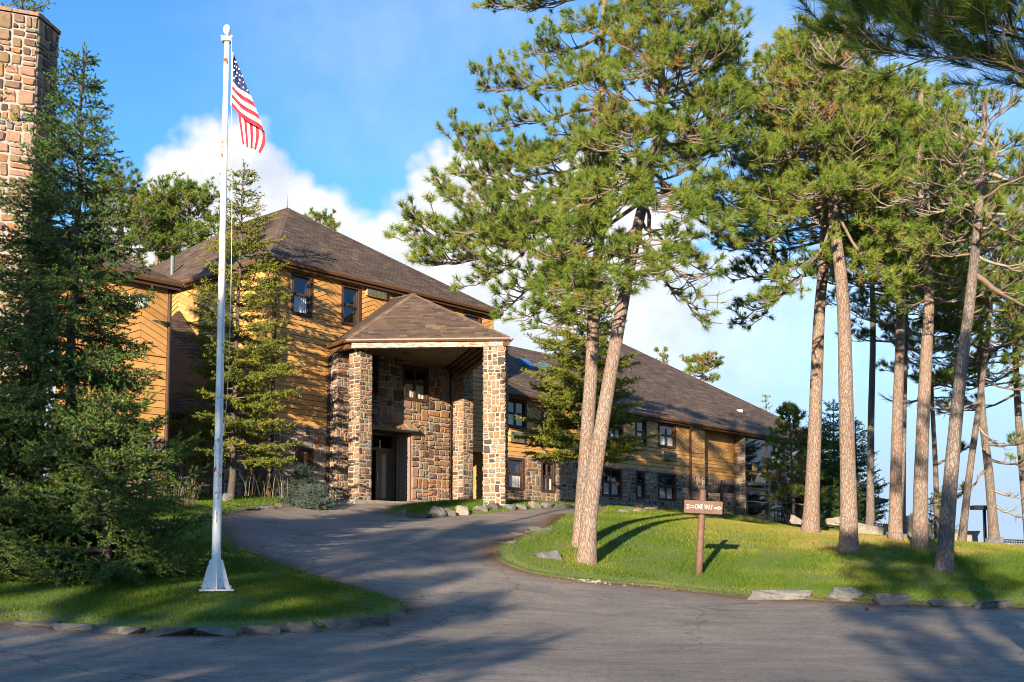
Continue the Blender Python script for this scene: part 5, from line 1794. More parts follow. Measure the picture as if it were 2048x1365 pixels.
def pine(label, path_px, r0, r1=0.05, Z=None, lo=0.45, n=60, Lmax=2.6, seed=1, bark='bark', tone=0.5, limbs=(), name='pine_tree', build=None, dens=1.0, bare=0.3, dead=0.12, ext=None, group=PINES, flare=1.38, **kw):
    """path_px: (px, py, Z) points up the trunk"""
    pts = [at(*p) for p in path_px]
    if ext: pts.append(pts[-1] + Vector(ext))
    pts[0].z -= 0.15
    path = resample(pts, 34)
    root = thing(name, path[0] + Vector((0, 0, 0.15)), label, 'tree', group)
    g = random.Random(seed)
    trunk_mesh(path, r0, r1, g, flare).build('trunk', M[bark], root, smooth=True)
    pg = PineGrow(seed)
    if n: pg.crown(path, lo, n, Lmax, tone=tone, dens=dens, bare=bare, dead_lo=dead, **kw)
    for L_ in limbs:
        f, tip = L_[0], L_[1]
        m = len(path) - 1; k = min(int(f * m), m - 1)
        p = path[k].lerp(path[k + 1], f * m - k)
        opt = L_[2] if len(L_) > 2 else {}
        pg.limb(p, at(*tip), opt.get('r', 0.055), opt.get('dens', 1.0), opt.get('thin', 1.0), sag=opt.get('sag', 0.06), bare=opt.get('bare', 0.3), tone=opt.get('tone', tone), dead=opt.get('dead', False), spread=opt.get('spread', 1.2))
    pg.build(root, np.random.default_rng(seed), **(build or {}))
    return root

def spruce(label, base, H_, R0, seed, mat='spruce', lean=(0, 0), levels=26, per=6, tone=0.45, lo=0.06, droop=0.28, r0=0.16, K=10, twig=0.13, name='spruce_tree', needle=(0.03, 0.055), width=0.016, group=None, shape=0.85, dens=1.0, asym=None, tvar=0.12, up_tip=0.18, gap=0.0, bark='bark_dark', vert=(-0.28, 0.12), side=0.46):
    base = Vector(base)
    root = thing(name, base, label, 'tree', group)
    g = np.random.default_rng(seed); gp = random.Random(seed)
    top = base + Vector((lean[0], lean[1], H_))
    path = [base.lerp(top, i / 24) + Vector((gp.uniform(-1, 1), gp.uniform(-1, 1), 0)) * 0.012 * H_ * 0.3 for i in range(25)]
    path[0] = base - Vector((0, 0, 0.2))
    trunk_mesh(path, r0, 0.012, gp, 1.2, 10).build('trunk', M[bark], root, smooth=True)
    segs, TP_, TA, TT, TL = [], [], [], [], []
    up = np.array([0, 0, 1.0])
    for lv in range(levels):
        h = lo + (0.985 - lo) * ((lv + gp.random() * 0.6) / levels)
        if gap and gp.random() < gap * (1 - h): continue
        nb = max(3, int(round(per * (1.1 - 0.35 * h))))
        a0 = gp.uniform(0, 2 * PI)
        for b in range(nb):
            az = a0 + 2 * PI * b / nb + gp.uniform(-.35, .35)
            L_ = R0 * (1 - h) ** shape * gp.uniform(0.66, 1.12) + 0.10
            if asym is not None: L_ *= 1 + asym[0] * math.cos(az - asym[1])
            hh = h + gp.uniform(-.4, .4) / levels
            p0 = np.array(base.lerp(top, min(max(hh, 0.01), 0.985)))
            dirh = np.array([math.cos(az), math.sin(az), 0])
            n = max(5, int(L_ / 0.10))
            f = np.linspace(0, 1, n)
            rise = 0.30 * h + 0.02
            z = L_ * (rise * f - droop * (1 - h * 0.8) * f ** 1.5 + up_tip * f ** 3)
            wig = np.array([-dirh[1], dirh[0], 0]) * (gp.uniform(-.12, .12) * L_)
            P = p0 + dirh * (L_ * f)[:, None] + up * z[:, None] + wig * (f ** 2)[:, None]
            rb = 0.008 + 0.012 * L_
            for i in range(n - 1):
                segs.append((*P[i], *P[i + 1], rb * (1 - .85 * i / n), rb * (1 - .85 * (i + 1) / n)))
            T = np.gradient(P, axis=0); T /= np.linalg.norm(T, axis=1, keepdims=True) + 1e-9
            S = np.cross(T, up); S /= np.linalg.norm(S, axis=1, keepdims=True) + 1e-9
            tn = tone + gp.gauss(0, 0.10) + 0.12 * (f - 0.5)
            sidelen = np.minimum(L_ * side, 0.75) * np.clip(1.12 - f, 0.12, 1) * np.clip(f * 4.0, 0.2, 1)
            for sg in (-1, 1):
                ok = (f > 0.12) & (g.uniform(0, 1, n) < dens)
                idx = np.where(ok)[0]
                sl = sidelen[idx] * g.uniform(0.65, 1.15, len(idx))
                sdv = T[idx] * 0.72 + S[idx] * sg * 0.72 + up * g.uniform(vert[0], vert[1], (len(idx), 1))
                sdv /= np.linalg.norm(sdv, axis=1, keepdims=True)
                mx = int(max(2, math.ceil((sl.max() if len(sl) else 0.1) / (twig * 0.62))))
                for k in range(mx):
                    d_ = (k + 0.5) * twig * 0.62
                    m_ = sl > d_ * 0.9
                    if not m_.any(): break
                    q = P[idx][m_] + sdv[m_] * d_ - up * (0.10 * d_ * d_)
                    jit = g.normal(0, 0.35, (m_.sum(), 3)); jit[:, 2] += 0.1
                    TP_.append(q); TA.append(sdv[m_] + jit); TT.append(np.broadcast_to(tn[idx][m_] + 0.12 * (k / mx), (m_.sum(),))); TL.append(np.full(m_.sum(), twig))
                if len(idx):
                    e = P[idx] + sdv * sl[:, None] - up * (0.10 * sl * sl)[:, None]
                    for a_, b_ in zip(P[idx], e): segs.append((*a_, *b_, 0.006, 0.003))
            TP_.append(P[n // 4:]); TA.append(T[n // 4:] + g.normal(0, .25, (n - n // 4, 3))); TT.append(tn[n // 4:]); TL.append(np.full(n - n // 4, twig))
    for i in range(8):      # leader
        q = np.array(base.lerp(top, 0.93 + 0.07 * i / 8)); TP_.append(q[None]); TA.append(np.array([[gp.uniform(-.4, .4), gp.uniform(-.4, .4), 1.0]])); TT.append(np.array([tone])); TL.append(np.array([twig]))
    v, f = seg_tubes(segs, 3)
    np_mesh('branches', v, f, M['spruce_wood'], root, kind='stuff')
    pos, ax, tt, tl = np.concatenate(TP_), np.concatenate(TA), np.concatenate(TT), np.concatenate(TL)
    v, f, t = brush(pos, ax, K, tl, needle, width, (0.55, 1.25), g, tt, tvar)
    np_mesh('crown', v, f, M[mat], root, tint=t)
    return root

# --- the twin ponderosas on the right lawn
pine('front trunk of the twin ponderosa pines, leaning right, beside the small grey boulder',
     [(1172, 1136, 26.5), (1180, 1020, 26.5), (1204, 850, 26.6), (1243, 620, 26.8), (1272, 470, 26.9), (1303, 330, 27.0), (1322, 200, 27.1), (1318, 60, 27.2), (1300, -90, 27.2), (1290, -210, 27.2)],
     0.215, 0.045, lo=0.50, n=54, Lmax=2.3, seed=21, tone=0.60, bare=0.25, dead=0.10,
     limbs=[(0.47, (1405, 540, 26.4)), (0.44, (1420, 600, 27.2), {'dead': True}), (0.45, (1400, 640, 26.8), {'dens': .35}), (0.55, (1440, 470, 26.0)), (0.62, (1480, 420, 26.6)), (0.68, (1490, 330, 27.5)),
            (0.7, (1470, 210, 26.4)), (0.78, (1485, 150, 27.0)), (0.85, (1440, 40, 26.6)), (0.5, (1110, 520, 25.6)), (0.46, (1130, 590, 25.6)), (0.46, (1210, 620, 25.2)), (0.5, (1290, 560, 25.0)),
            (0.6, (1200, 400, 25.2)), (0.66, (1240, 300, 25.2)), (0.66, (1390, 290, 25.4)), (0.55, (1330, 430, 25.0)), (0.58, (1180, 470, 25.4)), (0.75, (1270, 160, 25.6)), (0.8, (1390, 110, 25.6)), (0.86, (1330, 30, 25.6))],
     build=dict(K=56, nlen=(0.12, 0.22), width=0.015))
pine('rear trunk of the twin ponderosa pines, straighter, branches reaching far left',
     [(1160, 1100, 28.6), (1168, 960, 28.6), (1184, 720, 28.6), (1188, 590, 28.6), (1203, 440, 28.6), (1212, 330, 28.5), (1204, 200, 28.4), (1206, 60, 28.4), (1215, -90, 28.4), (1220, -190, 28.4)],
     0.20, 0.045, lo=0.56, n=13, Lmax=1.7, seed=22, tone=0.58, bare=0.25, dead=0.12, dens=0.85,
     limbs=[(0.515, (835, 470, 28.2), {'r': .08, 'sag': .10, 'spread': 1.15, 'bare': .3}), (0.515, (870, 530, 27.6), {'r': .06, 'sag': .08, 'spread': 1.3}), (0.56, (895, 400, 28.8), {'r': .07, 'sag': .12, 'spread': 1.0, 'bare': .3}), (0.60, (935, 300, 28.6), {'r': .06, 'sag': .14, 'spread': 1.2, 'bare': .4}),
            (0.58, (950, 360, 28.0), {'spread': 1.2}), (0.66, (1000, 250, 28.0), {'bare': .45, 'dens': .7}), (0.70, (975, 170, 28.2), {'bare': .4, 'dens': .75}), (0.77, (1060, 110, 28.0), {'dens': .7}), (0.83, (985, 5, 28.2), {'dens': .7}), (0.86, (1050, -10, 27.6), {'dens': .7}), (0.5, (950, 500, 29.2)), (0.5, (980, 560, 27.8), {'sag': .0}), (0.49, (1020, 610, 28.6), {'dens': .6}), (0.49, (1065, 640, 28.0), {'dens': .6}),
            (0.55, (1080, 440, 27.0)), (0.63, (1110, 330, 27.0)), (0.74, (1130, 180, 27.0)), (0.8, (1170, 60, 27.0)), (0.48, (1130, 650, 27.4), {'dens': .5})],
     build=dict(K=56, nlen=(0.12, 0.22), width=0.015))
# --- pines along the right lawn
pb = dict(K=42, nlen=(0.12, 0.21), width=0.018)
pine('slim pine right of the sign, its trunk shaded above', [(1620, 1073, 34), (1628, 900, 34), (1638, 640, 34), (1650, 480, 34), (1640, 330, 34), (1625, 200, 34), (1610, 60, 34)], 0.24, 0.05, lo=0.50, n=60, Lmax=2.9, seed=23, tone=0.58, dead=0.15,
     limbs=[(0.47, (1480, 560, 33.6), {'tone': .3, 'r': .07}), (0.5, (1440, 490, 34.5), {'tone': .25, 'spread': 1.4}), (0.54, (1400, 430, 34.5), {'tone': .28, 'spread': 1.3}), (0.48, (1490, 640, 34), {'tone': .3, 'dens': .7}), (0.62, (1500, 330, 33)), (0.7, (1490, 240, 33)), (0.8, (1540, 120, 33))], build=pb)
pine('pale-barked pine with a scar near its foot, nearest the lawn crest', [(1697, 1113, 29), (1697, 1000, 29), (1692, 800, 29), (1686, 600, 29), (1668, 440, 29), (1660, 330, 29), (1650, 220, 29), (1650, 120, 29), (1655, 20, 29)], 0.235, 0.05, lo=0.52, n=62, Lmax=2.6, seed=24, tone=0.64, dead=0.08,
     limbs=[(0.50, (1560, 600, 28.4), {'dens': .8}), (0.52, (1790, 600, 28)), (0.6, (1545, 480, 28)), (0.56, (1800, 500, 28.0)), (0.68, (1520, 330, 28.0)), (0.62, (1620, 400, 27.2)), (0.62, (1730, 380, 27.0)), (0.7, (1690, 280, 27.2)), (0.8, (1600, 110, 28)), (0.75, (1760, 190, 28))], build=pb)
pine('straight pine with a tan boulder wall at its left', [(1790, 1088, 32), (1793, 900, 32), (1800, 680, 32), (1803, 480, 32), (1800, 300, 32), (1795, 150, 32)], 0.185, 0.05, lo=0.52, n=56, Lmax=2.6, seed=25, bark='bark', tone=0.52, dead=0.2, build=pb)
pine('stout pine forking below its crown, beside the tall grey boulder', [(1840, 1104, 30), (1842, 950, 30), (1852, 720, 30), (1858, 600, 30), (1850, 470, 30), (1840, 330, 30), (1842, 180, 30)], 0.205, 0.06, lo=0.50, n=54, Lmax=2.5, seed=26, bark='bark', tone=0.55, dead=0.25, build=pb)
pine('grey-barked pine leaning right, nearest trunk on the right lawn', [(1886, 1153, 25), (1898, 1000, 25), (1918, 780, 25.1), (1940, 600, 25.2), (1957, 430, 25.3), (1966, 280, 25.4), (1972, 180, 25.5)], 0.185, 0.05, lo=0.58, n=38, Lmax=2.0, seed=27, bark='bark_grey', tone=0.6, dens=0.55, dead=0.45,
     limbs=[(0.55, (2080, 620, 25.5), {'r': .09, 'dens': .5}), (0.74, (1830, 360, 25.0), {'dead': True, 'r': .06}), (0.7, (1850, 430, 25.0), {'dens': .3, 'dead': True}), (0.76, (2080, 360, 25.4), {'dead': True, 'r': .07}), (0.82, (1880, 250, 25.2), {'dead': True}), (0.8, (2050, 300, 25.0)), (0.68, (2040, 480, 25)), (0.78, (1780, 420, 26), {'dead': True})], build=pb)
pine('thin dark pine leaning right, behind the leaning grey trunk', [(1922, 1085, 36), (1940, 940, 36), (1965, 760, 36), (1982, 600, 36), (1990, 450, 36), (1990, 300, 36)], 0.125, 0.04, lo=0.5, n=38, Lmax=2.4, seed=28, bark='bark_grey', tone=0.42, dead=0.35, build=pb,
     limbs=[(0.35, (1850, 820, 36), {'dead': True}), (0.3, (2010, 900, 36), {'dead': True})])
pine('pine leaning left by the lamp post near the right edge', [(1990, 1092, 37.5), (1978, 950, 37.5), (1965, 830, 37.5), (1960, 700, 37.5), (1965, 560, 37.5), (1970, 400, 37.5)], 0.165, 0.05, lo=0.5, n=40, Lmax=2.8, seed=29, bark='bark_grey', tone=0.45, dead=0.35, build=pb,
     limbs=[(0.16, (2060, 1000, 37), {'dead': True, 'r': .05}), (0.12, (2070, 1040, 37), {'dead': True}), (0.22, (1880, 1010, 37), {'dens': .35}), (0.3, (2080, 880, 37), {'dens': .4}), (0.25, (2060, 930, 38), {'dens': .3})])
pine('thin trunk seen behind the stout forked pine', [(1874, 1095, 42), (1872, 960, 42), (1864, 800, 42), (1858, 660, 42), (1862, 500, 42)], 0.11, 0.05, lo=0.5, n=30, Lmax=2.4, seed=30, bark='bark_grey', tone=0.4, dead=0.3, build=pb, limbs=[(0.3, (1930, 900, 42), {'dens': .4})])
pine('pine trunk cut by the right edge, leaning left', [(2062, 1110, 40), (2046, 940, 40), (2036, 820, 40), (2030, 650, 40), (2034, 480, 40), (2040, 320, 40)], 0.17, 0.05, lo=0.42, n=44, Lmax=3.0, seed=31, bark='bark_grey', tone=0.5, dead=0.3, build=pb)
pine('slim dark pine behind the straight pine', [(1806, 1086, 38), (1808, 900, 38), (1812, 700, 38), (1815, 520, 38), (1815, 340, 38)], 0.08, 0.04, lo=0.5, n=30, Lmax=2.6, seed=32, bark='bark_grey', tone=0.35, dead=0.2, build=pb)
pine('broad-crowned pine filling the gap at the right', [(1740, 1062, 44), (1742, 850, 44), (1746, 650, 44), (1740, 450, 44), (1735, 260, 44), (1730, 140, 44)], 0.15, 0.05, lo=0.44, n=60, Lmax=3.4, seed=33, bark='bark_grey', tone=0.42, dead=0.1, build=dict(K=30, nlen=(0.13, 0.22), width=0.02))
# young pine by the glazed entrance
pine('young bright pine beside the glazed entrance', [(1588, 1046, 56), (1586, 980, 56), (1583, 920, 56), (1580, 860, 56), (1578, 826, 56)], 0.09, 0.02, lo=0.14, n=44, Lmax=1.35, seed=34, bark='bark_grey', tone=0.75, dead=0.0, name='young_pine', shape=lambda h: (1 - h) ** 0.7 * 1.0 + 0.12, el=(0.0, 0.8), build=dict(K=44, nlen=(0.15, 0.26), width=0.024))
# pines rising behind the roofs
bb_ = dict(K=30, nlen=(0.14, 0.26), width=0.026)
BKP = 'pines behind the roofs'
pine('olive pine behind the left roof, next to the dark spruce', [(238, 800, 58), (240, 600, 58), (243, 450, 58), (240, 345, 58)], 0.25, 0.05, lo=0.42, n=46, Lmax=2.9, seed=35, tone=0.58, build=bb_, group=BKP)
pine('round-crowned pine behind the left roof, left of the flagpole', [(385, 800, 60), (384, 600, 60), (380, 470, 60), (375, 350, 60)], 0.25, 0.05, lo=0.40, n=58, Lmax=2.6, seed=36, tone=0.50, build=bb_, group=BKP)
pine('pine between the two left background pines, lower', [(310, 800, 66), (312, 600, 66), (315, 470, 66), (312, 420, 66)], 0.22, 0.05, lo=0.5, n=30, Lmax=2.2, seed=37, tone=0.45, build=bb_, group=BKP)
pine('small pine top peeking over the main roof', [(645, 800, 70), (643, 600, 70), (641, 500, 70), (640, 428, 70)], 0.2, 0.05, lo=0.62, n=26, Lmax=1.5, seed=38, tone=0.6, build=bb_, group=BKP)
pine('pine top above the wing roof, taller of the two', [(1404, 1000, 84), (1404, 850, 84), (1405, 770, 84), (1404, 722, 84)], 0.2, 0.05, lo=0.72, n=24, Lmax=1.7, seed=39, tone=0.6, build=dict(K=30, nlen=(0.16, 0.3), width=0.03), group=BKP)
pine('tiny pine top above the wing roof peak', [(1325, 950, 88), (1325, 800, 88), (1325, 700, 88)], 0.15, 0.03, lo=0.85, n=8, Lmax=0.6, seed=40, tone=0.6, build=dict(K=26, nlen=(0.16, 0.3), width=0.03), group=BKP)
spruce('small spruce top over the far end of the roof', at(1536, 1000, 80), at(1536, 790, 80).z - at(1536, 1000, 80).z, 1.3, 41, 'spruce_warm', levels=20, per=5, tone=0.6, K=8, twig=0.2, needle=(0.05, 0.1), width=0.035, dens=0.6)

# --- spruces
gl_ = hit(140, 1160)
spruce('large dark spruce in front of the chimney at the left', V3(at(122, 1150, 20.5).x, 20.5, gz(at(122, 1150, 20.5).x, 20.5)), at(128, 92, 20.5).z - gz(-8, 20.5), 2.5, 51, 'spruce', lean=(0.1, 0), levels=32, per=8, tone=0.36, droop=0.46, K=22, twig=0.16, needle=(0.03, 0.052), width=0.022, r0=0.13, shape=0.80, asym=(-0.20, 0.15), vert=(-0.9, 0.2), side=0.50)
spruce('low spreading spruce in front of the large one, reaching the flagpole', V3(-6.9, 19.6, gz(-6.9, 19.6)), 3.3, 2.1, 52, 'spruce', levels=8, per=8, tone=0.58, droop=0.22, K=26, twig=0.16, needle=(0.03, 0.055), width=0.022, r0=0.1, vert=(-0.5, 0.25), side=0.38, shape=0.45, up_tip=0.25, lo=0.07)
spruce('low young spruce hugging the ground at the left edge', V3(-9.0, 19.3, gz(-9.0, 19.3)), 3.0, 1.5, 53, 'spruce', levels=7, per=7, tone=0.52, droop=0.20, K=26, twig=0.16, needle=(0.03, 0.055), width=0.022, r0=0.08, vert=(-0.5, 0.25), side=0.38, shape=0.5, lo=0.05)
b2 = at(462, 990, 36.2)
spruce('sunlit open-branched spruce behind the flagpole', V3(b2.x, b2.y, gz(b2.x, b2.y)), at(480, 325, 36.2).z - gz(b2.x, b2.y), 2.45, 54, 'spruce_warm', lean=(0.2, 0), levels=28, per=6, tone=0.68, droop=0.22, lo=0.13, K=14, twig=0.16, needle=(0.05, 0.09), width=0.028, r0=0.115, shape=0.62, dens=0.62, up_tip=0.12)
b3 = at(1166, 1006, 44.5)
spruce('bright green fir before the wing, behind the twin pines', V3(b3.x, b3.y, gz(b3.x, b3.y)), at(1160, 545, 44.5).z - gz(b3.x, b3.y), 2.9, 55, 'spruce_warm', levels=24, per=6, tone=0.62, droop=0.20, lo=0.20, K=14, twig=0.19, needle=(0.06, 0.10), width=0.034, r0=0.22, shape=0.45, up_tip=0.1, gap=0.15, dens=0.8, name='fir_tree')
b4 = at(603, 1000, 37.2)
spruce('small blue spruce against the shaded stone wall', V3(b4.x, b4.y, gz(b4.x, b4.y)), 1.35, 0.75, 56, 'blue_spruce', levels=15, per=7, tone=0.45, droop=0.1, lo=0.04, K=10, twig=0.09, needle=(0.03, 0.05), width=0.016, r0=0.04, shape=0.65, name='blue_spruce')
b4b = at(628, 1002, 36.6)
spruce('pale bluish spruce shrub at the foot of the small spruce', V3(b4b.x, b4b.y, gz(b4b.x, b4b.y)), 0.72, 0.62, 57, 'blue_spruce', levels=9, per=8, tone=0.75, droop=0.06, lo=0.05, K=10, twig=0.09, needle=(0.03, 0.05), width=0.016, r0=0.03, shape=0.4, name='blue_spruce')
for i, (px, pz, Z, hpx, rr, lb, tn) in enumerate([(1640, 1046, 60, 835, 2.4, 'dark spruce behind the young pine at the building end', 0.30), (1716, 1052, 52, 842, 1.75, 'dark pointed spruce against the sky, right of the pale pine', 0.28), (1672, 1050, 64, 800, 2.6, 'tall dark spruce in the shaded thicket past the building', 0.26)]):
    b = at(px, pz, Z)
    spruce(lb, V3(b.x, b.y, gz(b.x, b.y)), at(px, hpx, Z).z - gz(b.x, b.y), rr, 60 + i, 'spruce', levels=24, per=6, tone=tn, droop=0.22, K=9, twig=0.2, needle=(0.06, 0.10), width=0.034, r0=0.15, shape=0.7)
bt = at(30, 1000, 32)
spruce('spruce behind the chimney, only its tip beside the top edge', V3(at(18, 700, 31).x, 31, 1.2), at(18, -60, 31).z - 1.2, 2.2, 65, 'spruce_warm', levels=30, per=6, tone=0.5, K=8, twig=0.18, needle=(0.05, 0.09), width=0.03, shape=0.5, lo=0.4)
bs = at(1880, 1090, 46)
spruce('young dark spruce between the boulders on the crest', V3(bs.x, bs.y, bs.z), 2.1, 0.7, 66, 'spruce', levels=12, per=6, tone=0.4, K=9, twig=0.15, needle=(0.05, 0.08), width=0.028, r0=0.05)

# --- near pine whose bough hangs into the top right corner
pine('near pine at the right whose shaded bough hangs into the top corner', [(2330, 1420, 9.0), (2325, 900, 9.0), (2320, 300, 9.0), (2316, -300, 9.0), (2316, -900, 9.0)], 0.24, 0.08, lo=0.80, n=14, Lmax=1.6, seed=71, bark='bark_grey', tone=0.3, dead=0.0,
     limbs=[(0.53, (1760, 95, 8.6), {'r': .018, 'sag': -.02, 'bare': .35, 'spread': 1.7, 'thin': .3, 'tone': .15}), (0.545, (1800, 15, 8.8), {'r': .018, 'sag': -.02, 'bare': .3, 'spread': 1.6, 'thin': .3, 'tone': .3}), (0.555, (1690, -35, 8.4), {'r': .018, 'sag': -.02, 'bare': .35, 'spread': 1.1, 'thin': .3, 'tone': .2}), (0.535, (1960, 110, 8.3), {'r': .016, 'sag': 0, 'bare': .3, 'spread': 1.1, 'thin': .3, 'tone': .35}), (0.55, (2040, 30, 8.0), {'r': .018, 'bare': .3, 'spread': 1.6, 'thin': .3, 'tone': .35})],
     build=dict(K=130, nlen=(0.13, 0.21), width=0.0042, axlen=0.22, phi=(0.2, 0.95), wood='spruce_wood'), group=None)

# --- the trees behind the viewer that shade the foreground
def shade_pine(x, y, z_top, crown_lo, Lmax, n, seed, label, dens=1.0):
    z0 = gz(x, y)
    pts = [V3(x, y, z0 - 0.2), V3(x + 0.1, y, z0 + (z_top - z0) * 0.4), V3(x - 0.1, y + 0.1, z0 + (z_top - z0) * 0.75), V3(x, y, z_top)]
    path = resample(pts, 24)
    root = thing('pine_tree', V3(x, y, z0), label, 'tree', 'pines behind the viewer')
    g = random.Random(seed)
    trunk_mesh(path, 0.26, 0.05, g).build('trunk', M['bark'], root, smooth=True)
    pg = PineGrow(seed)
    pg.crown(path, crown_lo, n, Lmax, tone=0.5, dens=dens, shape=lambda h: 0.35 + 0.75 * math.sin(min(1, 0.15 + h * 0.85) * PI) ** 0.8, bare=0.2)
    pg.build(root, np.random.default_rng(seed), K=26, nlen=(0.16, 0.28), width=0.032)
for i, (x, y, rr) in enumerate(((27, 34, 2.6), (33, 44, 3.0), (24, 22, 2.6), (31, 28, 3.0))):
    spruce(['first', 'second', 'third', 'fourth'][i] + ' spruce past the right edge, mirrored in the windows', V3(x, y, gz(x, y)), 12 + i, rr, 480 + i, 'spruce', levels=18, per=6, K=8, twig=0.3, needle=(0.1, 0.18), width=0.07, shape=0.6, group='spruces past the right edge')
for i, (x, y, zt, lo, Lm, n_) in enumerate(SHADE):
    shade_pine(x, y, zt, lo, Lm, n_, 400 + i, SHADE_LABELS[i % len(SHADE_LABELS)] + ' behind the viewer, known by its shade')

# ------------------------------------------------------------------ rocks
def rock(name, c, size, rot, seed, mat, label, cat, group=None, slab=False, tilt=0.0, rough=0.10, parent=None):
    """faceted stone: hull of scattered points, one cut of subdivision, weathered"""
    g = random.Random(seed)
    bm = bmesh.new()
    sx, sy, sz = size
    n = 18 if slab else 22
    for i in range(n):
        if slab:
            p = Vector((g.choice((-1, 1)) * g.uniform(0.55, 1) ** 0.7, g.choice((-1, 1)) * g.uniform(0.4, 1), g.choice((-1, 1)) * g.uniform(0.5, 1)))
            p.x += 0.22 * p.z * math.sin(seed); p.z *= 1 - 0.22 * abs(p.x) - 0.12 * math.sin(seed * 3) * p.x
        else:
            p = Vector((g.gauss(0, 1), g.gauss(0, 1), g.gauss(0, 1))).normalized()
            p = Vector(tuple(math.copysign(abs(v) ** 0.7, v) for v in p)) * g.uniform(0.82, 1.06)
        bm.verts.new((p.x * sx / 2, p.y * sy / 2, p.z * sz / 2))
    r = bmesh.ops.convex_hull(bm, input=bm.verts)
    bmesh.ops.delete(bm, geom=[v for v in bm.verts if not v.link_faces], context='VERTS')
    bmesh.ops.bevel(bm, geom=bm.edges[:], offset=min(size) * 0.05, segments=1, affect='EDGES', clamp_overlap=True)
    bmesh.ops.subdivide_edges(bm, edges=[e for e in bm.edges if e.calc_length() > min(size) * 0.22], cuts=2, use_grid_fill=True)
    bmesh.ops.triangulate(bm, faces=bm.faces)
    ms = min(size)
    for v in bm.verts:
        k = math.sin(v.co.x * 9 / ms * .6 + seed) * math.sin(v.co.y * 8 / ms * .6 + seed * 2) + 0.6 * math.sin(v.co.z * 17 / ms * .6 + v.co.x * 11 / ms * .5)
        v.co += v.co.normalized() * (ms * rough * 0.5 * k + g.uniform(-.5, .5) * ms * rough * 0.5)
    me = bpy.data.meshes.new(name)
    M_ = Matrix.Rotation(rot, 4, 'Z') @ Matrix.Rotation(tilt, 4, 'Y')
    bmesh.ops.transform(bm, matrix=M_, verts=bm.verts)
    bmesh.ops.recalc_face_normals(bm, faces=bm.faces)
    bm.to_mesh(me); bm.free()
    me.materials.append(M[mat])
    o = bpy.data.objects.new(name, me)
    COL.objects.link(o)
    o.location = c
    setp(o, label, cat, group)
    return o
ORD = ['first', 'second', 'third', 'fourth', 'fifth', 'sixth', 'seventh', 'eighth', 'ninth', 'tenth', 'eleventh', 'twelfth', 'thirteenth', 'fourteenth', 'fifteenth']
def stone_row(px_list, name, group, tmpl, mats, seed, depth=0.26, sink=0.35, cat='kerb stone', slab=True):
    """px_list: (x0, x1, y_bottom, y_top) of each stone as seen; set on the ground where its foot shows"""
    for i, (x0, x1, yb, yt) in enumerate(px_list):
        c = hit((x0 + x1) / 2, yb)
        a, b = hit(x0, yb), hit(x1, yb)
        L_ = (x1 - x0) / F * c.y
        h = max(0.06, 1.0 * (yb - yt) / F * c.y)
        d = (b - a); rot = math.atan2(d.y, d.x)
        if abs(rot) > 0.9: rot = math.copysign(0.9, rot)
        dp = depth * random.uniform(0.85, 1.2) * (1 if L_ > 0.3 else 0.7)
        hh = h * (1 + sink)
        o = rock(name, (c.x, c.y + dp * 0.45, c.z + h - hh / 2), (L_ * 1.12 / max(0.55, math.cos(rot)), dp, hh * 1.1), rot, seed + i, mats[i % len(mats)], tmpl.format(ORD[i]), cat, group, slab=slab)
stone_row([(28, 108, 1254, 1241), (108, 180, 1262, 1247), (182, 232, 1267, 1251), (232, 282, 1270, 1253), (302, 376, 1274, 1256), (386, 470, 1274, 1255), (484, 552, 1271, 1250), (562, 630, 1264, 1243), (646, 712, 1258, 1237), (718, 770, 1252, 1233), (776, 800, 1240, 1222), (800, 815, 1224, 1214)],
          'kerb_stone', 'kerb stones of the left lawn', '{} kerb stone from the left along the front of the left lawn', ['rock_grey', 'rock_grey', 'rock_dark', 'rock_grey', 'rock_dark'], 500)
stone_row([(788, 812, 1034, 1019), (818, 862, 1037, 1025), (858, 892, 1034, 1011), (886, 912, 1033, 1016), (908, 944, 1031, 1008), (944, 976, 1026, 1010), (976, 1008, 1023, 1006), (1006, 1032, 1021, 1008), (1030, 1052, 1019, 1007), (1056, 1084, 1017, 1002), (1084, 1104, 1016, 1004), (1104, 1148, 1017, 1007)],
          'edging_rock', 'rocks edging the drive island', '{} rock from the left along the drive island before the porch', ['rock_grey', 'rock_dark', 'rock_grey', 'rock_grey', 'rock_tan'], 530, depth=0.5, sink=0.5, cat='rock', slab=False)
stone_row([(1240, 1262, 1032, 1018), (1262, 1292, 1030, 1016), (1292, 1320, 1026, 1013), (1336, 1352, 1020, 1008), (1354, 1380, 1024, 1012), (1384, 1420, 1028, 1016)], 'edging_rock', 'rocks along the foot of the wing', '{} rock from the left at the foot of the wing wall', ['rock_grey', 'rock_tan', 'rock_tan', 'rock_tan', 'rock_dark'], 560, depth=0.5, sink=0.4, cat='rock', slab=False)
stone_row([(455, 500, 1021, 1013), (510, 545, 1019, 1011), (552, 585, 1014, 1006)], 'edging_rock', 'rocks along the far edge of the drive', '{} low rock from the left by the shaded wall, past the flagpole', ['rock_dark', 'rock_grey'], 580, depth=0.4, sink=0.4, cat='rock', slab=False)
def lone(px, py, wpx, hpx, label, mat, seed, name='boulder', cat='boulder', dpt=0.7, tilt=0.0, sink=0.3, Z=None, slab=False, group=None):
    c = at(px, py, Z) if Z else hit(px, py)
    w_, h_ = wpx / F * c.y, hpx / F * c.y
    hh = h_ * (1 + sink)
    return rock(name, (c.x, c.y + w_ * dpt * 0.4, c.z + h_ - hh / 2), (w_ * 1.05, w_ * dpt, hh * 1.08), random.uniform(-.25, .25), seed, mat, label, cat, group, slab=slab, tilt=tilt or random.uniform(-.08, .08), rough=0.14)
lone(1098, 1128, 46, 34, 'small tilted grey boulder on the grass left of the twin pines', 'rock_grey', 601, tilt=-0.25, slab=True)
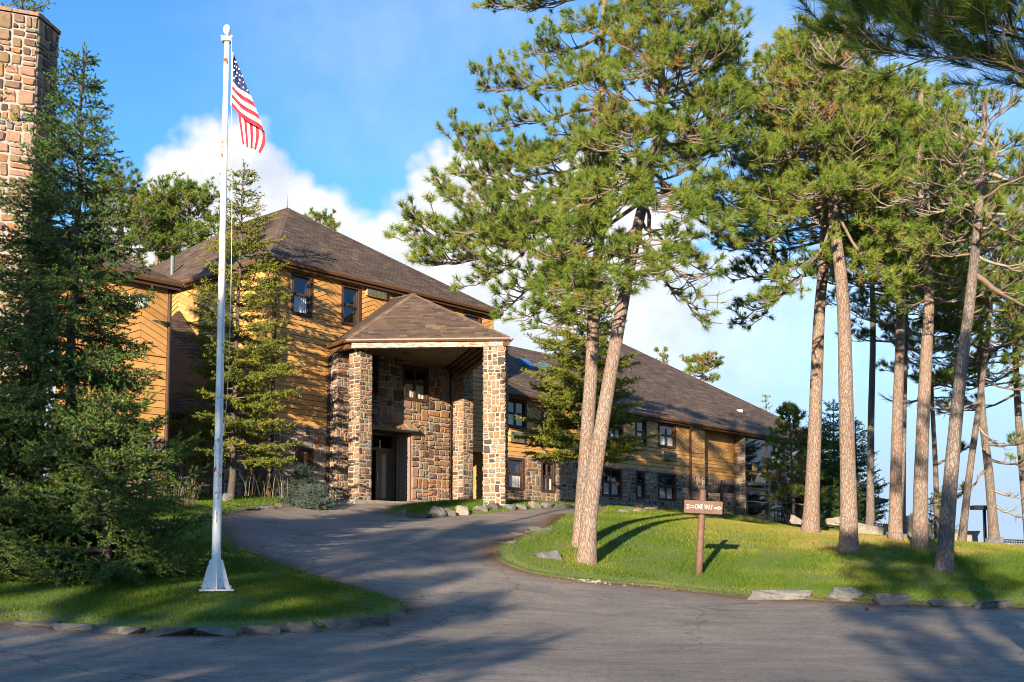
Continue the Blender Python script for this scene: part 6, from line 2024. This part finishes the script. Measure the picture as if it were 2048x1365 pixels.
lone(1084, 1067, 50, 13, 'flat dark slate lying in the grass by the drive', 'rock_dark', 602, tilt=0.06, slab=True)
lone(1040, 1070, 40, 5, 'thin dark slate at the edge of the drive', 'rock_dark', 603, slab=True)
lone(1064, 1068, 24, 6, 'pale flat stone beside the dark slate', 'rock_tan', 604, slab=True)
lone(1012, 1088, 36, 6, 'low grey slate where the lawn meets the drive', 'rock_grey', 605, slab=True)
lone(1560, 1200, 138, 20, 'long low grey-brown boulder at the front of the right lawn', 'rock_grey', 606, dpt=0.45, slab=True)
lone(1692, 1203, 86, 29, 'peaked dark boulder at the front of the right lawn', 'rock_grey', 607, dpt=0.7)
lone(1790, 1211, 72, 25, 'light-edged slate boulder, third along the right kerb', 'rock_grey', 608, dpt=0.6, slab=True)
lone(1898, 1214, 62, 13, 'low black kerb rock in the shade on the right', 'rock_dark', 609, dpt=0.5, slab=True)
lone(1986, 1217, 84, 15, 'last low black kerb rock before the right edge', 'rock_dark', 610, dpt=0.4, slab=True)
lone(1910, 1165, 18, 6, 'small pale stone in the shaded grass beside the leaning trunk', 'rock_tan', 611, slab=True)
lone(1740, 1076, 78, 30, 'broad tan boulder behind the pale pine, lit by the sun', 'rock_tan', 612, Z=39, dpt=0.5, slab=True)
lone(1672, 1050, 42, 16, 'flat tan boulder on the crest left of the pale pine', 'rock_tan', 613, Z=42, slab=True)
lone(1594, 1046, 26, 16, 'small tan boulder before the young pine', 'rock_tan', 614, Z=50)
lone(1615, 1046, 22, 11, 'low tan rock beside the slim pine foot', 'rock_tan', 615, Z=48)
lone(1838, 1082, 82, 56, 'tall rounded grey boulder behind the stout pine', 'rock_tan', 616, Z=41, dpt=0.8)
lone(1812, 1098, 30, 30, 'brown rock at the foot of the straight pine', 'rock_grey', 617, Z=33)
lone(1930, 1096, 64, 40, 'blocky stacked grey boulder on the crest', 'rock_tan', 618, Z=42, dpt=0.8, slab=True)
lone(1996, 1104, 40, 28, 'dark rounded boulder by the left-leaning pine', 'rock_grey', 619, Z=34, dpt=0.8)
lone(2040, 1112, 72, 26, 'tan boulder at the right edge below the railing', 'rock_tan', 620, Z=33, dpt=0.8)
lone(2035, 1116, 26, 14, 'small dark rock before the tan edge boulder', 'rock_dark', 621, Z=31)
lone(452, 999, 24, 13, 'pale boulder at the foot of the sunlit spruce', 'rock_grey', 622, Z=33.5)

# ------------------------------------------------------------------ flagpole and flag
FPB = at(431, 1186, 18.5)
FPB.z = gz(FPB.x, FPB.y) + RISE + 0.01
fpole = thing('flagpole', FPB, 'white flagpole with rust marks and a finned base on the left lawn', 'flagpole')
ptop = at(453.5, 82, 18.5)
ax_ = (ptop - FPB)
def pp(f): return FPB + ax_ * f
m = MB()
rad = lambda f: 0.075 - 0.035 * f
fs_ = [0, 0.02, 0.1, 0.2, 0.30, 0.302, 0.4, 0.5, 0.60, 0.602, 0.7, 0.8, 0.9, 1.0]
m.tube([pp(f) for f in fs_], [rad(f) for f in fs_], 24)
m.build('pole', M['pole'], fpole, smooth=True)
for f in (0.305, 0.605, 0.86):
    m = MB(); m.tube([pp(f), pp(f + 0.008)], rad(f) + 0.004, 24); m.build('pole_joint', M['pole'], fpole, smooth=False)
m = MB(); m.box(FPB + V3(0, 0, 0.012), V3(0.25, 0.08, 0), V3(-0.08, 0.25, 0), V3(0, 0, 0.014)); m.build('base_plate', M['pole'], fpole)
for k in range(4):
    a = R(18 + 90 * k); d = V3(math.cos(a), math.sin(a), 0); sd = V3(-d.y, d.x, 0) * 0.008
    q = FPB + V3(0, 0, 0.027)
    prof = [q + d * 0.07, q + d * 0.225, q + d * 0.215 + V3(0, 0, 0.05), q + d * 0.108 + V3(0, 0, 0.45), q + d * 0.09 + V3(0, 0, 0.47), q + d * 0.068 + V3(0, 0, 0.47)]
    m = MB(); m.prism([p - sd for p in prof], sd * 2); m.build('fin', M['pole'], fpole)
    a2 = a + R(45); d2 = V3(math.cos(a2), math.sin(a2), 0)
    m = MB(); q = FPB + d2 * 0.31; m.tube([q + V3(0, 0, 0.0), q + V3(0, 0, 0.035)], 0.028, 6); m.tube([q + V3(0, 0, 0.036), q + V3(0, 0, 0.085)], 0.014, 8); m.build('bolt', M['steel'], fpole)
m = MB(); m.tube([ptop - V3(0, 0, .02), ptop + V3(0, 0, 0.03), ptop + V3(0, 0, 0.06)], [0.085, 0.088, 0.07], 20)
m.tube([ptop + V3(0.06, 0, 0.03), ptop + V3(0.085, 0, 0.09)], [0.02, 0.02], 8); m.tube([ptop + V3(-0.06, 0, 0.03), ptop + V3(-0.085, 0, 0.09)], [0.02, 0.02], 8); m.build('truck', M['white_metal'], fpole, smooth=False)
m = MB(); m.tube([ptop + V3(0, 0, 0.06), ptop + V3(0, 0, 0.12)], 0.016, 8)
kk = [(0.10, 0.012), (0.115, 0.035), (0.14, 0.052), (0.18, 0.062), (0.22, 0.060), (0.255, 0.045), (0.275, 0.02), (0.278, 0.004)]
m.tube([ptop + V3(0, 0, z) for z, _ in kk], [r for _, r in kk], 18); m.build('finial', M['white_metal'], fpole, smooth=True)
m = MB()
r0_ = ptop + V3(0.085, -0.03, 0.02)
rp = [r0_, at(464, 400, 18.45), at(461, 620, 18.42), at(456, 760, 18.40), at(450, 840, 18.38), at(441, 905, 18.37), pp(0.16) + V3(0.02, -0.085, 0)]
m.tube(resample(rp, 40), 0.006, 5); m.tube([ptop + V3(0.05, -0.05, 0.0), pp(0.2) + V3(0.04, -0.065, 0)], 0.006, 5); m.build('halyard', M['rope'], fpole)
m = MB(); c = pp(0.13) + V3(0.0, -0.078, 0); m.box(c, V3(0.012, 0, 0), V3(0, 0.02, 0), V3(0, 0, 0.09)); m.build('cleat', M['steel'], fpole)

def flag():
    mb = MB()
    Zf = 18.42
    mats = [M['flag_red'], M['flag_white'], M['flag_blue']]
    H1, H2 = Vector((466.5, 106)), Vector((463.5, 212))
    fold = [Vector((466.5, 106)), Vector((479, 138)), Vector((492, 171)), Vector((506, 205)), Vector((518, 238)), Vector((528, 268))]
    def curve(P, t):
        f = t * (len(P) - 1); i = min(int(f), len(P) - 2); return P[i].lerp(P[i + 1], f - i)
    nv, nu = 26, 14
    def up_pt(a, v):      # a across, v from the bottom (0) to the top (1)
        l = H2.lerp(H1, v); r = curve(fold, 1 - v)
        p = l.lerp(r, a) + Vector((0, 5.0 * math.sin(a * PI * 1.5) * (1 - v)))
        dep = -0.05 * math.sin(a * PI * 2.1 + v * 2.2) * (1 - 0.4 * v) - 0.10 * math.sin(a * PI * .5) * (1 - v)
        return at(p.x, p.y, Zf + dep)
    for j in range(nv):
        for i in range(nu):
            v0, v1 = j / nv, (j + 1) / nv
            stripe = int(v0 * 13 + 1e-6)
            mi = 2 if v0 >= 6 / 13 - 1e-6 and v0 > 0.46 else (0 if stripe % 2 == 0 else 1)
            mb.face([up_pt(i / nu, v0), up_pt((i + 1) / nu, v0), up_pt((i + 1) / nu, v1), up_pt(i / nu, v1)], mi)
    # the fly end hangs folded behind
    T0, T1 = Vector((473, 206)), Vector((529, 264))
    B0, B1 = Vector((485, 287)), Vector((520, 308))
    def lo_pt(a, v):
        tp = T0.lerp(T1, a); bt_ = B0.lerp(B1, a)
        p = tp.lerp(bt_, v) + Vector((6.0 * math.sin(v * PI) * a * a, 2.5 * math.sin(a * PI * 2) * v))
        dep = 0.05 + 0.05 * math.sin(a * PI * 3 + 0.6) * v + 0.03 * v
        return at(p.x, p.y, Zf + dep)
    n9 = 27
    fly = MB()
    for i in range(n9):
        mi = 0 if (i // 3) % 2 == 0 else 1
        for j in range(10):
            fly.face([lo_pt(i / n9, j / 10), lo_pt((i + 1) / n9, j / 10), lo_pt((i + 1) / n9, (j + 1) / 10), lo_pt(i / n9, (j + 1) / 10)], mi)
    o = mb.build('flag', mats, None, smooth=True, label='striped flag with white stars on blue, hanging limp from the flagpole', cat='flag')
    fly.build('fly_end', mats, o, smooth=True)
    st = MB()
    for (a, v) in [(0.5, 0.93), (0.3, 0.86), (0.75, 0.87), (0.2, 0.78), (0.55, 0.79), (0.85, 0.78), (0.12, 0.70), (0.42, 0.70), (0.70, 0.69), (0.92, 0.69), (0.25, 0.62), (0.55, 0.61), (0.82, 0.60), (0.10, 0.55), (0.40, 0.54), (0.68, 0.52), (0.90, 0.51)]:
        c = up_pt(a, v) + V3(0, -0.008, 0)
        ring = []
        for k in range(10):
            r_ = 0.022 if k % 2 == 0 else 0.0095
            an = PI / 2 + k * PI / 5 + 0.2
            ring.append(c + V3(math.cos(an) * r_ * 0.85, 0, math.sin(an) * r_))
        for k in range(10):
            st.face([c, ring[k], ring[(k + 1) % 10]])
    s_ = st.build('stars', M['flag_white'], o)
    m = MB(); m.tube([up_pt(0, 0) + V3(-0.008, 0, 0), up_pt(0, 1) + V3(-0.008, 0, 0)], 0.012, 6); m.build('hoist_band', M['flag_white'], o)
flag()

# ------------------------------------------------------------------ signs
sb_ = hit(1397, 1157)
sg_z = sb_.y
sign = thing('road_sign', sb_, 'brown wooden one-way sign on a leaning post on the right lawn', 'sign')
s_top = at(1406, 980, sg_z)
m = MB(); m.tube([sb_ - V3(0, 0, .1), sb_.lerp(s_top, .3), sb_.lerp(s_top, .6), sb_.lerp(s_top, .9), s_top], [0.082, 0.080, 0.078, 0.077, 0.07], 14)
m.build('post', M['sign_brown'], sign, smooth=True)
b_c = at(1406.5, 1015, sg_z - 0.13)
bw, bh = 77 / F * (sg_z - 0.13), 26 / F * (sg_z - 0.13)
bx_ = Vector((1, 0.0, -0.052)).normalized(); bz_ = Vector((0.052, 0, 1)).normalized(); by_ = V3(0, 1, 0)
m = MB(); m.box(b_c, bx_ * bw / 2, by_ * 0.03, bz_ * bh / 2); bo = m.build('board', M['sign_brown'], sign)
bv = bo.modifiers.new('b', 'BEVEL'); bv.width = 0.012; bv.segments = 2
def text_mesh(s, size, origin, ex, ez, mat, parent, name, width):
    cu = bpy.data.curves.new('t', 'FONT'); cu.body = s; cu.size = size; cu.align_x = 'CENTER'; cu.align_y = 'CENTER'; cu.extrude = 0.002; cu.offset = size * 0.002; cu.space_character = 1.12
    cu.resolution_u = 3
    t = bpy.data.objects.new('t', cu); COL.objects.link(t)
    dg = bpy.context.evaluated_depsgraph_get()
    me = bpy.data.meshes.new_from_object(t.evaluated_get(dg))
    bpy.data.objects.remove(t); bpy.data.curves.remove(cu)
    xs = [v.co.x for v in me.vertices]; kx = width / (max(xs) - min(xs)); mxx = (max(xs) + min(xs)) / 2
    for v in me.vertices: v.co.x = (v.co.x - mxx) * kx
    for v in me.vertices:
        v.co = origin + ex * v.co.x + ez * v.co.y - ez.cross(ex) * v.co.z
    me.name = name
    me.materials.clear(); me.materials.append(mat)
    o = bpy.data.objects.new(name, me); link(o, parent)
    return o
fc = b_c - by_ * 0.034
text_mesh('ONE WAY', bh * 0.56, fc + bx_ * 0.01, bx_, bz_, M['sign_white'], bo, 'lettering', bw * 0.46)
def outline(pts, c, sc, w, name):
    """closed stroke drawn on the board"""
    m = MB()
    P = [Vector(p) for p in pts]
    for i in range(len(P)):
        a, b = P[i], P[(i + 1) % len(P)]
        d = (b - a).normalized(); n_ = Vector((-d.y, d.x)) * w / 2
        q = [a - n_ - d * w * .4, b - n_ + d * w * .4, b + n_ + d * w * .4, a + n_ - d * w * .4]
        m.face([c + bx_ * (p.x * sc) + bz_ * (p.y * sc) - by_ * 0.001 * (1 + i * 0.2) for p in q])
    m.build(name, M['sign_white'], bo)
u = bh
outline([(-0.45, -0.09), (0.10, -0.09), (0.10, -0.2), (0.46, 0.0), (0.10, 0.2), (0.10, 0.09), (-0.45, 0.09)], fc + bx_ * (bw * 0.37) - bz_ * 0.005, u * 0.62, 0.06, 'arrow_head')
outline([(-0.5, 0.25), (-0.05, 0.16), (0.42, 0.10), (0.42, -0.10), (-0.05, -0.16), (-0.5, -0.25), (-0.28, 0.0)], fc - bx_ * (bw * 0.335), u * 0.62, 0.06, 'arrow_tail')
# second sign, seen from behind, near the wing end
s2 = at(1444, 1038, 49.5)
s2.z = gz(s2.x, s2.y)
sgn2 = thing('road_sign', s2, 'dark sign seen from behind, standing before the recessed wing wall', 'sign')
t2 = at(1446, 966, 49.5)
m = MB(); m.bar(s2 - V3(0, 0, 0.1), V3(s2.x, s2.y, t2.z), 0.10, 0.10, up=(0, 1, 0)); m.build('post', M['sign_dark'], sgn2)
for k in range(2):
    c = V3(s2.x, s2.y + 0.09, at(1446, 974 + k * 8.6, 49.5).z)
    m = MB(); m.box(c, V3(0.56, 0.02, 0), V3(0, 0.02, 0), V3(0, 0, 0.089)); m.build('plank', M['sign_dark'], sgn2)

# ------------------------------------------------------------------ wall lantern and floodlight on the side building
lc = at(282, 606, 31.2)
wl_ = thing('wall_lantern', lc, 'white bell-shaped wall lantern with a grey cap on the side building', 'lamp')
m = MB(); m.tube([lc - V3(0, 0, .15), lc + V3(0, 0, 0.06)], [0.125, 0.165], 20); m.build('lamp_shade', M['lamp_glass'], wl_, smooth=True)
m = MB(); m.tube([lc + V3(0, 0, .062), lc + V3(0, 0, .10), lc + V3(0, 0, .17)], [0.172, 0.15, 0.07], 20); m.build('cap', M['lamp_cap'], wl_, smooth=True)
m = MB(); m.tube([lc + V3(0, 0, .171), lc + V3(0, 0, .23)], [0.045, 0.045], 12); m.build('photocell', M['blue_plastic'], wl_)
m = MB(); m.tube([lc + V3(-0.0, 0, 0.10), lc + V3(-0.16, 0.05, 0.14), lc + V3(-0.26, 0.35, 0.02), lc + V3(-0.3, 0.75, -0.05)], 0.018, 8); m.build('bracket', M['white_metal'], wl_, smooth=True)
fl = at(260, 596, 31.2)
fo = thing('floodlight', fl, 'small round floodlight beside the bell lantern', 'lamp')
m = MB(); m.tube([fl + V3(-.04, -.04, -0.01), fl + V3(0.0, 0, 0), fl + V3(.05, .10, .02)], [0.085, 0.08, 0.04], 16); m.build('lamp_head', M['white_metal'], fo, smooth=True)
m = MB(); m.tube([fl + V3(.05, .1, .02), fl + V3(-0.04, 0.5, -0.10)], 0.02, 8); m.build('bracket', M['black_metal'], fo)

# ------------------------------------------------------------------ lamp posts and railings on the crest
for (px, pt, pbm, Z, lb, dx) in ((1971, 1017, 1092, 38.5, 'black lamp post with a flat head beside the left-leaning pine', -0.12), (1745, 1003, 1052, 47, 'black lamp post half hidden by the dark pointed spruce', 0.30)):
    b, t = at(px, pbm, Z), at(px, pt, Z)
    o = thing('lamp_post', b, lb, 'lamp post', 'flat-headed lamp posts')
    m = MB(); m.tube([V3(b.x, b.y, b.z - 0.3), V3(b.x, b.y, t.z)], 0.055, 10); m.build('post', M['black_metal'], o, smooth=True)
    c = V3(b.x + dx, b.y, t.z + 0.02)
    m = MB(); m.box(c, V3(0.30, 0.04, 0), V3(-0.02, 0.15, 0), V3(0, 0, 0.07)); m.build('lamp_head', M['black_metal'], o)
def railing(p, q, h, n, label):
    p, q = Vector(p), Vector(q)
    o = thing('railing', p, label, 'railing')
    for hh in (h, h * 0.86, 0.1):
        m = MB(); m.bar(p + V3(0, 0, hh), q + V3(0, 0, hh), 0.045, 0.04); m.build('rail', M['black_metal'], o)
    for i in range(n + 1):
        a = p.lerp(q, i / n)
        w_ = 0.03 if i % 6 == 0 else 0.014
        m = MB(); m.tube([a, a + V3(0, 0, h)], w_, 6); m.build('baluster', M['black_metal'], o)
railing(at(1712, 1075, 46), at(1785, 1085, 42), 0.62, 18, 'dark railing behind the tan boulder, sloping down')
railing(at(2008, 1110, 40), at(2075, 1112, 40), 0.52, 14, 'dark railing at the right edge behind the tan boulder')
railing(at(1556, 1046, 58), at(1625, 1050, 54), 0.75, 16, 'dark ramp railing beside the glazed entrance')
rh = thing('handrail', at(1548, 1046, 60), 'bright steel handrail by the glazed entrance', 'handrail')
a_, b__, c__ = at(1549, 1018, 60), at(1563, 1014, 60), at(1574, 1042, 60)
m = MB(); m.tube([a_, b__, c__], 0.035, 8); m.build('rail', M['steel'], rh)
for q in (a_, b__):
    m = MB(); m.tube([q, V3(q.x, q.y, q.z - 0.95)], 0.022, 8); m.build('post', M['black_metal'], rh)

# ------------------------------------------------------------------ chairs behind the upper glass
def chair(s, t, rz, label):
    o0 = W(s, t, z_mid + 0.07)
    o = thing('rocking_chair', o0, label, 'chair', 'wooden chairs behind the glass')
    ex = V3(math.cos(rz), math.sin(rz), 0); ey = V3(-ex.y, ex.x, 0); ez = V3(0, 0, 1)
    def bar(a, b, w, name):
        m = MB(); A = o0 + ex * a[0] + ey * a[1] + ez * a[2]; B = o0 + ex * b[0] + ey * b[1] + ez * b[2]
        m.bar(A, B, w, w, up=(0.3, 0.2, 0.9) if abs((B - A).normalized().z) < .8 else (1, 0, 0)); m.build(name, M['chair_wood'], o)
    for sx in (-.27, .27):
        bar((sx, -.25, 0.05), (sx, -.25, .62), .05, 'leg'); bar((sx, .25, 0.05), (sx * .95, .38, 1.15), .05, 'back_post')
        bar((sx, -.28, .62), (sx, .30, .64), .06, 'armrest'); bar((sx, -.38, .03), (sx, .5, .03), .045, 'rocker')
    m = MB(); m.box(o0 + ez * .42, ex * .28, ey * .27, ez * .02); m.build('seat', M['chair_wood'], o)
    for k in range(5):
        x = -.18 + k * .09; bar((x, .27, .46), (x, .37, 1.08), .035, 'slat')
    bar((-.27, .38, 1.12), (.27, .38, 1.12), .07, 'top_rail')
chair(gxs[0] + 0.85, -0.85, TH + 2.4, 'left of the two wooden rocking chairs behind the upper glass')
chair(gxs[0] + 1.75, -0.75, TH + 3.3, 'right of the two wooden rocking chairs behind the upper glass')

# ------------------------------------------------------------------ dry grasses and litter
def dry_clump(px, py, n, h, spread, label, seed, Z=None, mat='straw', seeds=False):
    c = at(px, py, Z) if Z else hit(px, py)
    g = np.random.default_rng(seed)
    o = thing('dry_grass', c, label, 'dry grass')
    V, Fc, T = [], [], []
    for i in range(n):
        a = g.uniform(0, 2 * PI); l = h * g.uniform(0.6, 1.1); sp_ = spread * g.uniform(0.2, 1)
        b0 = np.array([c.x + g.normal(0, spread * .25), c.y + g.normal(0, spread * .15), c.z])
        d = np.array([math.cos(a), math.sin(a), 0])
        w_ = np.array([-d[1], d[0], 0]) * 0.005
        pts = [b0, b0 + d * sp_ * .25 + [0, 0, l * .55], b0 + d * sp_ * .65 + [0, 0, l * .9], b0 + d * sp_ + [0, 0, l * 0.98]]
        k = len(V)
        for j, p in enumerate(pts):
            ww = w_ * (1, .9, .9, .3)[j]
            V += [p - ww, p + ww]
        for j in range(3): Fc.append((k + 2 * j, k + 2 * j + 1, k + 2 * j + 3, k + 2 * j + 2))
        T += [g.uniform(0, 1)] * 8
    np_mesh('stems', np.array(V), np.array(Fc), M[mat], o, tint=np.array(T))
dry_clump(372, 1012, 90, 0.75, 0.55, 'pale feathery grass clump beside the flagpole', 701, Z=30)
for i, (px, py, lb) in enumerate([(500, 992, 'dry weeds against the shaded wall, left clump'), (535, 990, 'dry weeds against the shaded wall, middle clump'), (560, 996, 'dry weeds against the shaded wall, beside the small blue spruce'), (420, 1000, 'dry weeds near the wall window behind the flagpole')]):
    dry_clump(px, py, 15, 0.8, 0.8, lb, 710 + i, Z=36.6)
rl = random.Random(9)
for i, (px, py, lb) in enumerate([(1434, 1058, 'pine cone on the lawn behind the sign'), (1471, 1133, 'pine cone in the grass right of the sign post'), (1555, 1099, 'pine cone in the middle of the right lawn'), (1626, 1096, 'pine cone left of the pale pine'), (1570, 1120, 'pine cone in the sunny grass below the yellow patch'), (1789, 1116, 'pine cone in the shade below the straight pine'), (1738, 1210, 'pine cone on the road before the light-edged boulder'), (1734, 1222, 'lone pine cone on the road by the right kerb'), (1086, 1086, 'pine cone left of the rear twin pine'), (520, 1165, 'reddish cone on the left lawn right of the flagpole')]):
    c = hit(px, py)
    o = rock('pine_cone', (c.x, c.y, c.z + 0.13 if py < 1205 else c.z + 0.03), (0.075, 0.06, 0.055), rl.uniform(0, 3), 800 + i, 'cone_brown', lb, 'pine cone', 'fallen pine cones', rough=0.2)
# pale chips where the lawn meets the road below the twin pines
V, Fc = [], []
for i in range(90):
    px = rl.uniform(1100, 1460) if i > 40 else rl.gauss(1180, 22); py = 1164 + (px - 1180) * 0.083 + rl.uniform(-3, 3)
    c = hit(px, py); s_ = rl.uniform(0.015, 0.05 if i < 40 else 0.025)
    k = len(V)
    for dx, dy, dz_ in ((-1, -1, 0), (1, -1, 0), (1, 1, 0), (-1, 1, 0), (0, 0, 1)):
        V.append((c.x + dx * s_ * rl.uniform(.5, 1), c.y + dy * s_ * rl.uniform(.5, 1), c.z + 0.005 + dz_ * s_ * .7))
    Fc += [(k, k + 1, k + 4), (k + 1, k + 2, k + 4), (k + 2, k + 3, k + 4), (k + 3, k, k + 4)]
np_mesh('wood_chips', np.array(V), np.array(Fc), M['chip'], label='pale chips scattered at the road edge below the twin pines', cat='wood chips', kind='stuff')

# fallen pine needles gathered where lawn and asphalt meet
def needle_litter(poly, n, label, seed, off=(-0.15, 0.55)):
    g = np.random.default_rng(seed)
    P = np.array(poly); Q = np.roll(P, -1, 0)
    L_ = np.linalg.norm(Q - P, axis=1)
    ok = ((1024 + P[:, 0] / np.maximum(P[:, 1], 1) * F) > -100) & ((1024 + P[:, 0] / np.maximum(P[:, 1], 1) * F) < 2150) & (P[:, 1] > 8) & (P[:, 1] < 42)
    pr = L_ * ok; pr = pr / pr.sum()
    i = g.choice(len(P), n, p=pr); t = g.uniform(0, 1, n)
    base = P[i] + (Q - P)[i] * t[:, None]
    d = (Q - P)[i] / (L_[i][:, None] + 1e-9)
    nr = np.stack([d[:, 1], -d[:, 0]], -1)
    tst, ins = poly_dist(base[:, 0] + nr[:, 0] * 0.05, base[:, 1] + nr[:, 1] * 0.05, poly)
    nr = np.where(ins[:, None], -nr, nr)
    o_ = np.abs(g.normal(0, 1, n)) * off[1] * 0.6 + off[0]
    p = base + nr * o_[:, None]
    z = ground_z(p[:, 0], p[:, 1]) + 0.006 + np.where(o_ < 0, 0.05, 0)
    a = g.uniform(0, 2 * PI, n); l = g.uniform(0.04, 0.10, n); w_ = g.uniform(0.004, 0.008, n)
    c = np.stack([p[:, 0], p[:, 1], z], -1)
    dv = np.stack([np.cos(a), np.sin(a), g.uniform(-.02, .12, n)], -1) * l[:, None]
    sd = np.stack([-np.sin(a), np.cos(a), np.zeros(n)], -1) * w_[:, None]
    v = np.stack([c - sd, c + sd, c + dv], 1).reshape(-1, 3)
    np_mesh('pine_needles', v, np.arange(3 * n).reshape(-1, 3), M['litter'], tint=np.repeat(g.uniform(0, 1, n), 3), label=label, cat='pine needles', kind='stuff')
M['litter'] = m_leaf('fallen_needles', [(0.0, (0.13, 0.065, 0.032)), (0.5, (0.27, 0.15, 0.075)), (1.0, (0.40, 0.27, 0.15))], 0.1)
needle_litter(LEFT_LAWN, 16000, 'brown pine needles along the kerb of the left lawn', 901)
needle_litter(RIGHT_LAWN, 16000, 'brown pine needles along the edge of the right lawn', 902)
